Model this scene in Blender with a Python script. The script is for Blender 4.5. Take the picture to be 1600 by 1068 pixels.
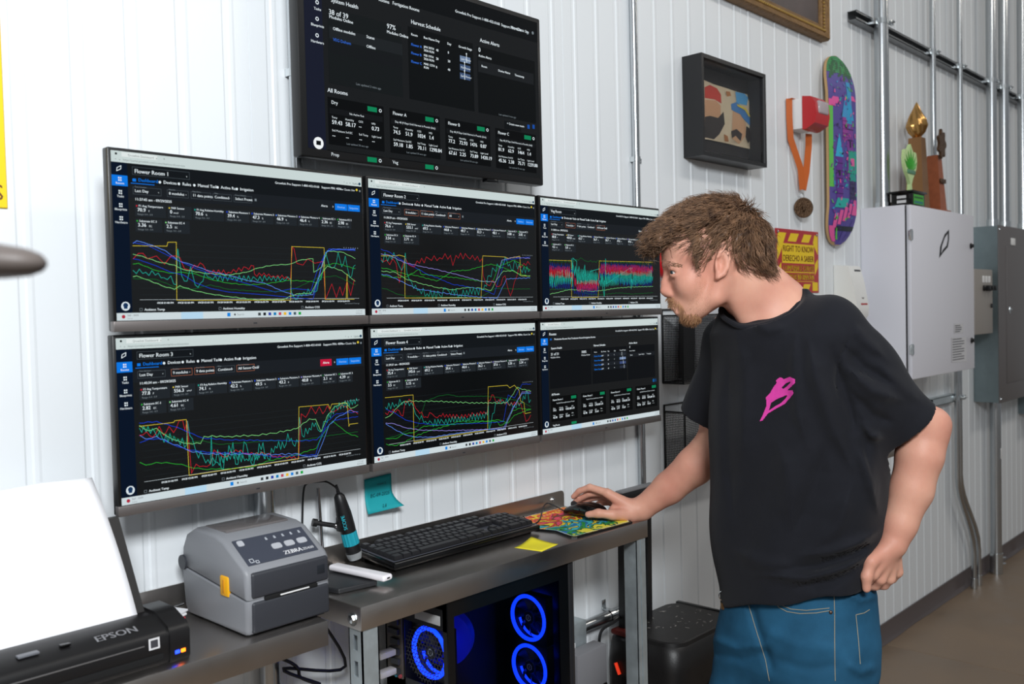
import bpy, bmesh, math, random
import numpy as np
from mathutils import Vector, Matrix, Euler
from mathutils.bvhtree import BVHTree
random.seed(7); np.random.seed(7)
scene = bpy.context.scene
for o in list(bpy.data.objects): bpy.data.objects.remove(o)
COL = scene.collection

# ---------------------------------------------------------------- camera
# World: X runs along the panelled wall, the wall face is Y = 0, Z is up, metres.
FPX = 1450.0
YAW, PIT, ROL = (math.radians(a) for a in (46.597, 1.824, 1.383))
CAM = np.array([0.0, -1.70, 1.576])
_f = np.array([math.sin(YAW)*math.cos(PIT), math.cos(YAW)*math.cos(PIT), -math.sin(PIT)])
_r = np.array([math.cos(YAW), -math.sin(YAW), 0.0]); _d = np.cross(_f, _r)
_c, _s = math.cos(ROL), math.sin(ROL)
CR, CD, CF = _c*_r+_s*_d, -_s*_r+_c*_d, _f
cd_ = bpy.data.cameras.new('camera'); cam = bpy.data.objects.new('camera', cd_); COL.objects.link(cam)
cd_.sensor_width = 36.0; cd_.lens = FPX/1600*36; cd_.clip_start = 0.02; cd_.clip_end = 60
mw = Matrix.Identity(4)
for i in range(3):
    mw[i][0] = CR[i]; mw[i][1] = -CD[i]; mw[i][2] = -CF[i]; mw[i][3] = CAM[i]
cam.matrix_world = mw
cd_.dof.use_dof = True; cd_.dof.focus_distance = 2.15; cd_.dof.aperture_fstop = 5.0
scene.camera = cam

def ray(u, v): return CR*((u-800)/FPX) + CD*((v-534)/FPX) + CF
def PW(u, v, y=0.0): d = ray(u, v); return CAM + d*((y-CAM[1])/d[1])      # pixel -> plane parallel to the wall
def PZ(u, v, z): d = ray(u, v); return CAM + d*((z-CAM[2])/d[2])           # pixel -> level plane
def PD(u, v, dep): return CAM + ray(u, v)*dep                              # pixel -> given depth
def PX(u, v, x): d = ray(u, v); return CAM + d*((x-CAM[0])/d[0])           # pixel -> plane across the wall

# ---------------------------------------------------------------- light
vs = scene.view_settings
vs.view_transform = 'Standard'; vs.look = 'None'; vs.exposure = 0.0; vs.gamma = 1.0; vs.use_curve_mapping = False
wd = bpy.data.worlds.new('room_air'); scene.world = wd; wd.use_nodes = True
bg = wd.node_tree.nodes['Background']; bg.inputs[0].default_value = (0.90, 0.95, 1.0, 1); bg.inputs[1].default_value = 0.24
def area(name, loc, target, sx, sy, power, col=(1, 1, 1)):
    l = bpy.data.lights.new(name, 'AREA'); l.shape = 'RECTANGLE'; l.size = sx; l.size_y = sy; l.energy = power; l.color = col
    o = bpy.data.objects.new(name, l); COL.objects.link(o); o.location = loc
    o.rotation_euler = (Vector(target)-Vector(loc)).to_track_quat('-Z', 'Y').to_euler(); return o
# added key light behind the camera, then high-bay strip lights of the hall
area('key_light_near', (-0.5, -2.75, 3.0), (0.3, 0, 2.0), 1.1, 0.6, 140, (0.94, 0.975, 1.0))
area('ceiling_light_mid', (3.2, -2.6, 4.4), (3.2, 0, 1.2), 1.6, 0.35, 27, (1.0, 0.96, 0.90))
area('ceiling_light_far', (7.0, -2.8, 4.4), (7.0, -1.5, 0), 1.6, 0.5, 30, (1.0, 0.92, 0.82))

# ---------------------------------------------------------------- helpers
def lin(c):
    r = []
    for x in c[:3]:
        x = x/255.0; r.append(x/12.92 if x <= 0.04045 else ((x+0.055)/1.055)**2.4)
    return (r[0], r[1], r[2], 1.0)
_M = {}
def M(name, col=(200, 200, 200), rough=0.5, metal=0.0, bump=0.0, bscale=60.0, var=0.0, vscale=8.0, emit=0.0,
      spec=0.5, trans=0.0, ior=1.45, stretch=None, sss=0.0, coat=0.0, rvar=0.0):
    if name in _M: return _M[name]
    m = bpy.data.materials.new(name); m.use_nodes = True; nt = m.node_tree; b = nt.nodes['Principled BSDF']
    c = lin(col); b.inputs['Base Color'].default_value = c; b.inputs['Roughness'].default_value = rough
    b.inputs['Metallic'].default_value = metal; b.inputs['Specular IOR Level'].default_value = spec
    b.inputs['IOR'].default_value = ior
    if trans: b.inputs['Transmission Weight'].default_value = trans
    if coat: b.inputs['Coat Weight'].default_value = coat; b.inputs['Coat Roughness'].default_value = 0.05
    if emit: b.inputs['Emission Color'].default_value = c; b.inputs['Emission Strength'].default_value = emit
    if sss: b.inputs['Subsurface Weight'].default_value = sss; b.inputs['Subsurface Radius'].default_value = (0.012, 0.005, 0.003); b.inputs['Subsurface Scale'].default_value = 1.0
    if bump or var or rvar:
        tc = nt.nodes.new('ShaderNodeTexCoord'); mp = nt.nodes.new('ShaderNodeMapping'); nt.links.new(tc.outputs['Object'], mp.inputs[0])
        if stretch: mp.inputs['Scale'].default_value = stretch
    if var or rvar:
        n = nt.nodes.new('ShaderNodeTexNoise'); n.inputs['Scale'].default_value = vscale; n.inputs['Detail'].default_value = 5; n.inputs['Roughness'].default_value = 0.62
        nt.links.new(mp.outputs[0], n.inputs['Vector'])
        if var:
            r = nt.nodes.new('ShaderNodeMapRange'); r.inputs[1].default_value = 0.25; r.inputs[2].default_value = 0.75; r.inputs[3].default_value = 1-var; r.inputs[4].default_value = 1+var
            nt.links.new(n.outputs[0], r.inputs[0])
            mx = nt.nodes.new('ShaderNodeVectorMath'); mx.operation = 'SCALE'; mx.inputs[0].default_value = c[:3]
            nt.links.new(r.outputs[0], mx.inputs['Scale']); nt.links.new(mx.outputs[0], b.inputs['Base Color'])
        if rvar:
            r2 = nt.nodes.new('ShaderNodeMapRange'); r2.inputs[1].default_value = 0.3; r2.inputs[2].default_value = 0.7; r2.inputs[3].default_value = max(0, rough-rvar); r2.inputs[4].default_value = rough+rvar
            nt.links.new(n.outputs[0], r2.inputs[0]); nt.links.new(r2.outputs[0], b.inputs['Roughness'])
    if bump:
        n2 = nt.nodes.new('ShaderNodeTexNoise'); n2.inputs['Scale'].default_value = bscale; n2.inputs['Detail'].default_value = 3
        nt.links.new(mp.outputs[0], n2.inputs['Vector']); bp = nt.nodes.new('ShaderNodeBump'); bp.inputs['Strength'].default_value = bump; bp.inputs['Distance'].default_value = 0.01
        nt.links.new(n2.outputs[0], bp.inputs['Height']); nt.links.new(bp.outputs[0], b.inputs['Normal'])
    _M[name] = m; return m
def vcol_mat(name, emit=0.0, rough=0.5, spec=0.5):
    """flat print: the colour of each printed shape comes from its own colour attribute"""
    if name in _M: return _M[name]
    m = bpy.data.materials.new(name); m.use_nodes = True; nt = m.node_tree; b = nt.nodes['Principled BSDF']
    a = nt.nodes.new('ShaderNodeAttribute'); a.attribute_name = 'ink'
    b.inputs['Roughness'].default_value = rough; b.inputs['Specular IOR Level'].default_value = spec
    if emit:
        b.inputs['Base Color'].default_value = (0, 0, 0, 1); nt.links.new(a.outputs['Color'], b.inputs['Emission Color']); b.inputs['Emission Strength'].default_value = emit
    else: nt.links.new(a.outputs['Color'], b.inputs['Base Color'])
    _M[name] = m; return m

WL = {}     # world location of every object's origin
def V3(p): return np.array(p, float)
def nrm(v): v = np.array(v, float); return v/np.linalg.norm(v)
def frame_from(axis):
    a = nrm(axis); h = V3((0, 0, 1)) if abs(a[2]) < 0.9 else V3((1, 0, 0))
    x = nrm(np.cross(h, a)); return x, np.cross(a, x), a
class MB:
    def __init__(s): s.v = []; s.f = []; s.m = []; s.c = []; s.cur = 0; s.ink = None
    def add(s, vs_, fs, mat=None):
        o = len(s.v); s.v += [tuple(map(float, p)) for p in vs_]
        for f in fs: s.f.append([i+o for i in f]); s.m.append(s.cur if mat is None else mat); s.c.append(s.ink)
        return s
    def box(s, c, size, R=None, mat=None):
        x, y, z = [k/2 for k in size]
        P = [V3(p) for p in ((-x,-y,-z),(x,-y,-z),(x,y,-z),(-x,y,-z),(-x,-y,z),(x,-y,z),(x,y,z),(-x,y,z))]
        if R is not None: P = [R@p for p in P]
        return s.add([p+V3(c) for p in P], [(3,2,1,0),(4,5,6,7),(0,1,5,4),(1,2,6,5),(2,3,7,6),(3,0,4,7)], mat)
    def box2(s, a, b, mat=None):
        a, b = V3(a), V3(b); return s.box((a+b)/2, np.abs(b-a), None, mat)
    def rbox(s, c, size, r, R=None, mat=None, seg=2):
        bm = bmesh.new(); bmesh.ops.create_cube(bm, size=1.0)
        for v in bm.verts: v.co = Vector((v.co.x*size[0], v.co.y*size[1], v.co.z*size[2]))
        bmesh.ops.bevel(bm, geom=list(bm.edges), offset=min(r, min(size)*0.49), segments=seg, profile=0.5, affect='EDGES')
        bm.verts.index_update(); P = [V3(v.co) for v in bm.verts]; F = [[v.index for v in f.verts] for f in bm.faces]; bm.free()
        if R is not None: P = [R@p for p in P]
        return s.add([p+V3(c) for p in P], F, mat)
    def rbox2(s, a, b, r, mat=None, seg=2):
        a, b = V3(a), V3(b); return s.rbox((a+b)/2, np.abs(b-a), r, None, mat, seg)
    def cyl(s, p0, p1, r0, r1=None, n=16, mat=None, caps=True): return s.tube([p0, p1], [r0, r0 if r1 is None else r1], n, mat, caps)
    def tube(s, pts, r, n=8, mat=None, caps=True):
        pts = [V3(p) for p in pts]; k = len(pts); rr = list(r) if hasattr(r, '__len__') else [r]*k
        tan = [nrm(pts[min(i+1, k-1)]-pts[max(i-1, 0)]) for i in range(k)]
        x, y, _ = frame_from(tan[0]); vs_ = []
        for i in range(k):
            t = tan[i]; x = nrm(x-t*np.dot(x, t)); y = np.cross(t, x)
            for j in range(n):
                a = 2*math.pi*j/n; vs_.append(pts[i]+(x*math.cos(a)+y*math.sin(a))*rr[i])
        fs = [(i*n+j, i*n+(j+1)%n, (i+1)*n+(j+1)%n, (i+1)*n+j) for i in range(k-1) for j in range(n)]
        if caps: fs += [tuple(range(n-1, -1, -1)), tuple((k-1)*n+j for j in range(n))]
        return s.add(vs_, fs, mat)
    def lathe(s, prof, o=(0, 0, 0), axis=(0, 0, 1), n=24, mat=None, sq=None):
        x, y, a = frame_from(axis); o = V3(o); vs_ = []
        for r, h in prof:
            for j in range(n):
                t = 2*math.pi*j/n; vs_.append(o+a*h+(x*math.cos(t)+y*math.sin(t))*max(r, 1e-5))
        k = len(prof); fs = [(i*n+j, i*n+(j+1)%n, (i+1)*n+(j+1)%n, (i+1)*n+j) for i in range(k-1) for j in range(n)]
        fs += [tuple(range(n-1, -1, -1)), tuple((k-1)*n+j for j in range(n))]
        return s.add(vs_, fs, mat)
    def prism(s, out, o, ux, uy, d, mat=None):
        """outline (2-D) in the frame o, ux, uy, extruded by d along ux x uy"""
        o, ux, uy = V3(o), V3(ux), V3(uy); nn = nrm(np.cross(ux, uy)); k = len(out)
        a = [o+ux*p[0]+uy*p[1] for p in out]; b = [p+nn*d for p in a]
        ar = sum(out[i][0]*out[(i+1)%k][1]-out[(i+1)%k][0]*out[i][1] for i in range(k))
        fs = [tuple(range(k-1, -1, -1)), tuple(range(k, 2*k))]+[(i, (i+1)%k, k+(i+1)%k, k+i) for i in range(k)]
        if (ar < 0) != (d < 0): fs = [f[::-1] for f in fs]
        return s.add(a+b, fs, mat)
    def poly(s, pts, mat=None): return s.add(pts, [tuple(range(len(pts)))], mat)
    def sphere(s, c, r, n=16, mat=None):
        r3 = V3(r if hasattr(r, '__len__') else (r, r, r)); vs_ = []; h = n//2
        for i in range(1, h):
            for j in range(n):
                a, b = math.pi*i/h, 2*math.pi*j/n; vs_.append(V3(c)+r3*V3((math.sin(a)*math.cos(b), math.sin(a)*math.sin(b), math.cos(a))))
        t = len(vs_); vs_ += [V3(c)+r3*V3((0, 0, 1)), V3(c)-r3*V3((0, 0, 1))]
        fs = [(i*n+j, (i+1)*n+j, (i+1)*n+(j+1)%n, i*n+(j+1)%n) for i in range(h-2) for j in range(n)]
        fs += [(t, j, (j+1)%n) for j in range(n)]+[(t+1, (h-2)*n+(j+1)%n, (h-2)*n+j) for j in range(n)]
        return s.add(vs_, fs, mat)
    def build(s, name, mats, parent=None, smooth=35, **tags):
        me = bpy.data.meshes.new(name); P = np.array(s.v, float)
        base = np.array([(P[:,0].min()+P[:,0].max())/2, (P[:,1].min()+P[:,1].max())/2, P[:,2].min()]) if len(P) else np.zeros(3)
        me.from_pydata((P-base).tolist(), [], s.f)
        mats = mats if isinstance(mats, (list, tuple)) else [mats]
        for m in mats: me.materials.append(m)
        if len(mats) > 1: me.polygons.foreach_set('material_index', s.m)
        if any(c is not None for c in s.c):
            at = me.color_attributes.new('ink', 'FLOAT_COLOR', 'CORNER'); arr = []
            for f, c in zip(s.f, s.c): arr += list(c or (1, 1, 1, 1))*len(f)
            at.data.foreach_set('color', arr)
        if smooth: me.shade_smooth(); me.set_sharp_from_angle(angle=math.radians(smooth))
        me.update(); return place(name, me, base, parent, **tags)
def place(name, me, base, parent=None, **tags):
    o = bpy.data.objects.new(name, me); COL.objects.link(o)
    if parent is not None: o.parent = parent; o.location = V3(base)-WL[parent.name]
    else: o.location = base
    WL[o.name] = V3(base)
    for k, v in tags.items():
        if v is not None: o[k] = v
    return o
def thing(name, loc, label, category, group=None): return place(name, None, loc, None, label=label, category=category, group=group)
def shared(name, src, loc, parent=None, **tags): return place(name, src.data, loc, parent, **tags)

_TC = {}
def text_geo(t):
    """glyph outlines of a string at size 1 -> (verts Nx2, faces)"""
    if t in _TC: return _TC[t]
    cu = bpy.data.curves.new('glyphs', 'FONT'); cu.body = t; cu.resolution_u = 2; cu.fill_mode = 'FRONT'
    ob = bpy.data.objects.new('glyphs', cu); me = ob.to_mesh()
    n = len(me.vertices); a = np.empty(n*3); me.vertices.foreach_get('co', a); a = a.reshape(-1, 3)[:, :2].copy()
    fs = [tuple(p.vertices) for p in me.polygons]; ob.to_mesh_clear(); bpy.data.objects.remove(ob); bpy.data.curves.remove(cu)
    _TC[t] = (a, fs); return _TC[t]
def put_text(mb, t, o, ux, uy, size, align=0.0, width=None, bold=0.0, mat=None, xscale=1.0):
    """write t at o (baseline start); ux, uy unit vectors; size = cap height in metres"""
    a, fs = text_geo(t)
    if not len(a): return
    k = size/0.69; w = a[:, 0].max()
    if width: kx = width/w
    else: kx = k*xscale
    off = -w*kx*align; o, ux, uy = V3(o), V3(ux), V3(uy)
    P = o+np.outer(a[:, 0]*kx+off, ux)+np.outer(a[:, 1]*k, uy); mb.add(P, fs, mat)
    if bold:
        mb.add(P+ux*bold, fs, mat)

# ---------------------------------------------------------------- materials used widely
m_wall = M('white_painted_panel', (226, 230, 233), 0.42, bump=0.02, bscale=90, var=0.015, vscale=2)
m_steel = M('stainless_steel', (188, 183, 179), 0.34, 1.0, var=0.05, vscale=5, rvar=0.06)
m_galv = M('galvanised_steel', (196, 206, 210), 0.48, 0.75, var=0.10, vscale=25, rvar=0.10)
m_zinc = M('bright_zinc', (205, 210, 212), 0.22, 1.0)
m_emt = M('conduit_steel', (190, 194, 197), 0.27, 1.0, var=0.05, vscale=12)
m_black = M('black_plastic', (20, 20, 22), 0.42, bump=0.03, bscale=300)
m_gloss = M('gloss_black_plastic', (12, 12, 13), 0.16)
m_dark = M('dark_grey_plastic', (46, 47, 50), 0.5)
m_white = M('white_plastic', (236, 236, 236), 0.4)
m_ink = vcol_mat('printed_ink', 0, 0.55)
m_lit = vcol_mat('screen_pixels', 1.0, 0.4, 0.04)

# ---------------------------------------------------------------- the setting
TOPZ = 4.6; X0, X1 = -3.0, 11.0
wall = thing('wall_back', (X0, 0.05, 0), None, None); wall['kind'] = 'structure'
wall['label'] = 'white ribbed metal panel wall behind the screens'
_pw = 1.0; _proto = None
def rib_profile(w):
    pts = [(0.0, 0.004), (0.0015, 0.0)]
    k = int(round(w/0.1))
    for i in range(k):
        x = 0.05+0.1*i
        pts += [(x-0.011, 0.0), (x-0.0075, 0.0016), (x+0.0015, 0.0016), (x+0.005, -0.0010), (x+0.012, -0.0010), (x+0.017, 0.0)]
    pts += [(w-0.0015, 0.0), (w, 0.004)]
    return pts
for i in range(int((X1-X0)/_pw)):
    # the panel's right-hand edge and ribs sit on the 0.1 m module measured on the wall
    x = X0+_pw*i+0.035
    if _proto is None:
        mb = MB(); pr = rib_profile(_pw); vs_ = []
        for px_, py_ in pr: vs_ += [(x+px_, py_, 0.0), (x+px_, py_, TOPZ)]
        fs = [(2*j, 2*j+2, 2*j+3, 2*j+1) for j in range(len(pr)-1)]
        k = len(vs_); vs_ += [(x, 0.05, 0), (x, 0.05, TOPZ), (x+_pw, 0.05, 0), (x+_pw, 0.05, TOPZ)]
        fs += [(k, 0, 1, k+1), (k-2, k+2, k+3, k-1), (k+2, k, k+1, k+3)]
        mb.add(vs_, fs); _proto = mb.build('wall_panel', m_wall, wall, smooth=0)
    else:
        shared('wall_panel', _proto, WL[_proto.name]+V3((_pw*i, 0, 0)), wall)
# floor: polished concrete slabs with saw-cut joints
m_floor = M('brown_concrete', (128, 110, 92), 0.42, bump=0.04, bscale=25, var=0.16, vscale=3.0, rvar=0.12)
fl = thing('floor', (3, -3, -0.1), None, None); fl['kind'] = 'structure'; fl['label'] = 'worn brown concrete floor with saw-cut joints'
jy = -3.0; jx = 4.253
xs = [-4.0, jx-3.6, jx, jx+3.6, 11.0]; ys = [-8.0, jy-3.0, jy, 0.05]
for a, b in zip(xs, xs[1:]):
    for c, d in zip(ys, ys[1:]):
        mb = MB(); mb.rbox2((a+0.002, c+0.002, -0.1), (b-0.002, d-0.002, 0.0), 0.003, seg=1); mb.build('floor_slab', m_floor, fl)
mb = MB(); mb.box2((-4, -8, -0.13), (11, 0.05, -0.1)); mb.build('floor_base', M('joint_dirt', (40, 34, 30), 0.9), fl)
# vinyl baseboard, slightly wavy where it meets the floor
mb = MB(); pts = []
n = 140
vs_ = []
for i in range(n+1):
    x = -3+14*i/n; w = 0.0025*math.sin(x*5.1)+0.002*math.sin(x*13.3)
    vs_ += [(x, -0.0025, 0.096), (x, -0.0060, 0.094), (x, -0.0065, 0.02), (x, -0.017-w, 0.002), (x, -0.0025, 0.0)]
fs = []
for i in range(n):
    for j in range(4): a = i*5+j; fs.append((a, a+1, a+6, a+5))
mb.add(vs_, fs); mb.build('baseboard_back', M('grey_vinyl', (88, 80, 80), 0.45), None, kind='structure', label='dark grey vinyl baseboard along the panel wall')
# ---------------------------------------------------------------- screens
m_bez = M('bezel_black', (16, 16, 17), 0.35)
m_chin = M('grey_chin', (120, 114, 112), 0.38, 0.65)
m_shell = M('monitor_shell', (30, 30, 32), 0.5)
UX, UZ = V3((1, 0, 0)), V3((0, 0, 1))
INK = dict(page=(13, 17, 20), panel=(27, 31, 36), card=(33, 38, 43), navy=(8, 20, 38), blue=(12, 118, 226), white=(225, 235, 240), grey=(120, 130, 136), dim=(62, 70, 76),
           bar=(200, 213, 212), red=(196, 34, 48), yel=(214, 192, 60), grn=(44, 170, 52), pale=(130, 215, 130), teal=(32, 168, 150), lb=(96, 140, 240), b=(26, 64, 205), dg=(22, 100, 42), ok=(14, 128, 84), vio=(150, 140, 225))
class Screen:
    """flat picture on a display: shapes in screen fractions, built as thin emissive print"""
    def __init__(s, x0, zt, w, h, y, zoom): s.x0, s.zt, s.w, s.h, s.y, s.zoom = x0, zt, w, h, y, zoom; s.mb = MB(); s.n = 0
    def P(s, fx, fy, lay): return V3((s.x0+fx*s.w, s.y-0.0003-0.00012*lay, s.zt-fy*s.h))
    def col(s, c, k=1.0):
        c = INK[c] if isinstance(c, str) else c; l = lin(c); s.mb.ink = (l[0]*k, l[1]*k, l[2]*k, 1)
    def rect(s, a, b, c, d, col, lay=0):
        s.col(col); s.mb.poly([s.P(a, d, lay), s.P(c, d, lay), s.P(c, b, lay), s.P(a, b, lay)])
    def frame(s, a, b, c, d, col, t=0.0016, lay=1):
        ty = t*s.w/s.h
        s.rect(a, b, c, b+ty, col, lay); s.rect(a, d-ty, c, d, col, lay); s.rect(a, b, a+t, d, col, lay); s.rect(c-t, b, c, d, col, lay)
    def text(s, fx, fy, t, size, col='white', align=0.0, bold=0.0): s.col(col); put_text(s.mb, t, s.P(fx, fy, 4), UX, UZ, size*s.h, align, bold=bold*s.h)
    def disc(s, fx, fy, r, col, lay=3, n=14):
        s.col(col); k = s.h; s.mb.poly([s.P(fx+r*math.cos(2*math.pi*j/n)*k/s.w, fy-r*math.sin(2*math.pi*j/n), lay) for j in range(n)])
    def line(s, pts, col, wd=0.0035, lay=2):
        s.col(col); w = wd*s.h/2; P = [s.P(p[0], p[1], lay) for p in pts]
        for a, b in zip(P, P[1:]):
            d = b-a; l = np.linalg.norm(d)
            if l < 1e-7: continue
            d = d/l; q = V3((-d[2], 0, d[0]))*w; a2, b2 = a-d*w*0.6, b+d*w*0.6
            s.mb.poly([a2-q, b2-q, b2+q, a2+q])
    def Z(s, zx, zy):
        ox, oy, k = s.zoom; p = PW(ox+zx*k, oy+zy*k, s.y); return ((p[0]-s.x0)/s.w, (s.zt-p[2])/s.h)
    def series(s, col, pts, amp=0.0, per=14, reg=None, wd=0.0032, seed=0):
        """polyline given in photo-crop pixels; amp adds the fine oscillation the trace shows"""
        f = [s.Z(*p) for p in pts]; rnd = random.Random(seed+len(pts)); out = []
        for a, b in zip(f, f[1:]):
            out.append(a)
            if amp and (reg is None or reg[0] <= a[0] <= reg[1]):
                n = max(1, int(abs(b[0]-a[0])*1000/per))
                for i in range(1, n):
                    t = i/n; out.append((a[0]+(b[0]-a[0])*t, a[1]+(b[1]-a[1])*t+(amp if i % 2 else -amp)*rnd.uniform(0.45, 1.0)))
        out.append(f[-1]); s.line([(min(max(x, 0.055), 0.975), min(max(y, 0.5), 0.9)) for x, y in out], col, wd)
    def browser(s, tabs):
        s.rect(0, 0, 1, 0.066, 'bar'); s.rect(0.035, 0.004, 0.035+0.12*tabs, 0.031, (222, 230, 229), 1)
        for i in range(tabs): s.text(0.055+0.12*i, 0.026, 'Growlink Dashboard', 0.013, (110, 122, 122)); s.text(0.15+0.12*i, 0.026, 'x', 0.012, (90, 100, 100))
        s.text(0.175+0.12*(tabs-1), 0.027, '+', 0.016, (90, 100, 100))
        s.text(0.012, 0.055, '<   o   https://portal.growlink.com/rooms/dashboard/overview', 0.012, (120, 132, 132))
        s.text(0.985, 0.055, '*   o   =   Update', 0.013, (80, 92, 92), 1.0); s.disc(0.99, 0.048, 0.010, (20, 60, 90), 2)
        s.disc(0.017, 0.017, 0.007, (40, 48, 48), 2)
    def taskbar(s):
        s.rect(0, 0.955, 1, 1.0, (204, 216, 220)); s.rect(0.22, 0.956, 0.30, 0.999, (180, 214, 236), 1)
        s.disc(0.022, 0.977, 0.011, (170, 40, 60), 2); s.text(0.034, 0.976, '96F - 9999', 0.011, (110, 110, 120)); s.text(0.034, 0.992, 'Sunny', 0.009, (140, 140, 150))
        s.rect(0.392, 0.965, 0.404, 0.989, (20, 130, 220), 2); s.disc(0.422, 0.977, 0.007, (90, 96, 100), 2); s.text(0.43, 0.983, 'Search', 0.013, (130, 136, 140))
        for i, c in enumerate(((60, 66, 70), (30, 34, 40), (40, 60, 160), (10, 120, 180), (190, 70, 90), (230, 180, 40), (30, 130, 220), (70, 90, 100), (24, 160, 60))):
            x = 0.515+0.0215*i; s.rect(x, 0.968, x+0.011, 0.987, c, 2)
        s.text(0.985, 0.975, '11:37 AM', 0.010, (120, 126, 130), 1.0); s.text(0.985, 0.991, '9/29/2025', 0.010, (120, 126, 130), 1.0)
    def sidebar(s, active=True):
        s.rect(0, 0.066, 0.052, 0.955, 'navy', 0)
        s.line([(0.017, 0.118), (0.019, 0.098), (0.032, 0.086), (0.031, 0.105), (0.017, 0.118)], 'white', 0.004)
        s.rect(0.0, 0.142, 0.052, 0.205, 'blue', 1)
        for i, t in enumerate(('Rooms', 'Tasks', 'Blueprints', 'Hardware')):
            y = 0.165+0.077*i
            for q in range(2): s.rect(0.021, y-0.012+0.014*q, 0.026, y-0.003+0.014*q, 'white', 2); s.rect(0.028, y-0.012+0.014*q, 0.032, y-0.003+0.014*q, 'white', 2)
            s.text(0.026, y+0.030, t, 0.0125, 'white', 0.5, 0.0006)
        s.disc(0.030, 0.915, 0.027, (214, 226, 232)); s.disc(0.030, 0.910, 0.015, (24, 52, 88), 4); s.rect(0.024, 0.922, 0.036, 0.930, (24, 52, 88), 4)
    def support(s, y=0.105): s.text(0.90, y, 'Growlink Pro Support 1-800-432-0160   Support PIN: 4074', 0.0155, 'white', 1.0, 0.0006); s.text(0.965, y, 'View Classic Site', 0.0145, 'white', 1.0); s.disc(0.975, y-0.012, 0.009, 'yel'); s.disc(0.990, y-0.006, 0.008, 'grey')
    def dashboard(s, room, cards, boxes, when, alert=False, tabs=1):
        s.rect(0, 0, 1, 1, 'page', -1); s.browser(tabs); s.sidebar(); s.rect(0.052, 0.066, 1, 0.185, (19, 23, 27), 0); s.rect(0.052, 0.185, 1, 0.27, 'panel', 0); s.support()
        s.frame(0.068, 0.084, 0.268, 0.132, 'dim'); s.text(0.075, 0.121, room, 0.0235, 'white', 0, 0.001); s.text(0.255, 0.118, 'v', 0.012)
        s.text(0.087, 0.170, 'Dashboard', 0.019, 'blue', 0, 0.0008); s.rect(0.068, 0.155, 0.080, 0.172, 'blue', 2); s.rect(0.062, 0.181, 0.142, 0.185, 'blue', 2)
        for x, t in ((0.165, 'Devices'), (0.232, 'Rules'), (0.288, 'Manual Tasks'), (0.375, 'Active Run'), (0.450, 'Irrigation')):
            s.disc(x-0.004, 0.163, 0.009, 'white', 3, 6); s.text(x+0.008, 0.170, t, 0.0185, 'white', 0, 0.0008)
        bx = (0.068, 0.165), (0.185, 0.262), (0.270, 0.345), (0.352, 0.425), (0.432, 0.505)
        for i, ((a, b), (t, hot)) in enumerate(zip(bx, boxes)):
            s.frame(a, 0.203, b, 0.248, (150, 92, 70) if hot else 'dim'); s.text(a+0.006, 0.234, t, 0.0165, 'white', 0, 0.0006); s.text(b-0.008, 0.231, 'v', 0.010, 'white', 1.0)
            s.text(a+0.006, 0.207, ('Time Selection', 'Modules', 'Data Points', 'Filter', 'Preset Selection')[i], 0.0085, 'grey')
        s.rect(0.516, 0.216, 0.524, 0.232, 'grey', 2)
        if alert: s.rect(0.792, 0.202, 0.845, 0.250, (190, 24, 60), 1)
        s.text(0.818, 0.234, 'Alerts', 0.0155, 'white', 0.5, 0.0008); s.text(0.856, 0.234, '0', 0.013)
        s.rect(0.868, 0.204, 0.926, 0.250, 'blue', 1); s.rect(0.929, 0.204, 0.988, 0.250, 'blue', 1); s.text(0.897, 0.234, 'Devices', 0.0145, (160, 200, 245), 0.5); s.text(0.958, 0.234, 'Setpoints', 0.0145, (160, 200, 245), 0.5)
        s.text(0.073, 0.284, when, 0.0155, 'white', 0, 0.0008)
        nm = ('F1 Avg Temperature', 'PAR Sensor', 'F1 Avg Relative Humidity', 'Substrate Moisture 1', 'Substrate Moisture 2', 'Substrate Moisture 3', 'Substrate Moisture 4', 'Substrate EC 1', 'Substrate EC 2', 'Substrate EC 3', 'Substrate EC 4')
        xs_ = (0.072, 0.184, 0.276, 0.397, 0.497, 0.597, 0.697, 0.795, 0.872); ws = (0.107, 0.087, 0.116, 0.095, 0.095, 0.095, 0.092, 0.072, 0.072)
        un = ('F', 'umol', '%', '%', '%', '%', '%', 'EC', 'EC', 'EC', 'EC'); dc = ('red', 'yel', 'teal', 'b', 'b', 'lb', 'vio', 'dg', 'grn', 'grn', 'pale')
        for i, v in enumerate(cards):
            if i < 9: a, y, w = xs_[i], 0.302, ws[i]
            else: a, y, w = 0.072+0.098*(i-9), 0.392, 0.092
            s.rect(a, y, a+w, y+0.078, 'card', 1); s.disc(a+0.007, y+0.014, 0.005, dc[i])
            s.text(a+0.013, y+0.019, nm[i].replace('F1', 'F'+room[-1]) if room[-1].isdigit() else nm[i], 0.0125, 'white', 0, 0.0006); s.text(a+0.008, y+0.047, v, 0.021, 'white', 0, 0.0012); s.text(a+0.012+0.0085*len(v), y+0.047, un[i], 0.011)
            s.text(a+0.008, y+0.068, 'Range: 0.4 - 0.9', 0.0105, 'grey')
        for i in range(9): s.rect(0.078, 0.535+0.039*i, 0.972, 0.5362+0.039*i, (38, 46, 50), 0)
        s.rect(0.078, 0.876, 0.972, 0.8785, (170, 180, 184), 1)
        for i in range(11): s.text(0.165+0.073*i, 0.903, '09/28 0%d:00 PM' % (i % 9+1), 0.0115, 'white', 0.5, 0.0008)
        s.text(0.972, 0.918, 'Last Updated 10 sec ago', 0.009, 'grey', 1.0)
        for x, t in ((0.076, 'Ambient Temp'), (0.36, 'Ambient Humidity'), (0.70, 'Ambient CO2')): s.frame(x, 0.928, x+0.010, 0.945, 'grey', 0.0012); s.text(x+0.016, 0.944, t, 0.0145, 'white', 0, 0.0008)
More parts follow.
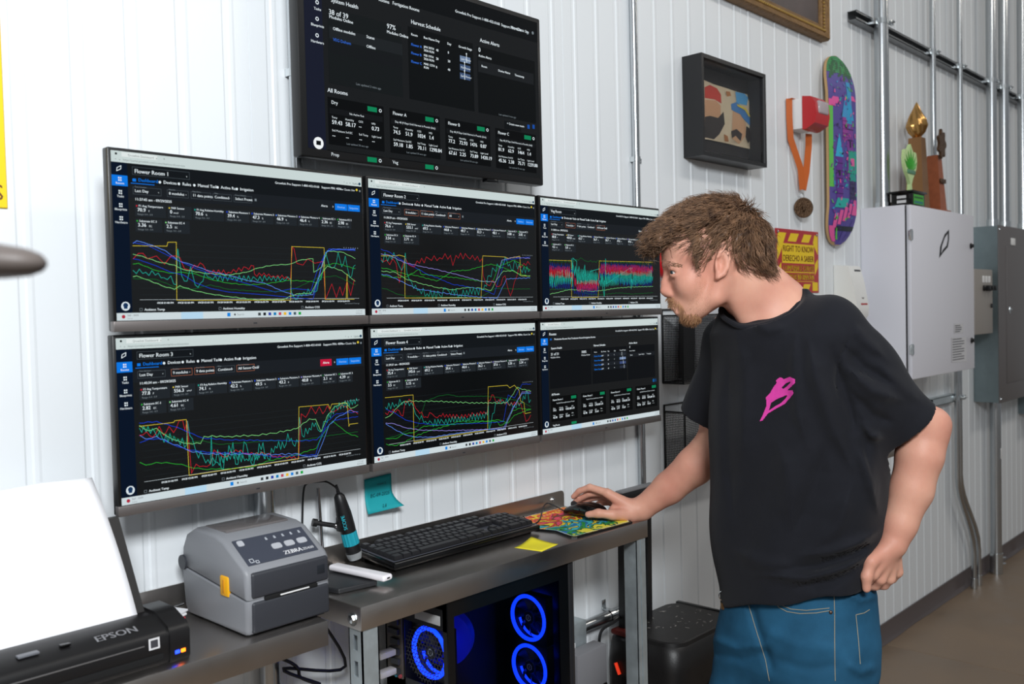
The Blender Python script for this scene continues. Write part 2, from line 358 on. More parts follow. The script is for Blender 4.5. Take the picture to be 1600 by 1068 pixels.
        for i in range(7): s.disc(0.905+0.011*i, 0.515, 0.004, 'grey')
        s.taskbar()
    def rooms(s): pass
    def build(s, parent): return s.mb.build('screen_picture', m_lit, parent, smooth=0)

MON = {}
def monitor(key, x0, zt, y, label, zoom):
    W_, H_ = 0.5405, 0.3145; xc = x0+W_/2
    t = thing('computer_monitor', (xc, y+0.03, zt-H_), label, 'monitor', 'six wall-mounted monitors in two rows')
    mb = MB(); mb.rbox2((x0, y+0.001, zt-H_), (x0+W_, y+0.022, zt), 0.003); mb.build('front_frame', m_bez, t)
    mb = MB(); mb.rbox2((x0+0.03, y+0.020, zt-H_+0.03), (x0+W_-0.03, y+0.048, zt-0.03), 0.012); mb.build('back_shell', m_shell, t)
    mb = MB(); mb.rbox2((x0-0.001, y-0.003, zt-H_-0.0005), (x0+W_+0.001, y+0.012, zt-H_+0.0175), 0.0015); ch = mb.build('chin', m_chin, t)
    mb = MB(); mb.rbox2((xc-0.004, y-0.0036, zt-H_+0.0070), (xc+0.004, y-0.002, zt-H_+0.0095), 0.0004); mb.build('badge', m_dark, ch)
    mb = MB(); mb.rbox2((xc-0.05, y+0.047, zt-H_/2-0.05), (xc+0.05, y+0.056, zt-H_/2+0.05), 0.002)
    mb.box2((xc-0.018, y+0.054, zt-H_/2-0.018), (xc+0.018, -0.008, zt-H_/2+0.018)); mb.rbox2((xc-0.06, -0.012, zt-H_/2-0.06), (xc+0.06, -0.0005, zt-H_/2+0.06), 0.003); mb.build('wall_mount', m_black, t)
    sx, sz, sw, sh = x0+0.0055, zt-0.006, W_-0.011, H_-0.0245
    S = Screen(sx, sz, sw, sh, y, zoom); mb = MB(); mb.box2((sx, y-0.0002, sz-sh), (sx+sw, y+0.002, sz)); mb.build('screen', M('dark_panel', (10, 13, 15), 0.28), t)
    MON[key] = t; return S, t
TOPR, BOTR = (1.874, -0.12), (1.5535, -0.105)
S, t = monitor('t1', 0.684, *TOPR, 'monitor in the upper row showing Flower Room 1, at the left end', (160, 220, 440/1566))
S.dashboard('Flower Room 1', ('70.9', '0', '70.6', '39.4', '47.3', '46.9', '46.4', '2.36', '2.98', '3.36', '2.5'), (('Last Day', 0), ('8 modules', 0), ('11 data points', 0), ('Combined', 0), ('Select Preset', 0)), '11:37:45 am - 09/29/2025')
S.series('dg', [(170,765),(300,770),(410,815),(500,825),(600,800),(700,825),(900,838),(1040,835),(1200,760),(1300,750),(1405,800)], 0.002)
S.series('b', [(170,655),(200,660),(300,695),(380,730),(450,745),(520,790),(600,820),(700,840),(900,855),(1050,870),(1170,880),(1200,780),(1230,640),(1260,600),(1405,610)])
S.series('lb', [(170,570),(190,555),(230,565),(300,590),(350,610),(420,665),(500,690),(600,725),(700,745),(800,775),(900,790),(1000,835),(1080,860),(1170,855),(1200,760),(1240,620),(1280,600),(1405,605)], 0.002)
S.series('b', [(170,565),(250,580),(330,620),(420,665),(520,710),(640,750),(760,780),(860,810),(960,840),(1060,820),(1160,830),(1200,700),(1250,610),(1405,600)])
S.series('grn', [(170,685),(200,680),(280,715),(370,735),(450,730),(520,740),(600,770),(700,790),(800,800),(900,795),(1040,775),(1160,780),(1200,790),(1240,690),(1300,680),(1405,710)], 0.003)
S.series('pale', [(170,755),(190,750),(260,775),(330,805),(400,825),(430,805),(500,830),(600,850),(700,865),(850,882),(1000,882),(1080,850),(1160,845),(1215,740),(1250,695),(1330,720),(1405,780)], 0.003)
S.series('pale', [(170,630),(220,640),(300,670),(400,690),(450,715),(560,735),(700,745),(800,730),(870,705),(950,690),(1040,685),(1110,660),(1170,655),(1175,730),(1220,700),(1250,610),(1340,620),(1405,655)], 0.003)
S.series('red', [(170,655),(200,625),(225,625),(250,655),(300,640),(345,685),(380,640),(412,640),(430,650),(455,710),(490,720),(510,690),(560,690),(590,725),(700,730),(800,705),(840,695),(845,740),(950,750),(1046,765),(1055,590),(1065,600),(1080,680),(1115,690),(1140,655),(1180,680),(1225,670),(1240,880),(1275,795),(1300,870),(1320,810),(1335,860),(1360,780),(1380,860),(1400,770)], 0.016, 9, (0.24, 0.62))
S.series('teal', [(170,720),(240,730),(310,735),(340,760),(380,750),(410,800),(418,600),(440,750),(470,780),(490,700),(515,800),(545,790),(570,730),(600,760),(850,765),(1000,765),(1045,770),(1050,840),(1070,880),(1120,840),(1180,840),(1215,770),(1240,620),(1260,690),(1290,700),(1310,620),(1330,700),(1350,640),(1375,760),(1405,690)], 0.022, 9)
S.series('yel', [(168,583),(358,585),(363,563),(410,563),(413,885),(1046,885),(1052,587),(1232,594),(1238,880),(1355,880),(1360,740),(1362,880),(1400,880)])
S.build(t)
S, t = monitor('b1', 0.687, *BOTR, 'monitor in the lower row showing Flower Room 3, above the grey label printer', (160, 500, 440/1566))
S.dashboard('Flower Room 3', ('77.8', '556.3', '74.1', '42.2', '49.5', '43.2', '40.8', '3.1', '4.39', '2.82', '4.61'), (('Last Day', 0), ('9 modules', 1), ('9 data points', 1), ('Combined', 0), ('All Sensor Data', 1)), '11:40:34 am - 09/29/2025', True)
S.series('dg', [(205,590),(320,620),(400,650),(470,680),(560,670),(650,690),(800,680),(900,670),(1090,670),(1200,650),(1300,635),(1420,620)], 0.002)
S.series('grn', [(208,790),(240,805),(300,790),(380,795),(440,800),(480,815),(560,828),(700,825),(830,815),(930,780),(1085,745),(1190,710),(1220,640),(1280,560),(1330,600),(1370,630),(1420,648)], 0.004)
S.series('pale', [(205,585),(260,615),(300,600),(360,645),(420,670),(480,685),(545,685),(565,645),(700,645),(850,640),(950,628),(1080,602),(1150,548),(1185,550),(1215,620),(1250,530),(1290,480),(1350,455),(1380,490),(1420,470)], 0.006)
S.series('b', [(205,572),(300,562),(360,578),(440,605),(500,630),(560,655),(700,665),(900,668),(1090,670),(1190,665),(1215,640),(1250,560),(1300,520),(1420,510)], 0.004)
S.series('lb', [(208,640),(240,660),(300,645),(370,680),(440,705),(480,725),(570,742),(800,745),(960,745),(1090,742),(1130,755),(1190,760),(1220,690),(1260,580),(1320,530),(1380,500),(1420,510)], 0.006)
S.series('b', [(208,680),(260,660),(330,660),(400,695),(470,718),(600,735),(800,738),(960,760),(1090,750),(1185,748),(1205,680),(1240,600),(1290,555),(1420,535)], 0.003)
S.series('red', [(205,640),(245,620),(280,650),(315,590),(340,640),(370,590),(395,625),(425,560),(445,555),(458,610),(470,560),(495,850),(520,800),(560,810),(600,800),(620,720),(680,760),(740,720),(800,740),(900,740),(960,755),(1090,765),(1105,520),(1130,540),(1160,480),(1185,520),(1205,480),(1225,520),(1250,475),(1270,510),(1300,500),(1330,470),(1420,520)], 0.010, 10)
S.series('teal', [(205,600),(290,620),(330,650),(420,660),(468,690),(472,560),(485,640),(500,660),(520,730),(560,760),(600,800),(610,760),(640,790),(700,750),(800,770),(890,740),(920,770),(960,700),(1020,690),(1030,630),(1060,690),(1090,680),(1095,540),(1110,640),(1150,600),(1185,570),(1210,620),(1240,560),(1300,480),(1420,450)], 0.030, 7)
S.series('teal', [(600,800),(605,645),(612,810),(640,720),(660,820),(725,680),(740,800),(800,690),(830,800),(892,680),(905,770)], 0.05, 8)
S.series('yel', [(205,590),(395,568),(402,558),(466,552),(482,862),(1090,770),(1092,482),(1255,468),(1265,492),(1275,466),(1360,460),(1370,590),(1375,578),(1420,572)])
S.build(t)
S, t = monitor('t2', 1.2315, *TOPR, 'monitor in the upper row showing Flower Room 2, directly under the big display', (560, 260, 300/1232))
S.dashboard('Flower Room 2', ('76.6', '533.1', '69.5', '44.8', '49.7', '32.3', '48.1', '3.08', '3.02', '3.54', '2.71'), (('Last Day', 0), ('8 modules', 1), ('11 data points', 1), ('Combined', 0), ('All', 1)), '11:38:29 am - 09/29/2025', False, 2)
S.series('dg', [(140,780),(180,785),(240,815),(300,830),(500,835),(780,840),(880,780),(1000,785),(1100,785)], 0.002)
S.series('grn', [(140,650),(200,660),(300,690),(380,700),(500,735),(560,700),(600,670),(700,665),(790,640),(850,625),(900,640),(960,660),(1040,690),(1100,705)], 0.004)
S.series('pale', [(140,670),(240,680),(300,720),(400,750),(500,775),(600,790),(700,775),(780,780),(850,795),(890,720),(930,670),(1000,670),(1040,700),(1100,700)], 0.004)
S.series('grn', [(140,695),(200,710),(300,710),(390,660),(400,690),(500,700),(640,715),(780,735),(860,740),(900,640),(1000,600),(1100,665)], 0.004)
S.series('vio', [(140,560),(200,570),(290,615),(400,640),(520,665),(640,695),(790,735),(880,740),(920,600),(1000,580),(1100,590)], 0.003)
S.series('b', [(140,530),(200,550),(300,615),(360,645),(440,690),(520,720),(600,755),(700,770),(800,790),(870,820),(900,720),(940,600),(1100,580)], 0.003)
S.series('lb', [(140,690),(200,700),(300,750),(380,785),(480,800),(600,820),(800,840),(890,843),(920,780),(950,720),(1100,715)], 0.004)
S.series('red', [(140,590),(180,600),(240,620),(262,745),(280,640),(300,590),(340,640),(375,605),(450,590),(520,585),(590,570),(605,635),(625,570),(700,580),(793,590),(800,700),(830,760),(870,740),(900,770),(940,700),(975,830),(1000,740),(1030,640),(1060,620),(1100,630)], 0.028, 13)
S.series('teal', [(140,600),(200,570),(240,590),(262,640),(290,640),(300,555),(310,680),(340,740),(365,760),(390,790),(440,815),(520,825),(560,780),(580,800),(650,820),(790,790),(810,760),(840,700),(870,660),(900,640),(950,600),(980,660),(1010,620),(1040,660),(1100,660)], 0.040, 10)
S.series('yel', [(140,573),(240,573),(260,568),(296,578),(298,843),(786,843),(797,573),(940,580),(960,590),(1035,575),(1040,700),(1100,704)])
S.build(t)
S, t = monitor('b2', 1.2385, *BOTR, 'monitor in the lower row showing Flower Room 4, right of the teal sticky note', (560, 490, 300/1232))
S.dashboard('Flower Room 4', ('75.4', '345.6', '69.2', '39.4', '44.4', '36.2', '37.6', '3.26', '3.34', '3.5', '5.15'), (('Last Day', 0), ('9 modules', 0), ('11 data points', 0), ('Combined', 0), ('Select Preset', 0)), '11:39:31 am - 09/29/2025', False, 2)
S.series('dg', [(175,800),(250,780),(330,740),(380,720),(430,560),(520,525),(580,518),(640,530),(830,528),(960,545),(1040,560),(1105,595)], 0.002)
S.series('grn', [(178,835),(230,845),(280,830),(350,790),(450,750),(560,720),(640,690),(760,685),(830,690),(890,690),(905,715),(950,700),(990,620),(1040,605),(1105,615)], 0.005)
S.series('pale', [(172,668),(200,655),(250,600),(280,570),(300,560),(500,560),(700,570),(900,572),(950,570),(980,530),(1020,470),(1040,480),(1105,495)], 0.006)
S.series('grn', [(175,800),(240,800),(290,770),(360,760),(420,720),(600,710),(800,690),(900,680),(960,700),(1000,650),(1105,610)], 0.003)
S.series('b', [(175,610),(240,640),(300,680),(380,700),(500,712),(650,705),(830,700),(930,690),(960,520),(1000,540),(1050,450),(1105,450)], 0.003)
S.series('vio', [(175,700),(230,705),(300,730),(400,745),(550,750),(700,745),(830,740),(940,735),(960,680),(1000,590),(1050,500),(1105,500)], 0.003)
S.series('lb', [(175,705),(230,740),(300,775),(360,790),(480,790),(600,770),(780,745),(930,735),(990,600),(1050,510),(1105,510)], 0.003)
S.series('red', [(172,635),(260,620),(285,655),(300,560),(350,560),(380,620),(430,660),(470,640),(490,660),(520,650),(640,660),(740,645),(826,630),(835,560),(865,520),(880,560),(930,560),(960,580),(1040,570),(1075,690),(1090,680),(1105,650)], 0.018, 10)
S.series('teal', [(172,600),(240,580),(290,560),(350,590),(380,660),(430,690),(470,700),(540,690),(700,670),(826,650),(832,560),(838,745),(860,640),(890,560),(930,560),(960,570),(1000,590),(1040,570),(1085,500),(1095,570),(1105,550)], 0.030, 9)
S.series('yel', [(170,538),(280,528),(290,525),(350,520),(356,820),(828,745),(832,468),(955,458),(970,475),(1000,458),(1030,490),(1040,560),(1062,570),(1068,640),(1105,632)])
S.build(t)
S, t = monitor('t3', 1.783, *TOPR, 'monitor in the upper row showing the dense Veg Room chart, beside the man', (830, 290, 220/1119))
S.dashboard('Veg Room', ('80.8', '404.8', '63.7', '36.9', '50.7', '39.6', '49.6', '3.26', '3.1', '4.5', '3.8'), (('Last Day', 0), ('9 modules', 1), ('9 data points', 0), ('Combined', 0), ('All Sensor Data', 1)), '11:38:05 am - 09/29/2025', False, 2)
S.series('dg', [(135,825),(250,820),(350,825),(450,860),(560,865),(700,850),(800,860),(965,850)], 0.004)
S.series('pale', [(135,862),(200,850),(300,825),(400,830),(480,840),(580,830),(660,815),(780,805),(965,800)], 0.003)
S.series('dg', [(135,600),(315,600),(330,600),(400,575),(440,600),(500,600),(540,600),(965,620)], 0.012)
for i in range(5): S.series((20, 44, 130), [(135,780),(200,790),(315,790),(350,840),(400,850),(530,840),(545,690),(600,700),(700,760),(800,770),(965,770)] if i % 2 else [(135,640),(315,660),(340,700),(360,820),(530,800),(545,640),(965,660)], 0.045, 7, seed=i)
for i in range(4): S.series('red', [(135,680),(315,690),(340,740),(360,800),(530,790),(545,660),(965,680)], 0.055, 6, seed=i, wd=0.004)
for i in range(4): S.series('teal', [(135,740),(180,750),(260,720),(315,730),(335,640),(360,720),(530,730),(545,750),(580,750),(700,730),(800,740),(965,720)], 0.07, 6, seed=i, wd=0.004)
S.series('teal', [(320,580),(328,800),(330,575),(360,600),(364,780),(378,640),(395,780),(425,630),(430,790),(470,680),(540,660),(580,880),(590,580),(594,780),(790,650),(793,820),(800,650)], 0.0, wd=0.005)
S.series('yel', [(135,590),(318,596),(320,887),(532,885),(540,597),(965,608)])
S.build(t)
def rooms_page(S, bars):
    S.rect(0, 0, 1, 1, (24, 27, 30), -1)
S, t = monitor('b3', 1.789, *BOTR, 'monitor in the lower row showing the Rooms overview page, left of the man', (830, 490, 220/1119))
rooms_page(S, True); S.browser(1); S.sidebar(); S.support(0.115)
S.text(0.062, 0.118, 'Rooms', 0.024, 'white', 0, 0.0012); S.rect(0.052, 0.15, 1, 0.156, (30, 34, 38))
for x, t_ in ((0.066, 'All'), (0.10, 'Production Rooms'), (0.205, 'Non Production Rooms'), (0.33, 'Fertigation Rooms')): S.text(x, 0.162, t_, 0.0165, 'blue' if t_ == 'All' else 'white', 0, 0.0008)
for a, b, tt in ((0.062, 0.39, 'System Health'), (0.40, 0.70, 'Harvest Schedule'), (0.71, 0.965, 'Active Alerts')):
    S.rect(a, 0.262, b, 0.60, (15, 17, 20), 1); S.text(a+0.012, 0.244, tt, 0.018, 'white', 0, 0.0012)
S.text(0.07, 0.30, '31 of 31', 0.024, 'white', 0, 0.001); S.text(0.07, 0.325, 'Modules Online', 0.014); S.text(0.31, 0.30, '100%', 0.024, 'white', 0, 0.001); S.text(0.31, 0.325, 'Modules Online', 0.014)
for i, x in enumerate((0.415, 0.475, 0.53, 0.585, 0.635)): S.text(x, 0.305, ('Room', 'Run Name', 'Day', 'Day', 'Growth Stage')[i], 0.0125)
for r in range(4):
    y = 0.345+0.042*r; S.rect(0.402, y-0.03, 0.698, y+0.008, (22, 26, 30) if r % 2 else (28, 32, 38), 2)
    S.text(0.415, y, 'Flower Room %d' % (r+1), 0.0135, 'blue', 0, 0.0008); S.text(0.475, y, 'SEPT', 0.0125); S.text(0.53, y, '28', 0.0125); S.text(0.585, y, '9', 0.0125)
    S.rect(0.635, y-0.02, 0.69, y+0.004, ((40, 44, 50), (120, 140, 175), (60, 76, 120), (40, 46, 60))[r], 3); S.rect(0.655+0.006*r, y-0.03, 0.657+0.006*r, y+0.006, 'white', 4)
S.text(0.725, 0.285, '0', 0.022); S.text(0.725, 0.318, 'Active Alerts', 0.012); S.rect(0.712, 0.335, 0.963, 0.375, (26, 29, 33), 2)
for x, t_ in ((0.73, 'Room'), (0.81, 'Device Name'), (0.885, 'Timestamp')): S.text(x, 0.361, t_, 0.012)
S.text(0.07, 0.662, 'All Rooms', 0.018, 'white', 0, 0.001); S.rect(0.94, 0.62, 0.957, 0.65, (20, 90, 150), 2); S.rect(0.963, 0.62, 0.975, 0.65, (20, 60, 110), 2)
for i, a in enumerate((0.066, 0.303, 0.54, 0.775)):
    S.rect(a, 0.675, a+0.205, 0.90, (9, 10, 11), 1); S.text(a+0.012, 0.712, 'Flower Room %d' % (i+1), 0.0155, 'white', 0, 0.0008); S.rect(a+0.155, 0.685, a+0.195, 0.712, 'ok', 2); S.text(a+0.04, 0.742, 'Day 28 of Grow until Harvest in 4 weeks', 0.0105)
    for r in range(2):
        for q, v in enumerate((('79.4', '60.52', '1202.88', '1.01'), ('45.98', '2.54', '72.63', '-- -'))[r]): S.text(a+0.012+0.048*q, 0.785+0.065*r, ('Temp', 'Humidity', 'CO2', 'VPD')[q], 0.0105); S.text(a+0.012+0.048*q, 0.808+0.065*r, v, 0.018, 'white', 0, 0.0015)
S.text(0.075, 0.942, 'Veg Room', 0.0155, 'white', 0, 0.0008); S.rect(0.22, 0.925, 0.26, 0.948, 'ok', 2); S.taskbar()
S.build(t)

# the big display above the monitors
tx0, tx1, tz0, tz1, ty = 1.085, 1.826, 1.903, 2.332, -0.10
t = thing('wall_television', ((tx0+tx1)/2, ty+0.03, tz0), 'large black flat display above the six monitors showing room tiles', 'television')
mb = MB(); mb.rbox2((tx0, ty, tz0), (tx1, ty+0.030, tz1), 0.004); mb.build('frame', m_bez, t)
mb = MB(); mb.rbox2((tx0+0.05, ty+0.028, tz0+0.05), (tx1-0.05, ty+0.062, tz1-0.06), 0.015); mb.build('back_shell', m_shell, t)
mb = MB(); mb.box2((1.35, ty+0.06, 2.0), (1.56, -0.001, 2.22)); mb.build('wall_mount', m_black, t)
mb = MB(); mb.rbox2((1.62, ty+0.002, tz0-0.007), (1.66, ty+0.02, tz0+0.002), 0.002); mb.build('sensor_bar', m_gloss, t)
sx, sz, sw, sh = tx0+0.017, tz1-0.012, tx1-tx0-0.029, tz1-tz0-0.030
mb = MB(); mb.box2((sx, ty-0.0004, sz-sh), (sx+sw, ty+0.004, sz)); mb.build('screen', M('tv_glass', (12, 14, 16), 0.12), t)
S = Screen(sx, sz, sw, sh, ty-0.0002, (450, 0, 410/1510)); Q = S.Z
def zr(a, b, col, lay): p, q = Q(*a), Q(*b); S.rect(p[0], p[1], q[0], q[1], col, lay)
def zt(x, y, t_, size, col='white', bold=0.0008, align=0.0): p = Q(x, y); S.text(p[0], p[1], t_, size, col, align, bold)
S.rect(0, 0, 1, 1, (40, 44, 48), -1); S.rect(0, 0, 0.062, 1, (24, 28, 44), 0); S.rect(0.062, 0.0, 1, 0.13, (14, 17, 20), 0)
for i, t_ in enumerate(('Rooms', 'Tasks', 'Blueprints', 'Hardware')):
    p = Q(167, -70+95*i); S.text(p[0], p[1]+0.03, t_, 0.0135, 'white', 0.5, 0.0006); S.disc(p[0], p[1]-0.01, 0.011, 'white', 3, 8); S.disc(p[0], p[1]-0.01, 0.006, (22, 25, 40), 4, 8)
p = Q(175, 823); S.disc(p[0], p[1], 0.031, (240, 244, 246), 2, 24); S.rect(p[0]-0.008, p[1]-0.012, p[0]+0.008, p[1]+0.010, (14, 17, 20), 4)
zt(245, 10, 'System Health', 0.021); zt(520, 5, 'Rooms', 0.018); zt(600, 25, 'Fertigation Rooms', 0.018)
zt(960, 70, 'Growlink Pro Support 1-800-432-0160  Support PIN: 4074', 0.0165); zt(1283, 163, 'View Classic Site', 0.0165); 
for x in (1377, 1407): p = Q(x, 190); S.disc(p[0], p[1], 0.010, 'grey', 3)
a, b = Q(225, 40), Q(662, 545); yb = Q(225, 475)[1]
PT = a[1]-0.0
S.rect(a[0], a[1], b[0], yb, (22, 26, 28), 1); a2, b2 = Q(688, 150), Q(1067, 400); S.rect(a2[0], a2[1], b2[0], yb, (14, 17, 19), 1); a3, b3 = Q(1087, 265), Q(1420, 400); S.rect(a3[0], a3[1], b3[0], yb, (14, 17, 19), 1)
zt(232, 80, '38 of 39', 0.026); zt(235, 103, 'Modules Online', 0.0165); zt(567, 162, '97%', 0.026); zt(567, 190, 'Modules Online', 0.0165)
p, q = Q(235, 150), Q(655, 215); S.rect(p[0], p[1], q[0], p[1]+0.062, (30, 34, 37), 2); zt(257, 172, 'Offline modules', 0.0155); zt(450, 218, 'Status', 0.0155)
S.rect(p[0], p[1]+0.075, q[0], p[1]+0.137, (22, 25, 28), 2); zt(258, 235, 'VEG Dehum', 0.0155, (50, 100, 200)); zt(450, 273, 'Offline', 0.0155); zt(390, 488, 'Last updated 3 mins ago', 0.012, 'grey', 0)
zt(706, 135, 'Harvest Schedule', 0.022); zt(1103, 240, 'Active Alerts', 0.022)
for x, t_ in ((707, 'Room'), (779, 'Run Name'), (847, 'Day'), (915, 'Day'), (980, 'Growth Stage')): zt(x, 203+(x-707)*0.255, t_, 0.0135)
for r in range(3):
    y = 262+49*r; zt(707, y, 'Flower '+'ABC'[r], 0.0145, (50, 110, 220)); zt(780, y+12, ('JAN 30TH', 'FEB 19TH', 'MAR 12TH')[r], 0.0125); zt(780, y+32, ('2026 RUN', '2026 RUN', 'RUN')[r], 0.0125); zt(850, y+32, ('48', '28', '8')[r], 0.0135); zt(918, y+46, ('8', '28', '48')[r], 0.0135)
    p = Q(988, y+56); S.rect(p[0], p[1], p[0]+0.048, p[1]+0.036, (62, 82, 116) if r else (110, 130, 160), 2); p2 = Q((1024, 1013, 1013)[r], y+48); S.rect(p2[0], p2[1], p2[0]+0.0022, p2[1]+0.052, 'white', 5); S.disc(p2[0]+0.001, p2[1], 0.005, 'white', 5); S.text(p[0]+0.004, p[1]+0.024, ('Late Flower', 'Mid Flower', 'Early Flower')[r], 0.012)
zt(1094, 297, '0', 0.026); zt(1095, 325, 'Active Alerts', 0.0145); p = Q(1092, 345); q = Q(1412, 430); S.rect(p[0], p[1], q[0], p[1]+0.07, (28, 31, 34), 2)
for x, t_ in ((1112, 'Room'), (1208, 'Device Name'), (1303, 'Timestamp')): zt(x, 385+(x-1112)*0.27, t_, 0.0135)
zt(1212, 662, 'Last updated 3 mins ago', 0.011, 'grey', 0); zt(226, 528, 'All Rooms', 0.021)
p = Q(1245, 695); S.rect(p[0], p[1], p[0]+0.085, p[1]+0.048, (16, 19, 22), 2); zt(1258, 715, '+ Create new room', 0.0135)
for x in (1383, 1412): p = Q(x, 732); S.rect(p[0]-0.006, p[1]-0.016, p[0]+0.006, p[1]+0.010, (24, 76, 160), 3)
vals = (('59.43', '58.17', '--', '0.73', '--', '--', '--', '--'), ('74.5', '51.9', '1024', '1.4', '59.18', '1.85', '70.11', '1298.84'), ('77.2', '72.93', '1476', '0.87', '67.61', '2.25', '73.89', '1420.19'), ('81.9', '62.9', '1464', '1.4', '45.36', '2.38', '75.71', '1239.88'))
ca = [(227, 555, 547), (583, 620, 870), (903, 680, 1160), (1192, 735, 1424)]
for i, (xa, y, xb) in enumerate(ca):
    p, q = Q(xa, y), Q(xb, y); H_ = 0.245; w = q[0]-p[0]; S.rect(p[0], p[1], q[0], p[1]+H_, (11, 13, 15), 1); S.rect(p[0]+0.005, p[1]+0.056, q[0]-0.005, p[1]+0.085, (20, 22, 25), 2)
    S.text(p[0]+0.012, p[1]+0.034, ('Dry', 'Flower A', 'Flower B', 'Flower C')[i], 0.018, 'white', 0, 0.0006); S.rect(q[0]-0.062, p[1]+0.012, q[0]-0.026, p[1]+0.038, 'ok', 2); S.disc(q[0]-0.013, p[1]+0.025, 0.010, 'white', 3, 10); S.disc(q[0]-0.013, p[1]+0.025, 0.006, (11, 13, 15), 4, 10)
    S.text((p[0]+q[0])/2, p[1]+0.076, 'No Active Run' if i == 0 else 'Day 48 (9 Days Until Harvest in Pounds (Lbs))', 0.011, 'white', 0.5)
    for r in range(2):
        for k in range(4):
            x = p[0]+0.012+w*0.235*k; yy = p[1]+0.108+0.068*r
            S.text(x, yy, (('Temp', 'Humidity', 'CO2', 'VPD'), ('Soil Moisture', 'Soil EC', 'Soil Temp', 'Light Level'))[r][k], 0.0105); S.text(x, yy+0.030, vals[i][4*r+k], 0.021, 'white', 0, 0.0012)
    S.text((p[0]+q[0])/2, p[1]+0.235, 'Last updated 30 secs ago', 0.010, 'grey', 0.5)
for xa, y, xb, t_ in ((227, 860, 547, 'Prop'), (583, 907, 870, 'Veg')):
    p, q = Q(xa, y), Q(xb, y); S.rect(p[0], p[1], q[0], min(1.0, p[1]+0.06), (11, 13, 15), 1); S.text(p[0]+0.012, p[1]+0.030, t_, 0.018); S.rect(q[0]-0.062, p[1]+0.010, q[0]-0.026, p[1]+0.036, 'ok', 2); S.disc(q[0]-0.013, p[1]+0.023, 0.010, 'white', 3, 10); S.disc(q[0]-0.013, p[1]+0.023, 0.006, (11, 13, 15), 4, 10)
S.build(t)
# ---------------------------------------------------------------- conduits and wall fittings
def strap(parent, x, y, z, r, side=1, name='strap'):
    """one-hole strap: half ring over the pipe with a screwed tab on one side"""
    mb = MB(); n = 12; w = 0.008 if r < 0.02 else 0.012; ro = r+0.0022
    arc = [(x+ro*math.cos(a), y-ro*math.sin(a)) for a in [math.pi*i/n for i in range(n+1)]]
    arc = [(x+ro, -0.001)]+arc+[(x-ro, -0.001)]
    inn = [(x+(px_-x)*(r/ro) if abs(py_+0.001) > 1e-6 else x+(r if px_ > x else -r), y+(py_-y)*(r/ro) if abs(py_+0.001) > 1e-6 else py_) for px_, py_ in arc]
    k = len(arc); vs_ = []
    for zz in (z-w, z+w):
        vs_ += [(a, b, zz) for a, b in arc]+[(a, b, zz) for a, b in inn]
    fs = []
    for i in range(k-1): fs += [(i, 2*k+i, 2*k+i+1, i+1), (k+i, k+i+1, 3*k+i+1, 3*k+i), (i, i+1, k+i+1, k+i), (2*k+i, 3*k+i, 3*k+i+1, 2*k+i+1)]
    mb.add(vs_, fs)
    tl = 0.03 if r < 0.02 else 0.042; xa = x+side*ro; xb = xa+side*tl
    mb.rbox2((min(xa, xb), -0.0035, z-w), (max(xa, xb), -0.0008, z+w), 0.001)
    o = mb.build(name, m_zinc, parent)
    mb = MB(); xs_ = xa+side*tl*0.55; mb.cyl((xs_, -0.003, z), (xs_, -0.008, z), 0.005, 0.004, n=6); mb.build('screw', m_zinc, o); return o
def pipe_thing(label, pts, r, name='conduit', cat='conduit', straps=(), coup=(), n=18, group=None):
    t = thing(name, (pts[0][0], pts[0][1], min(p[2] for p in pts)), label, cat, group)
    mb = MB(); mb.tube(pts, r, n); mb.build('pipe', m_emt, t)
    for z, side in straps: strap(t, pts[0][0], pts[0][1], z, r, side)
    for z in coup:
        x, y = pts[0][0], pts[0][1]
        mb = MB(); mb.cyl((x, y, z-0.022), (x, y, z+0.022), r+0.0025, n=n); cp = mb.build('coupling', m_zinc, t)
        mb = MB(); mb.cyl((x-r*0.8, y-r*0.6, z+0.009), (x-r*1.9, y-r*1.2, z+0.009), 0.0035, n=6); mb.build('set_screw', m_zinc, cp)
    return t
def vx(u, v, y): return float(PW(u, v, y)[0])
pipe_thing('thin steel conduit running up the wall behind the left end of the big display', [(1.132, -0.0137, 1.58), (1.132, -0.0137, TOPZ)], 0.0117, straps=((2.093, 1),))
pipe_thing('thin steel conduit rising between the big display and the shadow box', [(2.358, -0.0137, 0.72), (2.358, -0.0137, TOPZ)], 0.0117, straps=((2.037, 1),))
pipe_thing('thick steel conduit under the left monitors, strapped behind the label printer', [(1.022, -0.023, 0.10), (1.022, -0.023, 1.30)], 0.021, straps=((1.158, -1),))
pipe_thing('short steel conduit running level along the wall below the desk', [(2.02, -0.026, 0.672), (2.285, -0.026, 0.672)], 0.0165)
o = bpy.data.objects['pipe.003']; 
mb = MB(); xq = 2.165
for k in range(13):
    a0, a1 = math.pi*k/13, math.pi*(k+1)/13
    f = lambda a, r: (xq, -0.026-r*math.sin(a), 0.672+r*math.cos(a))
    for rr in (0.0188,):
        p0, p1 = V3(f(a0, rr)), V3(f(a1, rr)); dx = V3((0.009, 0, 0)); mb.poly([p0-dx, p1-dx, p1+dx, p0+dx])
mb.rbox2((xq-0.009, -0.028, 0.6875), (xq+0.009, -0.001, 0.6905), 0.001); mb.rbox2((xq-0.009, -0.004, 0.69), (xq+0.009, -0.001, 0.715), 0.001); mb.build('strap', m_zinc, o)
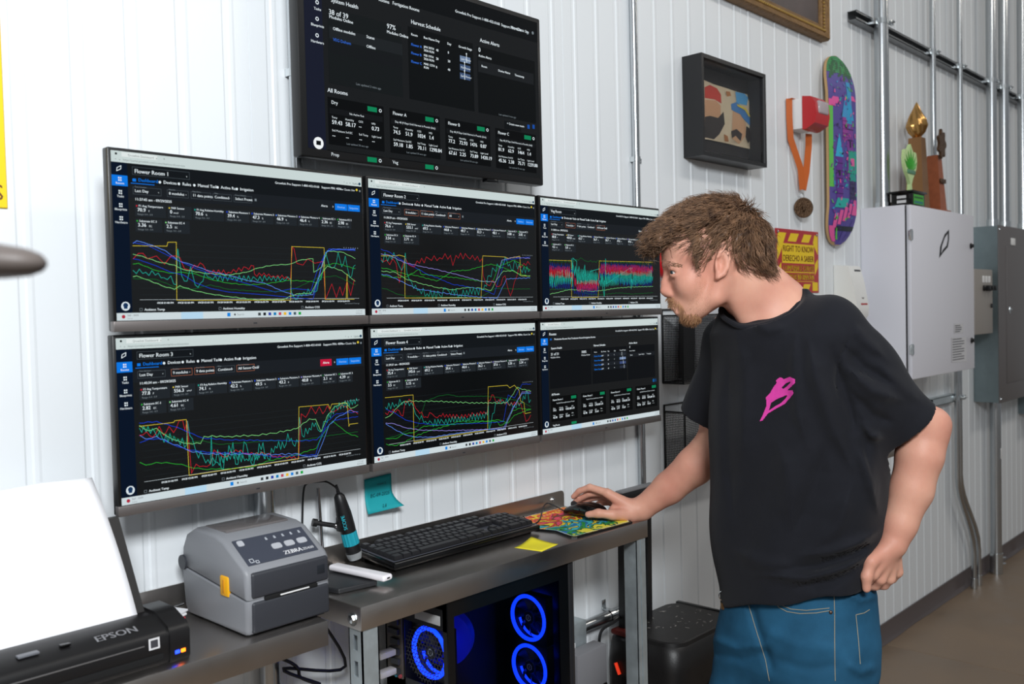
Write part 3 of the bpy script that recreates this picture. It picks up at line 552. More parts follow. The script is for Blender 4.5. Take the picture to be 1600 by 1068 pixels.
# strut rail high on the right with its clamps and conduits
ST_Z = 2.812
rail = thing('strut_rail', (5.6, -0.02, ST_Z), 'long steel strut channel rail high on the wall holding upright conduits', 'rail')
mb = MB(); xa, xb = 3.945, 9.0
for a, b in (((xa, -0.041, ST_Z-0.0205), (xb, -0.001, ST_Z-0.018)), ((xa, -0.041, ST_Z+0.018), (xb, -0.001, ST_Z+0.0205)), ((xa, -0.003, ST_Z-0.018), (xb, -0.001, ST_Z+0.018)), ((xa, -0.041, ST_Z-0.0205), (xb, -0.0385, ST_Z-0.011)), ((xa, -0.041, ST_Z+0.011), (xb, -0.0385, ST_Z+0.0205))): mb.box2(a, b)
mb.build('channel', M('strut_steel', (140, 142, 144), 0.42, 1.0, var=0.1, vscale=15), rail)
def strut_clamp(parent, x, y, r, z):
    mb = MB(); n = 14; ro = r+0.0022
    for k in range(n):
        a0, a1 = -0.15*math.pi+1.3*math.pi*k/n, -0.15*math.pi+1.3*math.pi*(k+1)/n
        for rr, flip in ((ro, 0), (r+0.0002, 1)):
            q = [(x+rr*math.cos(a), y-rr*math.sin(a)) for a in (a0, a1)]
            P = [(q[0][0], q[0][1], z-0.012), (q[1][0], q[1][1], z-0.012), (q[1][0], q[1][1], z+0.012), (q[0][0], q[0][1], z+0.012)]
            mb.poly(P[::-1] if flip else P)
    mb.rbox2((x+r, y-r*0.9-0.006, z-0.012), (x+r+0.028, y-r*0.9-0.002, z+0.012), 0.001); mb.rbox2((x+r, y-r*0.9+0.002, z-0.012), (x+r+0.028, y-r*0.9+0.006, z+0.012), 0.001)
    mb.rbox2((x-r-0.012, y+r*0.2, z-0.012), (x-r+0.002, -0.03, z+0.012), 0.001)
    o = mb.build('clamp', m_zinc, parent); mb = MB(); mb.cyl((x+r+0.016, y-r*0.9-0.016, z), (x+r+0.016, y-r*0.9+0.014, z), 0.0045, n=6); mb.build('clamp_bolt', m_zinc, o)
A_ = [(1378, 150, 0.030, 1.97, 'thickest steel conduit at the left end of the strut rail, ending on the white cabinet'), (1458, 150, 0.0135, 1.975, 'slim steel conduit just right of the tall bronze trophy'),
      (1500, 150, 0.0135, 1.975, 'slim steel conduit midway along the strut rail, over the white cabinet corner'), (1549, 150, 0.027, 1.985, 'stout steel conduit entering the grey panel, left of the stout pair'),
      (1568, 150, 0.027, 1.985, 'stout steel conduit entering the grey panel, right of the stout pair'), (1597, 150, 0.027, 1.992, 'steel conduit at the right edge of the picture above the grey panel')]
for u, v, r, zb, lab in A_:
    y = -0.0415-r; x = vx(u, v, y)
    t = thing('conduit', (x, y, zb), lab, 'conduit', 'upright conduits on the strut rail'); mb = MB(); mb.cyl((x, y, zb), (x, y, TOPZ), r, n=20); pp = mb.build('pipe', m_emt, t); strut_clamp(t, x, y, r, ST_Z)
    mb = MB(); mb.cyl((x, y, zb+0.002), (x, y, zb+0.05), r+0.004, n=20)
    for q in (0.014, 0.034): mb.cyl((x+r, y-r*0.3, zb+q), (x+r+0.014, y-r*0.5, zb+q), 0.005, n=6)
    mb.build('connector', m_zinc, t)

# ---------------------------------------------------------------- pictures on the wall
m_gold = M('gilt_wood', (128, 98, 62), 0.5, 0.4, bump=0.5, bscale=90, var=0.3, vscale=50)
gx0, gx1, gz0, gz1 = 2.80, 3.69, 2.652, 3.32
t = thing('framed_painting', ((gx0+gx1)/2, -0.02, gz0), 'gilt-framed dark painting high on the wall, cut by the top edge', 'painting')
def frame_ring(mb, x0, x1, z0, z1, prof):
    """picture moulding: profile (inset, y) swept round a rectangle with mitred corners"""
    k = len(prof); vs_ = []
    for cx, cz, sx_, sz_ in ((x0, z0, 1, 1), (x1, z0, -1, 1), (x1, z1, -1, -1), (x0, z1, 1, -1)):
        for d, y in prof: vs_.append((cx+sx_*d, y, cz+sz_*d))
    fs = [(c*k+i, ((c+1)%4)*k+i, ((c+1)%4)*k+(i+1)%k, c*k+(i+1)%k) for c in range(4) for i in range(k)]
    mb.add(vs_, fs)
mb = MB(); frame_ring(mb, gx0, gx1, gz0, gz1, [(0, -0.001), (0, -0.030), (0.006, -0.040), (0.012, -0.034), (0.030, -0.028), (0.044, -0.026), (0.05, -0.020), (0.06, -0.018), (0.06, -0.001)])
fr = mb.build('frame', m_gold, t)
mb = MB()
for i in range(58):
    x = gx0+0.03+(gx1-gx0-0.06)*i/57
    mb.sphere((x, -0.030, gz0+0.036), (0.0055, 0.005, 0.0055), 8)
for i in range(44):
    z = gz0+0.036+(gz1-gz0-0.072)*i/43
    mb.sphere((gx1-0.036, -0.030, z), (0.0055, 0.005, 0.0055), 8)
mb.build('beading', M('gilt_bead', (205, 170, 100), 0.35, 0.8), fr, kind='stuff')
mb = MB(); mb.box2((gx0+0.055, -0.016, gz0+0.055), (gx1-0.055, -0.004, gz1-0.055)); mb.build('canvas', M('dark_oil_paint', (62, 50, 50), 0.4, var=0.45, vscale=7), t)

bx0, bx1, bz0, bz1, by = 2.645, 3.072, 2.073, 2.404, -0.075
t = thing('shadow_box_frame', ((bx0+bx1)/2, by/2, bz0), 'deep black shadow box frame holding a torn beige drawing', 'picture frame')
mb = MB(); frame_ring(mb, bx0, bx1, bz0, bz1, [(0, -0.001), (0, by), (0.013, by), (0.016, by+0.006), (0.016, -0.001)]); mb.build('frame', M('satin_black_wood', (24, 24, 26), 0.38), t)
mb = MB(); mb.box2((bx0+0.012, -0.010, bz0+0.012), (bx1-0.012, -0.002, bz1-0.012)); mb.build('backing', M('charcoal_mat', (40, 38, 38), 0.7), t)
mb = MB(); mb.box2((bx0+0.014, by+0.008, bz0+0.014), (bx1-0.014, by+0.010, bz1-0.014))
m_glass = M('picture_glass', (255, 255, 255), 0.0, trans=1.0, ior=1.2); mb.build('glass', m_glass, t)
def zoomer(ox, oy, k, y): return lambda x, z: PW(ox+x*k, oy+z*k, y)
def blob(mb, f, pts, col, lift=0.0):
    mb.ink = lin(col); P = [f(*p)-V3((0, lift, 0)) for p in pts]
    n2 = np.cross(P[1]-P[0], P[2]-P[0]); mb.poly(P)
def orient(mb):
    """turn every flat printed piece to face the room (-Y)"""
    for i, f in enumerate(mb.f):
        P = [V3(mb.v[j]) for j in f]; a = sum((P[k][0]*P[(k+1)%len(P)][2]-P[(k+1)%len(P)][0]*P[k][2]) for k in range(len(P)))
        if a < 0: mb.f[i] = f[::-1]
f = zoomer(1040, 60, 0.3184, -0.016)
mb = MB()
paper = [(188,205),(235,225),(300,245),(350,262),(400,275),(405,300),(428,345),(425,420),(437,470),(432,545),(380,535),(300,515),(230,500),(188,492)]
mb.ink = lin((206, 190, 160)); P = [f(*p) for p in paper]; mb.add(P+[p+V3((0, 0.004, 0)) for p in P], [tuple(range(len(P)))]+[(i, (i+1)%len(P), len(P)+(i+1)%len(P), len(P)+i) for i in range(len(P))])
for i, (pts, c) in enumerate([
    # a plain stand-in: two loose figures made of flat colour shapes
    ([(190,240),(215,228),(250,245),(270,275),(272,320),(240,300),(190,292)], (186, 52, 38)), ([(190,300),(245,305),(268,330),(268,380),(240,420),(190,410)], (196, 150, 112)),
    ([(190,385),(215,380),(255,390),(282,360),(288,420),(262,470),(235,495),(190,485)], (40, 34, 32)),
    ([(340,262),(385,272),(402,290),(396,330),(345,318)], (74, 150, 200)), ([(318,322),(345,312),(400,362),(418,395),(412,430),(360,375),(320,350)], (60, 120, 180)),
    ([(325,355),(362,372),(392,420),(388,480),(356,520),(322,490)], (200, 156, 118)), ([(318,455),(345,445),(372,470),(364,505),(340,478),(322,490)], (44, 34, 30)), ([(392,430),(412,445),(420,490),(400,515),(388,485)], (44, 34, 30)),
    ([(345,322),(392,345),(414,388),(404,384),(384,352),(348,332)], (214, 190, 60)), ([(282,470),(300,480),(305,508),(285,505)], (170, 110, 60)), ([(290,260),(310,262),(316,282),(296,286)], (170, 110, 60))]):
    mb.ink = lin(c); mb.poly([f(*p)-V3((0, 0.0006+0.0003*i, 0)) for p in pts])
orient(mb); mb.build('drawing', m_ink, t, label='torn beige paper with two loosely drawn heads', smooth=0)

# ---------------------------------------------------------------- alarm strobe, medal, skateboard, sign
ax0, ax1, az0, az1 = 3.385, 3.490, 2.255, 2.372
t = thing('fire_alarm_strobe', (3.46, -0.03, az0), 'red fire alarm strobe with clear lens on a white wall box', 'fire alarm')
mb = MB(); mb.rbox2((ax0, -0.064, az0), (ax1, -0.001, az1), 0.004); mb.build('back_box', m_white, t)
mb = MB(); mb.prism([(-0.045, 0), (-0.062, 0.002), (-0.095, 0.020), (-0.102, 0.05), (-0.098, 0.095), (-0.080, 0.122), (-0.045, 0.128)], (ax0-0.006, -0.018, az0-0.006), (0, 1, 0), (0, 0, 1), ax1-ax0+0.012); mb.build('housing', M('alarm_red', (190, 40, 45), 0.35), t)
mb = MB(); mb.rbox2((ax0+0.012, -0.126, az0+0.05), (ax1-0.012, -0.108, az0+0.10), 0.008, seg=3); mb.build('lens', M('clear_lens', (230, 230, 235), 0.08, trans=0.5), t)
t = thing('medal', (3.45, -0.02, 1.92), 'bronze medal hanging on an orange ribbon from the fire alarm', 'medal')
m_rib = M('orange_ribbon', (196, 96, 34), 0.6, bump=0.1, bscale=500)
def ribbon(mb, pts, w, nrm_):
    P = []; 
    for i, p in enumerate(pts):
        p = V3(p); d = nrm(V3(pts[min(i+1, len(pts)-1)])-V3(pts[max(0, i-1)])); s_ = nrm(np.cross(d, V3(nrm_)))*w/2; P += [p-s_, p+s_]
    k = len(pts); n3 = nrm(nrm_)*0.0008; vs_ = [p-n3 for p in P]+[p+n3 for p in P]
    fs = [(2*i, 2*i+1, 2*i+3, 2*i+2) for i in range(k-1)]+[(2*k+2*i, 2*k+2*i+2, 2*k+2*i+3, 2*k+2*i+1) for i in range(k-1)]
    fs += [(2*i, 2*i+2, 2*k+2*i+2, 2*k+2*i) for i in range(k-1)]+[(2*i+1, 2*k+2*i+1, 2*k+2*i+3, 2*i+3) for i in range(k-1)]
    mb.add(vs_, fs)
mb = MB(); ribbon(mb, [(ax0-0.014, -0.014, az1+0.002), (ax0-0.014, -0.014, 2.30), (ax0-0.010, -0.016, 2.22), (3.43, -0.028, 2.11), (3.452, -0.025, 2.03)], 0.024, (-1, -0.9, 0))
ribbon(mb, [(3.488, -0.036, 2.250), (3.486, -0.036, 2.20), (3.475, -0.03, 2.10), (3.456, -0.024, 2.03)], 0.030, (-0.5, -1, 0)); mb.rbox2((ax0-0.016, -0.028, az1+0.0005), (ax1, -0.006, az1+0.0025), 0.0008); mb.build('ribbon', m_rib, t)
mb = MB(); mb.lathe([(0.0, -0.004), (0.036, -0.004), (0.040, -0.001), (0.040, 0.002), (0.036, 0.004), (0.030, 0.003), (0.0, 0.0045)], (3.447, -0.030, 1.958), (-0.75, -1, 0.0), 28); 
m_bronze = M('dark_bronze', (96, 74, 56), 0.45, 0.8, bump=0.6, bscale=160, var=0.3, vscale=60); md = mb.build('disc', m_bronze, t)
mb = MB(); mb.tube([V3((3.45, -0.022, 2.005))+0.012*V3((math.cos(a)*0.97, -0.25*math.cos(a), math.sin(a))) for a in [2*math.pi*i/14 for i in range(15)]], 0.0016, 6); mb.build('ring', m_zinc, t)
mb = MB(); mb.sphere((3.444, -0.034, 1.958), (0.010, 0.006, 0.017), 10); mb.build('relief', m_bronze, md)

SKL = PW(1290, 230, -0.03); SKR = PW(1334, 230, -0.058)
sx_ = nrm(np.array([SKR[0]-SKL[0], SKR[1]-SKL[1], 0])); sc = V3(((SKL[0]+SKR[0])/2, -0.050, 0)); sk0, sk1 = 1.822, 2.605; hw = 0.104; sn = V3((sx_[1], -sx_[0], 0))
if sn[1] > 0: sn = -sn
t = thing('skateboard_deck', (sc[0], sc[1], sk0), 'brightly painted skateboard deck hung upright on the wall', 'skateboard deck')
def deck_pt(a, b, off=0.0):
    """a across -1..1, b 0 bottom..1 top"""
    z = sk0+(sk1-sk0)*b; e = min(b, 1-b)*(sk1-sk0); k = 1.0
    if e < 0.14: k = math.sqrt(max(0.0, 1-((0.14-e)/0.14)**2.2))
    kick = 0.032*max(0.0, (0.17-e)/0.17)**1.5; conc = 0.006*a*a
    return sc+sx_*(a*hw*k)+V3((0, 0, z))-sc*V3((0, 0, 1))+sn*(off-kick+0.012-conc)
nb, na = 40, 8; mb = MB(); vs_ = []; bb = [0.5-0.5*math.cos(math.pi*i/nb) for i in range(nb+1)]
for off in (0.0, -0.011):
    for b in bb:
        for j in range(na+1): vs_.append(deck_pt(-1+2*j/na, b, off))
N_ = (nb+1)*(na+1); fs = []
for i in range(nb):
    for j in range(na): q = i*(na+1)+j; fs += [(q, q+1, q+na+2, q+na+1), (N_+q, N_+q+na+1, N_+q+na+2, N_+q+1)]
    q = i*(na+1); fs += [(q, q+na+1, N_+q+na+1, N_+q)]; q += na; fs += [(q, N_+q, N_+q+na+1, q+na+1)]
mb.add(vs_, fs); mb.build('deck', M('maple_ply', (196, 160, 112), 0.5), t, smooth=60)
# painted underside: flat colour shapes following the deck (an invented fairground of towers)
mb = MB()
def patch(a0, a1, b0, b1, col, lay, na_=4, nb_=4, shear=0.0, taper=1.0):
    mb.ink = lin(col); P = []
    for i in range(nb_+1):
        for j in range(na_+1):
            b = b0+(b1-b0)*i/nb_; kk = 1+(taper-1)*i/nb_; am = (a0+a1)/2; a = am+((a0+(a1-a0)*j/na_)-am)*kk+shear*i/nb_
            P.append(deck_pt(max(-0.985, min(0.985, a)), max(0.004, min(0.996, b)), 0.0008+0.0004*lay))
    mb.add(P, [(i*(na_+1)+j, i*(na_+1)+j+1, (i+1)*(na_+1)+j+1, (i+1)*(na_+1)+j) for i in range(nb_) for j in range(na_)])
patch(-1, 1, 0.003, 0.997, (84, 72, 150), 0, 8, 40)
for i in range(26): patch(-1, 1, 0.90+0.0038*i, 0.903+0.0038*i, (64, 170, 90) if i % 3 else (36, 84, 52), 1, 8, 1)
R_ = random.Random(5)
for i in range(30): a = R_.uniform(-0.9, 0.8); patch(a, a+0.16, 0.86+R_.random()*0.12, 0.88+R_.random()*0.11, (40, 92, 58), 2, 1, 1, 0.1)
patch(-1, -0.72, 0.30, 0.74, (96, 190, 80), 1, 2, 14); patch(-0.98, -0.55, 0.72, 0.755, (224, 88, 160), 2); patch(-0.9, -0.2, 0.735, 0.77, (224, 88, 160), 2, taper=0.5); patch(0.3, 0.98, 0.765, 0.79, (224, 88, 160), 2, taper=0.4)
for a, b0, w, h, c, rc in ((0.45, 0.34, 0.5, 0.32, (124, 58, 150), (40, 160, 210)), (-0.35, 0.24, 0.44, 0.22, (98, 44, 140), (50, 170, 214)), (0.1, 0.55, 0.4, 0.12, (150, 60, 150), (60, 150, 205)), (0.62, 0.24, 0.5, 0.10, (60, 54, 96), (36, 150, 140))):
    patch(a-w/2, a+w/2, b0, b0+h, c, 3, 3, 6); patch(a-w*0.62, a+w*0.62, b0+h, b0+h+0.12, rc, 4, 3, 6, taper=0.06)
    for i in range(5): patch(a-w/2, a+w/2, b0+h*(0.12+0.18*i), b0+h*(0.135+0.18*i), (50, 24, 84), 5, 2, 1)
    patch(a-0.05, a+0.05, b0+h*0.55, b0+h*0.68, (20, 20, 40), 6, 1, 1)
patch(0.2, 0.6, 0.64, 0.86, (44, 150, 200), 4, 2, 4, taper=0.75); patch(0.3, 0.95, 0.38, 0.50, (40, 160, 140), 5, 3, 4); patch(0.45, 0.75, 0.42, 0.46, (224, 100, 160), 6, 2, 2)
patch(-0.7, 0.1, 0.195, 0.245, (40, 168, 160), 5, 3, 2, shear=0.2)
for i in range(5): patch(-0.75+0.32*i, -0.52+0.32*i, 0.09+0.018*i, 0.165+0.018*i, (226, 92, 160), 6, 2, 3, shear=0.12)
patch(-1, 0.98, 0.075, 0.10, (30, 40, 52), 4, 4, 1, shear=0.1); patch(-0.98, -0.6, 0.02, 0.10, (226, 92, 160), 5, 2, 3); patch(0.55, 0.98, 0.16, 0.24, (226, 92, 160), 5, 2, 3, taper=0.4); patch(-0.55, -0.35, 0.03, 0.09, (96, 190, 80), 6, 1, 2, taper=0.3)
PAL = [(226, 92, 160), (40, 168, 160), (50, 150, 205), (124, 58, 150), (96, 190, 80), (60, 44, 110), (30, 30, 52)]
for i in range(150):
    a, b = R_.uniform(-0.92, 0.86), R_.uniform(0.12, 0.86); w, h = R_.uniform(0.03, 0.14), R_.uniform(0.004, 0.022); patch(a, a+w, b, b+h, R_.choice(PAL), 7, 1, 1, R_.uniform(-0.1, 0.1), R_.uniform(0.2, 1.0))
for i in range(9): a = R_.uniform(-0.8, 0.7); b = R_.uniform(0.02, 0.09); patch(a, a+0.05, b, b+0.05, (60, 50, 120), 3, 1, 3, shear=0.2)
mb.build('painted_graphic', m_ink, t, smooth=60)
for a, b in ((-0.5, 0.12), (0.5, 0.12), (-0.5, 0.88), (0.5, 0.88)): p = deck_pt(a*0.4, b, -0.004); mb = MB(); mb.cyl(p, (p[0], -0.001, p[2]), 0.004, n=8); mb.build('hanging_pin', m_zinc, t)

nx0, nx1, nz0, nz1 = 3.262, 3.628, 1.626, 1.873
t = thing('right_to_know_sign', ((nx0+nx1)/2, -0.004, nz0), 'red and yellow right to know safety sign with hazard stripes', 'sign')
mb = MB(); mb.rbox2((nx0, -0.0045, nz0), (nx1, -0.002, nz1), 0.001, seg=1); mb.build('plate', M('sign_red', (176, 36, 44), 0.35), t)
mb = MB(); f2 = lambda a, b, l=0: V3((nx0+a*(nx1-nx0), -0.0047-0.0003*l, nz0+b*(nz1-nz0))); yl = lin((236, 200, 24)); mb.ink = yl
def quad(a, b, c, d, l=0, sh=0.0): mb.poly([f2(a, b, l), f2(c, b, l), f2(c+sh, d, l), f2(a+sh, d, l)])
mb.poly([f2(0.03, 0.70), f2(0.05, 0.94), f2(0.24, 0.94), f2(0.10, 0.62), f2(0.03, 0.50)]); quad(0.27, 0.81, 0.46, 0.94, 0, 0.07); quad(0.58, 0.81, 0.76, 0.94, 0, 0.07); mb.poly([f2(0.86, 0.81), f2(0.90, 0.94), f2(0.98, 0.94), f2(0.98, 0.62), f2(0.90, 0.74)])
mb.poly([f2(0.03, 0.10), f2(0.12, 0.24), f2(0.12, 0.48), f2(0.03, 0.36)]); mb.poly([f2(0.90, 0.28), f2(0.98, 0.42), f2(0.98, 0.56), f2(0.90, 0.46)]); quad(0.84, 0.03, 0.97, 0.17)
quad(0.27, 0.04, 0.45, 0.14, 0, 0.06); quad(0.58, 0.04, 0.74, 0.14, 0, 0.06)
quad(0.14, 0.475, 0.885, 0.775, 1)
mb.ink = lin((120, 20, 30))
for tx, b, c in (('RIGHT TO KNOW', 0.65, 0), ('DERECHO A SABER', 0.50, 0), ('COMPLIANCE CENTER', 0.345, 1), ('CENTRO DE INFORMACION', 0.205, 1)):
    mb.ink = yl if c else lin((130, 20, 30)); put_text(mb, tx, f2(0.155, b, 2), UX, UZ, 0.0235 if not c else 0.0225, width=0.715*(nx1-nx0), bold=0.0014)
    if c: 
        for q in (b-0.028, b+0.122): quad(0.14, q, 0.885, q+0.008, 1)
mb.ink = yl
pb = f2(0.765, 0.205+0.10, 2); mb.poly([pb, pb+V3((0.004, 0, 0)), pb+V3((0.008, 0, 0.006)), pb+V3((0.004, 0, 0.006))])
mb.build('print', m_ink, t, smooth=0)
for a in (0.05, 0.95):
    mb = MB(); mb.lathe([(0.006, 0), (0.006, 0.003), (0.003, 0.005), (0, 0.0055)], f2(a, 0.945, 0)+V3((0, 0.001, 0)), (0, -1, 0), 10); mb.build('screw', m_zinc, t)

mb = MB(); p = PW(1043, 409, -0.05); mb.lathe([(0, -0.045), (0.025, -0.043), (0.043, -0.025), (0.05, 0.0), (0.043, 0.025), (0.025, 0.043), (0, 0.045)], p+V3((0, 0.004, -0.004)), (0, 1, 0), 24)
mb.build('red_bell', M('bell_red', (205, 24, 34), 0.3), None, label='rounded red fitting on the wall, mostly hidden behind the face', category='alarm bell')

# wire-mesh wall pockets behind the man
m_mesh = M('black_wire', (18, 18, 19), 0.4, 0.3)
def pocket(x0, z0, lab, w=0.33, h=0.215, d=0.08):
    t = thing('mesh_wall_pocket', (x0+w/2, -d/2, z0), lab, 'file holder', 'mesh pockets on the wall')
    mb = MB()
    for y in (-0.004, -d):
        zt_ = z0+h if y < -0.01 else z0+h+0.02
        mb.tube([(x0, y, z0), (x0+w, y, z0), (x0+w, y, zt_), (x0, y, zt_), (x0, y, z0)], 0.0035, 8)
    for x in (x0, x0+w):
        for z in (z0, z0+h): mb.tube([(x, -0.004, z), (x, -d, z)], 0.0035, 6)
    mb.build('rim', m_mesh, t)
    mb = MB()
    for face in range(4):
        if face == 0: O, a, b = V3((x0, -d, z0)), V3((w, 0, 0)), V3((0, 0, h))
        elif face == 1: O, a, b = V3((x0, -0.004, z0)), V3((0, -d+0.004, 0)), V3((0, 0, h))
        elif face == 2: O, a, b = V3((x0+w, -0.004, z0)), V3((0, -d+0.004, 0)), V3((0, 0, h))
        else: O, a, b = V3((x0, -0.004, z0)), V3((w, 0, 0)), V3((0, -d+0.004, 0))
        la, lb = np.linalg.norm(a), np.linalg.norm(b); st = 0.0055; na_, nb_ = int(la/st), int(lb/st); nn_ = nrm(np.cross(a, b))*0.0004
        for i in range(1, na_): q = O+a*i/na_; e = nrm(a)*0.0011; mb.poly([q-e, q+e, q+e+b, q-e+b])
        for i in range(1, nb_): q = O+b*i/nb_+nn_; e = nrm(b)*0.0011; mb.poly([q-e, q+e, q+e+a, q-e+a])
    mb.build('wire_mesh', m_mesh, t, kind='stuff', smooth=0); return t
pocket(2.497, 1.338, 'upper black wire-mesh wall pocket, behind the man\'s chin')
pocket(2.50, 1.03, 'lower black wire-mesh wall pocket, behind the man\'s right arm')
for i, (x, w, tilt, c, lab) in enumerate(((2.53, 0.09, 0.06, (40, 40, 44), 'dark folder leaning in the upper mesh pocket'), (2.60, 0.20, -0.02, (186, 188, 192), 'pale paper booklet with a curled top in the upper mesh pocket'))):
    mb = MB(); mb.rbox((x+w/2, -0.045-0.018*i, 1.345+0.12), (w, 0.006, 0.235-0.02*i), 0.002, np.array(Euler((0, tilt, 0)).to_matrix())); mb.build('file_folder', M('folder%d' % i, c, 0.6), None, label=lab, category='folder')

# soap dispenser
t = thing('soap_dispenser', (3.80, -0.05, 1.50), 'white wall soap dispenser left of the white cabinet', 'dispenser')
dx0, dx1 = 3.775, 3.895
mb = MB(); mb.prism([(-0.001, 0), (-0.075, 0), (-0.098, 0.03), (-0.10, 0.07), (-0.082, 0.17), (-0.066, 0.232), (-0.058, 0.24), (-0.001, 0.245)], (dx0, 0, 1.497), (0, 1, 0), (0, 0, 1), dx1-dx0); mb.build('housing', M('dispenser_white', (232, 232, 228), 0.35), t)
dn = nrm(V3((0, -0.984, -0.176))); du = nrm(V3((0, 0.176, 0.984)))
def disp(a, b, l=0): # a across, b up the sloped front
    z = 0.07+b*0.162; y = -0.10+(0.034)*b; return V3((dx0+a*(dx1-dx0), y-0.0008-0.0003*l, 1.497+z))
mb = MB(); mb.ink = lin((50, 50, 54)); dbar = lambda a, b, c, d: mb.poly([disp(a, b), disp(c, b), disp(c, d), disp(a, d)]); dbar(0.40, 0.90, 0.92, 0.95); mb.ink = lin((170, 40, 44)); dbar(0.52, 0.72, 0.85, 0.755); dbar(0.35, 0.03, 0.90, 0.075)
mb.ink = lin((120, 124, 130)); 
for i in range(5): dbar(0.52+0.02*(i % 2), 0.66-0.05*i, 0.86-0.03*(i % 3), 0.682-0.05*i)
mb.ink = lin((120, 116, 112)); mb.poly([disp(0.62+0.14*math.cos(2*math.pi*k/18), 0.30+0.12*math.sin(2*math.pi*k/18), 1) for k in range(18)]); mb.build('print', m_ink, t, smooth=0)
mb = MB(); mb.rbox2((dx0+0.015, -0.094, 1.478), (dx1-0.015, -0.03, 1.499), 0.006); mb.build('nozzle', m_dark, t)
mb = MB(); mb.rbox((3.66, -0.02, 1.545), (0.11, 0.03, 0.05), 0.012); mb.build('yellow_sponge', M('sponge_yellow', (226, 196, 50), 0.8, bump=0.4, bscale=200), None, label='yellow block fixed to the wall just left of the soap dispenser', category='sponge')

# ---------------------------------------------------------------- white cabinet, trophies, grey panels
cx0, cx1, cz0, cz1, cy = 4.055, 4.89, 1.245, 1.996, -0.214
m_cab = M('cabinet_white', (224, 224, 232), 0.38)
t = thing('wall_cabinet', ((cx0+cx1)/2, cy/2, cz0), 'white steel wall cabinet with a black leaf emblem on its door', 'cabinet')
mb = MB(); mb.rbox2((cx0, cy+0.022, cz0), (cx1, -0.001, cz1), 0.003); mb.build('body', m_cab, t)
mb = MB(); mb.rbox2((cx0+0.012, cy, cz0+0.001), (cx1+0.002, cy+0.020, cz1-0.001), 0.003); dr = mb.build('door', m_cab, t)
mb = MB(); mb.box2((cx0+0.004, cy+0.018, cz0+0.003), (cx1-0.004, cy+0.024, cz1-0.003)); mb.build('seal', m_black, t)
for z in (cz0+0.13, cz1-0.13):
    mb = MB(); mb.rbox2((cx0+0.006, cy-0.004, z-0.02), (cx0+0.028, cy+0.01, z+0.02), 0.002); mb.cyl((cx0+0.010, cy-0.003, z-0.024), (cx0+0.010, cy-0.003, z+0.024), 0.005, n=10); mb.build('hinge', m_zinc, t)
for z in (cz0+0.14, cz1-0.15):
    mb = MB(); mb.lathe([(0.014, 0), (0.014, 0.004), (0.009, 0.008), (0.009, 0.014), (0, 0.015)], (cx1-0.045, cy, z), (0, -1, 0), 14); mb.build('latch', m_black, dr)
mb = MB(); mb.ink = lin((24, 24, 28)); yy = cy-0.0008
g = lambda u, v, l=0.0: PW(u, v, yy-l)
lo = [(1467.5, 403), (1469, 385), (1476, 366), (1483, 358), (1483, 375), (1481, 386), (1474, 394)]; li = [(1470.5, 396), (1472, 384), (1476.5, 371), (1481, 364.5), (1481, 375), (1479, 383.5), (1473.5, 389.5)]
k = len(lo); mb.add([g(*p) for p in lo]+[g(*p) for p in li], [(i, (i+1)%k, k+(i+1)%k, k+i) for i in range(k)])
orient(mb); mb.build('leaf_emblem', m_ink, dr, smooth=0)
for (u0, u1, v0, v1, rows) in ((1491, 1505, 505.5, 521, 4), (1487, 1510, 527, 566, 9)):
    mb = MB()
    mb.ink = lin((205, 205, 208)); mb.poly([g(u0, v1, 0.0003), g(u1, v1-1.5, 0.0003), g(u1, v0-0.8, 0.0003), g(u0, v0, 0.0003)]); mb.ink = lin((90, 90, 96))
    for r in range(rows):
        v = v0+2+(v1-v0-3)*r/rows; p = g(u0+1.5, v+2, 0.0006); w_ = float(g(u1-1.5, v, 0.0006)[0]-p[0])*(0.9 if r % 3 else 0.7); mb.poly([p, p+UX*w_, p+UX*w_+UZ*0.0045, p+UZ*0.0045])
    orient(mb); mb.build('warning_label', m_ink, dr, smooth=0)
# trophies standing on the cabinet
tz = cz1
px_, py_ = 4.190, -0.158
t = thing('green_trophy', (px_, py_, tz), 'green leafy cup-shaped acrylic trophy on a black base', 'trophy')
mb = MB(); mb.rbox2((px_-0.075, py_-0.045, tz), (px_+0.075, py_+0.045, tz+0.058), 0.002); mb.rbox2((px_-0.085, py_-0.052, tz+0.056), (px_+0.085, py_+0.052, tz+0.066), 0.002); mb.build('base', m_gloss, t)
mb = MB(); mb.ink = lin((70, 170, 60)); mb.poly([(px_-0.06, py_-0.0458, tz+0.008), (px_+0.06, py_-0.0458, tz+0.008), (px_+0.06, py_-0.0458, tz+0.05), (px_-0.06, py_-0.0458, tz+0.05)]); mb.ink = lin((30, 90, 40)); tb = lambda a, b, c, d: mb.poly([(px_+a, py_-0.0462, tz+b), (px_+c, py_-0.0462, tz+b), (px_+c, py_-0.0462, tz+d), (px_+a, py_-0.0462, tz+d)]); tb(-0.05, 0.034, 0.05, 0.041); mb.ink = lin((40, 120, 120)); tb(-0.05, 0.012, 0.05, 0.022)
for q in range(2): mb.ink = lin((210, 210, 210)); mb.poly([(px_-0.0758, py_+0.02, tz+0.014+0.02*q), (px_-0.0758, py_-0.02, tz+0.014+0.02*q), (px_-0.0758, py_-0.02, tz+0.026+0.02*q), (px_-0.0758, py_+0.02, tz+0.026+0.02*q)])
mb.build('plaque', m_ink, t, smooth=0)
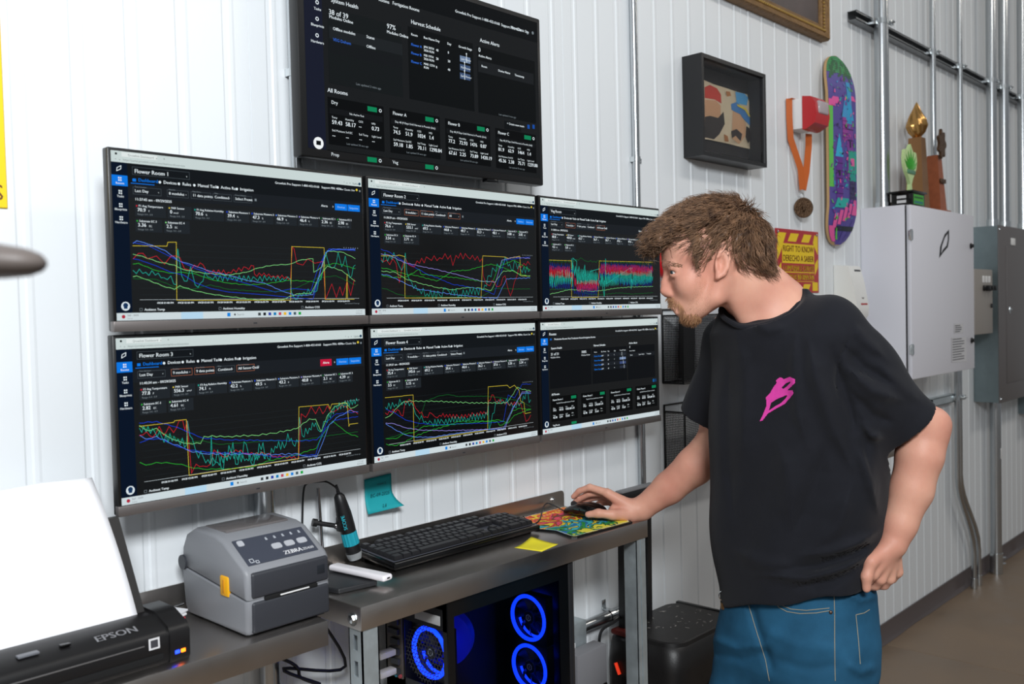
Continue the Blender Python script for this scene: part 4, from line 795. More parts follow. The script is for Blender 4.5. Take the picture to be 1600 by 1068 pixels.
cup = [(-0.016,0.066),(-0.010,0.10),(-0.022,0.125),(-0.05,0.15),(-0.068,0.175),(-0.075,0.21),(-0.066,0.245),(-0.048,0.25),(-0.040,0.232),(-0.018,0.255),(0.0,0.275),(0.018,0.255),(0.040,0.235),(0.050,0.245),(0.066,0.24),(0.075,0.21),(0.068,0.175),(0.05,0.15),(0.024,0.125),(0.010,0.10),(0.016,0.066)]
m_acr = M('pale_green_acrylic', (200, 226, 160), 0.2); mb = MB(); mb.prism(cup, (px_, py_, tz), (1, 0, 0), (0, 0, 1), 0.014); cu = mb.build('cup', m_acr, t)
for i in range(7):
    a = (i-3)*0.30; L = 0.105-0.008*abs(i-3); b0 = V3((px_+0.004*(i-3), py_-0.015, tz+0.155)); d = V3((math.sin(a), 0, math.cos(a))); s_ = V3((math.cos(a), 0, -math.sin(a)))
    mb = MB(); mb.add([b0, b0+d*L*0.5-s_*0.010, b0+d*L, b0+d*L*0.5+s_*0.010, b0+d*L*0.5-V3((0, 0.004, 0))], [(0, 4, 1), (1, 4, 2), (2, 4, 3), (3, 4, 0)]); mb.build('leaf', M('leaf_green', (60, 160, 50), 0.4), cu)
mb = MB(); mb.rbox2((px_-0.045, py_-0.018, tz+0.145), (px_+0.045, py_-0.013, tz+0.162), 0.001); mb.build('banner', M('banner_green', (90, 140, 110), 0.5), cu)
def obelisk(name, x, y, w0, w1, h, m, lab, cat='trophy'):
    t = thing(name, (x, y, tz), lab, cat); mb = MB(); mb.rbox2((x-w0*0.85, y-w0*0.62, tz), (x+w0*0.85, y+w0*0.62, tz+0.022), 0.002); mb.build('base', m, t)
    mb = MB(); a, b = w0/2, w1/2; z0, z1 = tz+0.02, tz+h
    mb.add([(x-a, y-a, z0), (x+a, y-a, z0), (x+a, y+a, z0), (x-a, y+a, z0), (x-b, y-b, z1), (x+b, y-b, z1), (x+b, y+b, z1), (x-b, y+b, z1)], [(3,2,1,0),(4,5,6,7),(0,1,5,4),(1,2,6,5),(2,3,7,6),(3,0,4,7)]); mb.build('column', m, t, smooth=0); return t
x, y = 4.535, -0.075
t = obelisk('flame_trophy', x, y, 0.085, 0.058, 0.355, M('bronze_column', (150, 110, 72), 0.35, 0.6), 'tall bronze obelisk trophy topped by a golden swirled flame')
mb = MB(); _kp = np.array([(0.014, 0.0), (0.018, 0.010), (0.034, 0.030), (0.045, 0.060), (0.041, 0.088), (0.028, 0.115), (0.016, 0.138), (0.008, 0.158), (0.0, 0.175)]); _h = np.linspace(0, 0.175, 30); prof = list(zip(np.interp(_h, _kp[:, 1], _kp[:, 0]), _h)); n = 60; vs_ = []
for r, h in prof:
    for j in range(n): a = 2*math.pi*j/n; rr = r*(1+0.13*math.cos(6*(a+h*7))); vs_.append((x+rr*math.cos(a), y+rr*math.sin(a), tz+0.352+h))
mb.add(vs_, [(i*n+j, i*n+(j+1)%n, (i+1)*n+(j+1)%n, (i+1)*n+j) for i in range(len(prof)-1) for j in range(n)]+[tuple(range(n-1, -1, -1))]); mb.build('flame', M('gold_metal', (196, 152, 92), 0.28, 1.0), t, smooth=80)
x, y = 4.69, -0.10
t = obelisk('wooden_trophy', x, y, 0.085, 0.050, 0.285, M('red_brown_wood', (150, 84, 54), 0.45, var=0.2, vscale=30), 'slim reddish wooden trophy with a dark leaf emblem, behind the flame trophy')
mb = MB(); mb.prism([(0.045*(1+0.18*math.cos(7*a))*math.cos(a), 0.062*(1+0.18*math.cos(7*a))*math.sin(a)) for a in [2*math.pi*i/42 for i in range(42)]], (x-0.012, y-0.032, tz+0.335), (1, 0, 0), (0, 0, 1), 0.012); mb.build('leaf_emblem', m_bronze, t)
mb = MB(); mb.rbox2((x-0.034, y-0.0430, tz+0.15), (x+0.034, y-0.036, tz+0.17), 0.001); mb.build('name_plate', m_bronze, t)

gx0, gx1, gz0, gz1, gy = 5.575, 6.40, 1.01, 1.99, -0.135
m_pan = M('panel_grey', (108, 104, 104), 0.42, 0.2); m_pans = M('panel_galvanised_side', (128, 142, 146), 0.35, 0.75, var=0.1, vscale=12)
t = thing('electrical_panel', ((gx0+gx1)/2, gy/2, gz0), 'tall grey electrical panel with a flush door at the right edge', 'electrical panel')
mb = MB(); mb.box2((gx0, gy+0.004, gz0), (gx1, -0.0025, gz1)); mb.build('box', m_pans, t)
mb = MB(); mb.rbox2((gx0-0.003, gy, gz0-0.003), (gx1+0.003, gy+0.005, gz1+0.003), 0.001); mb.build('front_cover', m_pan, t)
mb = MB(); mb.rbox2((gx0+0.13, gy-0.004, gz0+0.10), (gx1-0.13, gy+0.001, gz1-0.11), 0.002); dr = mb.build('door', m_pan, t)
mb = MB(); mb.rbox2((gx0+0.17, gy-0.008, 1.50), (gx0+0.185, gy-0.003, 1.54), 0.002); mb.cyl((gx0+0.205, gy-0.008, 1.525), (gx0+0.205, gy-0.003, 1.525), 0.008, n=12); mb.build('door_lock', m_zinc, dr)
mb = MB(); mb.rbox2((gx0+0.22, gy-0.0045, gz1-0.10), (gx0+0.30, gy-0.001, gz1-0.06), 0.001); mb.build('number_label', m_white, t)
for x, z in ((gx0+0.02, gz0+0.02), (gx0+0.02, gz1-0.02)):
    mb = MB(); mb.lathe([(0.007, 0), (0.006, 0.003), (0, 0.004)], (x, gy, z), (0, -1, 0), 10); mb.build('screw', m_zinc, t)
sy = -0.13; sx1 = vx(1551, 460, sy); sx0 = sx1-0.30; sz0, sz1 = 1.40, 1.745
t = thing('switch_box', ((sx0+sx1)/2, sy/2, sz0), 'beige-grey control box with three black switches beside the white cabinet', 'control box')
m_bei = M('control_box_grey', (150, 144, 138), 0.45); mb = MB(); mb.rbox2((sx0, sy, sz0), (sx1, -0.001, sz1), 0.004); bx = mb.build('box', m_bei, t)
for i in range(3):
    x = sx1-0.155+0.05*i; mb = MB(); mb.lathe([(0.016, 0), (0.016, 0.008), (0.012, 0.012), (0.012, 0.018), (0, 0.019)], (x, sy, sz0+0.245), (0, -1, 0), 14); mb.rbox2((x-0.005, sy-0.036, sz0+0.232), (x+0.005, sy-0.015, sz0+0.258), 0.002); mb.build('switch', m_black, t)
    mb = MB(); mb.rbox2((x-0.018, sy-0.0012, sz0+0.275), (x+0.018, sy+0.0005, sz0+0.31), 0.0004); mb.build('switch_label', m_white, t)
mb = MB(); mb.lathe([(0.012, 0), (0.010, 0.008), (0, 0.009)], (sx1-0.03, sy, sz0+0.15), (0, -1, 0), 12); mb.build('lock', m_black, t)
t = thing('junction_box', (6.9, -0.06, 0.86), 'low grey box beside the foot of the electrical panel, cut by the right edge', 'electrical box')
mb = MB(); mb.box2((6.43, -0.12, 0.86), (7.1, -0.001, 1.30)); mb.build('box', m_pans, t); mb = MB(); mb.rbox2((6.425, -0.126, 0.855), (7.105, -0.12, 1.305), 0.001); mb.build('cover', m_pan, t)
# conduits going down from the cabinet and panel
for dx, bend, lab in ((0.0, 0.085, 'left one of the two slim bent conduits dropping from the white cabinet to the floor'), (0.075, 0.085, 'right one of the two slim bent conduits dropping from the white cabinet to the floor')):
    y = -0.052; x = vx(1495.5+4.2*(dx > 0), 650, y); xe = float(PZ(1509 if dx == 0 else 1517.5, 917 if dx == 0 else 912, 0.0)[0])
    pts = [(x, y, 1.243)]+[(x, y, 0.66)]+[(x+(xe-x)*(3*k*k-2*k**3), y, 0.66-0.46*k) for k in (0.12, 0.25, 0.4, 0.55, 0.7, 0.85, 1.0)]+[(xe, y, 0.004)]
    t = pipe_thing(lab, pts, 0.0135, group='bent conduits below the white cabinet', n=14)
    mb = MB(); mb.cyl((xe, y, 0.001), (xe, y, 0.06), 0.017, n=14); mb.build('floor_coupling', m_zinc, t); strut_clamp(t, x, y, 0.0135, 1.07)
t = thing('strut_bracket', (4.95, -0.02, 1.05), 'short strut bracket on the wall clamping the two bent conduits', 'bracket')
mb = MB(); mb.box2((4.83, -0.038, 1.05), (5.18, -0.0355, 1.09)); mb.box2((4.83, -0.038, 1.05), (5.18, -0.001, 1.053)); mb.box2((4.83, -0.038, 1.087), (5.18, -0.001, 1.09)); mb.build('channel', m_galv, t)
xb = vx(1556, 750, -0.055); t = pipe_thing('stout conduit dropping from the electrical panel to the floor with a collar', [(xb, -0.055, 0.003), (xb, -0.055, 1.008)], 0.030, n=20)
mb = MB(); mb.cyl((xb, -0.055, 0.001), (xb, -0.055, 0.12), 0.034, n=20); cc = mb.build('floor_coupling', m_zinc, t)
mb = MB(); mb.rbox((xb, -0.0855, 0.70), (0.025, 0.001, 0.06), 0.0003); mb.build('sticker', m_white, t)
for z in (0.05, 0.085): mb = MB(); mb.cyl((xb+0.03, -0.07, z), (xb+0.06, -0.085, z), 0.006, n=8); mb.build('set_screw', m_zinc, cc)

# ---------------------------------------------------------------- things at the left edge
t = thing('yellow_safety_sign', (0.40, -0.003, 1.77), 'yellow safety sign with dark lettering cut by the left edge', 'sign')
mb = MB(); mb.rbox2((0.24, -0.004, 1.772), (0.563, -0.001, 2.118), 0.0014, seg=1); mb.build('plate', M('sign_yellow', (240, 206, 36), 0.4), t)
mb = MB(); mb.ink = lin((110, 70, 20)); put_text(mb, 'S', (0.556, -0.0046, 1.785), UX, UZ, 0.026, align=1.0)
mb.ink = lin((30, 26, 22)); mb.poly([(0.515+0.042*math.cos(2*math.pi*k/20), -0.0046, 2.03+0.042*math.sin(2*math.pi*k/20)) for k in range(20)]); orient(mb); mb.build('print', m_ink, t, smooth=0)
# blurred grey lamp head close to the lens
t = thing('lamp_head', PD(-60, 408, 0.62), 'dark grey rounded lamp head poking in from the left edge, out of focus', 'lamp')
mb = MB(); n = 20; axis = [PD(u, v, 0.62) for u, v in ((-190, 392), (-120, 398), (-60, 404), (0, 408), (40, 409.5), (58, 410), (66, 410.5), (70, 410.5))]; hh = [0.005, 0.0115, 0.0125, 0.0118, 0.0095, 0.0068, 0.0040, 0.0004]; vs_ = []
for p, h in zip(axis, hh):
    for j in range(n): a = 2*math.pi*j/n; vs_.append(p-CD*(h*math.cos(a))-CF*(h*1.8*math.sin(a)))
mb.add(vs_, [(i*n+j, (i+1)*n+j, (i+1)*n+(j+1)%n, i*n+(j+1)%n) for i in range(len(hh)-1) for j in range(n)]+[tuple(range(n)), tuple(len(vs_)-1-j for j in range(n))])
mb.build('shade', M('warm_grey_plastic', (92, 84, 80), 0.5), t)
a = axis[0]; mb = MB(); mb.tube([a+V3((0.0, 0, 0)), a+V3((-0.10, 0.05, 0.05)), a+V3((-0.22, 0.10, 0.02)), (float(a[0])-0.30, float(a[1])+0.15, 0.9), (float(a[0])-0.30, float(a[1])+0.15, 0.02)], 0.008, 10); mb.lathe([(0.12, 0.0), (0.12, 0.015), (0.02, 0.03)], (float(a[0])-0.30, float(a[1])+0.15, 0.0), (0, 0, 1), 24); mb.build('stand', m_dark, t)
# ---------------------------------------------------------------- stainless wall shelves (the desk)
DZ = 1.026; DYF = -0.290
def steel_shelf(name, x0, x1, z, yf, lab, lip=0.046, bs=0.045):
    t = thing(name, ((x0+x1)/2, yf/2, z-lip), lab, 'desk')
    mb = MB(); mb.rbox2((x0, yf, z-0.003), (x1, -0.004, z), 0.0014, seg=2); mb.build('top', m_steel, t)
    mb = MB(); mb.rbox2((x0, yf-0.0008, z-lip), (x1, yf+0.0022, z-0.0005), 0.001); mb.build('front_lip', m_steel, t)
    for x in (x0, x1-0.003): mb = MB(); mb.rbox2((x-0.0005, yf+0.001, z-lip), (x+0.0032, -0.004, z-0.0008), 0.001); mb.build('end_lip', m_steel, t)
    r = 0.012; ou = [(x0, z-0.002), (x1, z-0.002)]+[(x1-r+r*math.cos(a), z+bs-r+r*math.sin(a)) for a in [math.pi/2*i/5 for i in range(6)]]+[(x0+r-r*math.sin(a), z+bs-r+r*math.cos(a)) for a in [math.pi/2*i/5 for i in range(6)]]
    mb = MB(); mb.prism(ou, (0, -0.003, 0), (1, 0, 0), (0, 0, 1), 0.003); b = mb.build('backsplash', m_steel, t)
    for x in (x0+0.05, x1-0.05): mb = MB(); mb.lathe([(0.007, 0), (0.007, 0.002), (0.004, 0.006), (0, 0.0065)], (x, -0.006, z+0.026), (0, -1, 0), 10); mb.build('screw', m_zinc, b)
    return t
D_X0, D_X1 = 1.057, 1.990
desk = steel_shelf('steel_desk', D_X0, D_X1, DZ, DYF, 'stainless steel desk with the keyboard and mouse on it')
m_slot = M('slot_dark', (16, 16, 17), 0.9)
def leg(x0, x1, y0, y1, slots):
    # channel post: web facing left with oblong slots, flanges front and back
    mb = MB(); th = 0.003; z0, z1 = 0.0, DZ-0.0465
    mb.box2((x0, y0, z0), (x1, y0+th, z1)); mb.box2((x0, y1-th, z0), (x1, y1, z1))
    mb.box2((x1-th, y0, z0), (x1, y0+0.010, z1)); mb.box2((x1-th, y1-0.010, z0), (x1, y1, z1))
    # slotted web built as strips round each slot
    yc = (y0+y1)/2; hw_ = 0.0065; pitch = 0.0508; z = z1-0.012; 
    mb.box2((x0, y0, z0), (x0+th, yc-hw_, z1)); mb.box2((x0, yc+hw_, z0), (x0+th, y1, z1))
    last = z1
    while z > 0.06:
        mb.box2((x0, yc-hw_, z), (x0+th, yc+hw_, last)); last = z-0.030; z -= pitch
    mb.box2((x0, yc-hw_, 0), (x0+th, yc+hw_, last)); return mb.build('leg', m_galv, desk)
leg(1.060, 1.101, DYF+0.003, DYF+0.044, True); 
mb = MB(); y0 = DYF+0.003
for a, b in (((1.945, y0, 0), (1.986, y0+0.003, DZ-0.0465)), ((1.945, y0, 0), (1.948, y0+0.041, DZ-0.0465)), ((1.983, y0, 0), (1.986, y0+0.041, DZ-0.0465)), ((1.959, y0-0.003, 0), (1.964, y0+0.001, DZ-0.0465)), ((1.945, y0-0.0025, 0), (1.956, y0+0.001, DZ-0.0465))): mb.box2(a, b)
mb.build('leg', m_galv, desk)
for p, ax in (((D_X0-0.0004, DYF+0.024, DZ-0.026), (-1, 0, 0)), ((D_X1+0.003, DYF+0.024, DZ-0.032), (1, 0, 0))):
    mb = MB(); mb.lathe([(0.0125, 0), (0.0125, 0.0018), (0.0088, 0.0022), (0.0085, 0.007), (0.006, 0.0085), (0, 0.009)], p, ax, 6); mb.lathe([(0.014, 0), (0.014, 0.0018), (0, 0.002)], p, ax, 18); mb.build('bolt', m_zinc, desk)
mb = MB(); mb.prism([(0, 0), (0.20, 0), (0, -0.17)], (1.715, -0.004, DZ-0.004), (0, -1, 0), (0, 0, 1), 0.003); mb.box2((1.70, -0.22, DZ-0.03), (1.73, -0.004, DZ-0.0035)); mb.build('bracket', m_steel, desk)
mb = MB(); mb.rbox2((1.09, -0.285, 0.470), (1.94, -0.006, 0.490), 0.002); mb.build('lower_shelf', m_steel, desk)
left = steel_shelf('steel_side_shelf', -0.45, 0.978, DZ-0.002, DYF-0.006, 'stainless steel wall shelf holding the label printer and scanner')
m_bk = M('bracket_steel', (110, 106, 104), 0.4, 0.9)
for x in (0.10, 0.80):
    mb = MB(); mb.prism([(0, 0), (0.24, 0), (0.24, -0.02), (0, -0.20)], (x, -0.004, DZ-0.006), (0, -1, 0), (0, 0, 1), 0.003); mb.box2((x-0.015, -0.24, DZ-0.010), (x+0.015, -0.004, DZ-0.0055)); mb.build('bracket', m_bk, left)
mb = MB(); mb.cyl((0.978, DYF+0.075, DZ-0.020), (0.992, DYF+0.075, DZ-0.020), 0.007, n=10); mb.build('bolt', m_zinc, left)
far = steel_shelf('steel_far_shelf', 3.00, 3.80, DZ, -0.30, 'stainless steel wall shelf behind the man\'s left elbow')
for x in (3.12, 3.66):
    mb = MB(); mb.prism([(0, 0), (0.24, 0), (0.24, -0.02), (0, -0.20)], (x, -0.004, DZ-0.005), (0, -1, 0), (0, 0, 1), 0.003); mb.build('bracket', m_bk, far)

# ---------------------------------------------------------------- document scanner with a sheet in it
m_scan = M('scanner_black', (22, 21, 22), 0.38, bump=0.02, bscale=400)
sx0, sx1, sy0, sy1, sz = 0.43, 0.722, -0.272, -0.165, DZ-0.002
t = thing('document_scanner', ((sx0+sx1)/2, (sy0+sy1)/2, sz), 'black document scanner with a white sheet standing in its feeder', 'scanner')
prof = [(sy0+0.004, 0.0), (sy0, 0.006), (sy0-0.001, 0.045), (sy0+0.006, 0.056), (sy0+0.050, 0.070), (sy1-0.01, 0.070), (sy1, 0.062), (sy1, 0.0)]
mb = MB(); mb.prism(prof, (sx0, 0, sz), (0, 1, 0), (0, 0, 1), sx1-sx0-0.034); bd = mb.build('body', m_scan, t, smooth=50)
mb = MB(); mb.prism([(y+(-0.003 if y < -0.22 else 0.003), z*1.06) for y, z in prof], (sx1-0.034, 0, sz), (0, 1, 0), (0, 0, 1), 0.034); mb.build('end_cap', m_scan, t, smooth=50)
mb = MB(); mb.rbox2((sx0+0.01, sy0-0.0025, sz+0.010), (sx1-0.045, sy0+0.004, sz+0.020), 0.001); mb.build('exit_slot', m_slot, t)
mb = MB(); mb.rbox2((sx0+0.01, sy0-0.0028, sz+0.038), (sx1-0.075, sy0+0.002, sz+0.040), 0.0008); mb.build('trim_line', M('trim_grey', (96, 94, 94), 0.4), t)
mb = MB(); mb.ink = lin((150, 150, 154)); nn_ = nrm(V3((0, -0.30, 1))); uy_ = nrm(V3((0, 0.044, 0.014))); put_text(mb, 'EPSON', V3((0.580, sy0+0.016, sz+0.0604)), UX, uy_, 0.0150, bold=0.0008); mb.build('brand_lettering', m_ink, t, smooth=0)
mb = MB(); mb.ink = lin((220, 220, 222)); mb.poly([(sx1-0.068, sy0-0.0016, sz+0.030), (sx1-0.050, sy0-0.0016, sz+0.030), (sx1-0.050, sy0-0.0010, sz+0.048), (sx1-0.068, sy0-0.0010, sz+0.048)])
mb.ink = lin((60, 60, 66)); mb.poly([(sx1-0.065, sy0-0.0020, sz+0.033), (sx1-0.053, sy0-0.0020, sz+0.033), (sx1-0.053, sy0-0.0014, sz+0.045), (sx1-0.065, sy0-0.0014, sz+0.045)]); mb.build('label_sticker', m_ink, t, smooth=0)
for k, (x, c) in enumerate(((sx1-0.022, (30, 60, 255)), (sx1-0.012, (255, 110, 20)))):
    mb = MB(); mb.rbox2((x-0.004, sy0-0.0045, sz+0.013), (x+0.004, sy0-0.001, sz+0.019), 0.001); mb.build('status_light', M('led%d' % k, c, 0.3, emit=4.0), t)
mb = MB(); mb.rbox2((0.47, sy0+0.022, sz+0.064), (0.50, sy0+0.034, sz+0.0675), 0.001); mb.build('button', M('button_grey', (110, 112, 118), 0.4), t)
mb = MB(); mb.rbox2((0.53, sy0+0.022, sz+0.064), (0.545, sy0+0.032, sz+0.0675), 0.001); mb.build('button', m_gloss, t)
# lid folded up behind the sheet as the feed support
def lean(x, k, off=0.0): # point up the feed support, k metres above the slot
    b = math.radians(28)+0.25*k; return V3((x, -0.205+k*math.sin(b)+off, sz+0.066+k*math.cos(b)))
mb = MB()
for xa, xb, k1 in ((0.655, 0.684, 0.175), (0.45, 0.655, 0.10)):
    P = [lean(xa, 0, 0.006), lean(xb, 0, 0.006), lean(xb, k1, 0.006), lean(xa, k1, 0.006)]; Q_ = [p+V3((0, 0.010, 0)) for p in P]; mb.add(P+Q_, [(0,1,2,3),(7,6,5,4),(0,4,5,1),(1,5,6,2),(2,6,7,3),(3,7,4,0)])
mb.build('feed_support', m_scan, t, smooth=0)
mb = MB(); vs_ = []; n = 14; x0p, x1p = 0.453, 0.669
for i in range(n+1):
    k = -0.02+0.282*i/n
    for j in range(n+1):
        x = x0p+(x1p-x0p)*j/n; p = lean(x, k, 0.0); p[1] -= 0.012*(i/n)**2*math.sin(j/n*3.1); p[0] -= 0.010*(i/n)**2; p[2] -= 0.012*(i/n)**2*abs(j/n-0.6); vs_.append(p)
m_pap = M('white_paper', (244, 244, 248), 0.7); mb.add(vs_, [(i*(n+1)+j, i*(n+1)+j+1, (i+1)*(n+1)+j+1, (i+1)*(n+1)+j) for i in range(n) for j in range(n)])
o = mb.build('paper_sheet', m_pap, None, smooth=60, label='blank white sheet of paper standing in the scanner', category='paper')
md_ = o.modifiers.new('thick', 'SOLIDIFY'); md_.thickness = 0.0004
t = thing('label_stack', (0.775, -0.11, sz), 'small stack of printed labels lying between scanner and label printer', 'label stack')
for k, c in enumerate(((236, 236, 236), (190, 60, 70), (240, 240, 240), (230, 230, 232))):
    mb = MB(); mb.rbox((0.755+0.003*k, -0.085, sz+0.0045+0.0045*k), (0.075, 0.060, 0.004), 0.0008, np.array(Euler((0, -0.03*k, 0.15+0.07*k)).to_matrix())); mb.build('label_card', M('card%d' % k, c, 0.6), t)

# ---------------------------------------------------------------- label printer
PG, PDK = M('printer_grey', (132, 134, 139), 0.45, bump=0.03, bscale=500), M('printer_charcoal', (52, 54, 60), 0.45, bump=0.05, bscale=400)
x0, x1, yf, yb, z0 = 0.828, 1.002, -0.272, -0.045, sz
t = thing('label_printer', ((x0+x1)/2, (yf+yb)/2, z0), 'grey desktop label printer with a dark front and control panel', 'label printer')
side = [(yf+0.006, 0.004), (yf, 0.012), (yf-0.001, 0.108), (yf+0.006, 0.118), (yf+0.070, 0.158), (yf+0.100, 0.166), (yb-0.03, 0.166), (yb-0.010, 0.150), (yb, 0.125), (yb+0.002, 0.07), (yb-0.004, 0.02), (yb-0.012, 0.004)]
def loftx(mb, prof, xa, xb, r, mat=None):
    """profile in YZ swept along X with rounded ends"""
    cyy = sum(p[0] for p in prof)/len(prof); czz = sum(p[1] for p in prof)/len(prof); secs = [(xa, -r), (xa+r*0.3, -r*0.3), (xa+r, 0), (xb-r, 0), (xb-r*0.3, -r*0.3), (xb, -r)]; k = len(prof); vs_ = []
    for x, d in secs:
        for y, z in prof:
            v = V3((y-cyy, z-czz)); L = np.linalg.norm(v); v = v*(L+d)/L; vs_.append((x, cyy+v[0], z0+czz+v[1]))
    fs = [(i*k+j, i*k+(j+1)%k, (i+1)*k+(j+1)%k, (i+1)*k+j) for i in range(5) for j in range(k)]+[tuple(range(k-1, -1, -1)), tuple(5*k+j for j in range(k))]
    mb.add(vs_, [f[::-1] for f in fs], mat)
lower = [p for p in side if p[1] <= 0.07]
split = 0.0835
lo_ = [(yf+0.006, 0.004), (yf, 0.012), (yf-0.001, 0.060), (yf+0.0, 0.0640), (yb+0.002, 0.0900), (yb+0.002, 0.07), (yb-0.004, 0.02), (yb-0.012, 0.004)]
up_ = [(yf-0.001, 0.0650), (yf-0.001, 0.108), (yf+0.006, 0.118), (yf+0.070, 0.158), (yf+0.100, 0.166), (yb-0.05, 0.168), (yb-0.018, 0.152), (yb-0.002, 0.125), (yb+0.002, 0.0910)]
mb = MB(); loftx(mb, lo_, x0, x1, 0.008); mb.build('lower_body', PG, t, smooth=50)
mb = MB(); loftx(mb, up_, x0, x1, 0.008); lid = mb.build('lid', PG, t, smooth=50)
fr_ = lambda a, b: V3((x0+a*(x1-x0), yf-0.0035, z0+b))
mb = MB(); mb.rbox2((x0+0.010, yf-0.0045, z0+0.006), (x1-0.004, yf+0.006, z0+0.061), 0.006, seg=3); mb.build('front_panel', PDK, t)
mb = MB(); mb.rbox2((x0+0.010, yf-0.0045, z0+0.0665), (x1-0.004, yf+0.006, z0+0.112), 0.006, seg=3); fp = mb.build('lid_front', PDK, lid)
mb = MB(); mb.rbox2((x0+0.035, yf-0.005, z0+0.0600), (x1-0.03, yf+0.003, z0+0.0668), 0.001); mb.build('label_slot', m_slot, t)
mb = MB(); mb.rbox2((x0+0.065, yf-0.0065, z0+0.0622), (x0+0.125, yf-0.001, z0+0.0645), 0.0006); mb.build('torn_label_edge', m_white, t)
mb = MB(); mb.rbox2((x1-0.030, yf-0.0052, z0+0.082), (x1-0.014, yf-0.004, z0+0.098), 0.0004); mb.build('emblem', M('dark_emblem', (34, 38, 44), 0.3), fp)
# control panel on the sloped top
c0, c1 = V3((0, yf+0.010, z0+0.1205)), V3((0, yf+0.068, z0+0.1575)); cu_ = nrm(c1-c0); cn_ = nrm(np.cross(UX, cu_)); cl = np.linalg.norm(c1-c0)
def cp(a, b, l=0.0): return V3((x0+0.004+a*(x1-x0-0.008), 0, 0))+c0+cu_*(b*cl)+cn_*(0.0012+l)
mb = MB(); P = [cp(0.06, 0.03), cp(0.93, 0.03), cp(0.93, 0.97), cp(0.06, 0.97)]; mb.add(P+[p-cn_*0.003 for p in P], [(0,1,2,3),(0,4,5,1),(1,5,6,2),(2,6,7,3),(3,7,4,0)]); pn = mb.build('control_panel', M('panel_slate', (62, 66, 78), 0.4), lid, smooth=0)
for a, b, w, h in ((0.50, 0.48, 0.12, 0.20), (0.66, 0.48, 0.12, 0.20), (0.82, 0.48, 0.12, 0.20), (0.13, 0.82, 0.075, 0.20)):
    mb = MB(); n = 16; P = [cp(a+w/2*(abs(math.cos(q))**0.5)*(1 if math.cos(q) > 0 else -1), b+h/2*(abs(math.sin(q))**0.5)*(1 if math.sin(q) > 0 else -1), 0.0012) for q in [2*math.pi*k/n for k in range(n)]]; mb.add(P+[p-cn_*0.002 for p in P], [tuple(range(n))]+[(k, n+k, n+(k+1)%n, (k+1)%n) for k in range(n)]); mb.build('button', M('button_light', (176, 178, 184), 0.4), pn, smooth=30)
mb = MB(); mb.ink = lin((235, 235, 238)); put_text(mb, 'ZEBRA', cp(0.52, 0.12, 0.0005), UX, cu_, 0.0088, bold=0.0008); put_text(mb, 'ZD620', cp(0.76, 0.13, 0.0005), UX, cu_, 0.0055); mb.build('brand_lettering', m_ink, pn, smooth=0)
for i in range(5):
    mb = MB(); mb.ink = lin((168, 172, 180)); a = 0.44+0.105*i; mb.poly([cp(a-0.014, 0.76, 0.0004), cp(a+0.014, 0.76, 0.0004), cp(a+0.010, 0.86, 0.0004), cp(a-0.010, 0.86, 0.0004)]); mb.build('icon', m_ink, pn, smooth=0)
mb = MB(); mb.ink = lin((200, 204, 210))
for q in ((0.10, 0.10, 0.15, 0.24), (0.16, 0.05, 0.20, 0.15)): 
    for (a, b, c, d) in ((q[0], q[1], q[2], q[1]+0.02), (q[0], q[3]-0.02, q[2], q[3]), (q[0], q[1], q[0]+0.007, q[3]), (q[2]-0.007, q[1], q[2], q[3])): mb.poly([cp(a, b, 0.0004), cp(c, b, 0.0004), cp(c, d, 0.0004), cp(a, d, 0.0004)])
mb.build('tap_symbol', m_ink, pn, smooth=0, kind='stuff')
mb = MB(); mb.rbox2((x0+0.022, yf+0.098, z0+0.164), (x1-0.022, yb-0.052, z0+0.1695), 0.002); mb.build('lid_window', M('smoked_window', (104, 100, 100), 0.12, coat=0.5), lid)
mb = MB(); mb.rbox2((x0-0.003, yf+0.055, z0+0.062), (x0+0.004, yf+0.083, z0+0.098), 0.003); lt = mb.build('release_latch', M('latch_yellow', (246, 178, 22), 0.45), t)
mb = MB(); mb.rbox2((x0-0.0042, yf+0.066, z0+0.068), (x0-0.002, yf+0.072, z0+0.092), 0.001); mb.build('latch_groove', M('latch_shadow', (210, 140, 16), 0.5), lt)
mb = MB(); mb.cyl((x0-0.004, yb-0.008, z0+0.098), (x0+0.02, yb-0.008, z0+0.098), 0.014, n=18); mb.build('hinge_cap', PDK, t)
mb = MB(); mb.rbox2((x0+0.006, yf+0.01, z0), (x1-0.006, yb-0.01, z0+0.006), 0.002); mb.build('foot_rail', m_black, t)

# ---------------------------------------------------------------- USB microscope on its stand, white stick, tablet, keyboard
mx, my = 1.168, -0.030
t = thing('usb_microscope', (mx, my, DZ), 'small black and teal USB microscope clamped on a chrome pole stand', 'microscope')
pb_ = V3((mx, my, DZ+0.006)); ptop = PW(497, 762, my); pb_[0] = PW(505, 860, my)[0]; ptop[0] = ptop[0]; 
m_chr = M('chrome', (190, 190, 194), 0.15, 1.0); mb = MB(); mb.cyl(pb_, ptop, 0.0036, n=12); mb.build('pole', m_chr, t)
mb = MB(); mb.rbox2((pb_[0]-0.045, my-0.04, DZ), (pb_[0]+0.045, my+0.020, DZ+0.006), 0.002); mb.build('stand_base', m_black, t)
kn = PW(491, 816, my-0.005); ball = PW(525, 821, my-0.022)
mb = MB(); mb.cyl(kn, ball, 0.0052, n=12); mb.build('clamp_arm', m_black, t); mb = MB(); d = nrm(ball-kn); mb.cyl(kn-d*0.004, kn+d*0.006, 0.0085, n=14); mb.build('clamp_knob', m_black, t)
mb = MB(); mb.sphere(ball, 0.0072, 14); mb.build('ball_joint', m_chr, t)
q0, q1 = PW(529, 771, my-0.034), PW(554.5, 869, my-0.042); L = np.linalg.norm(q1-q0); ax = nrm(q1-q0)
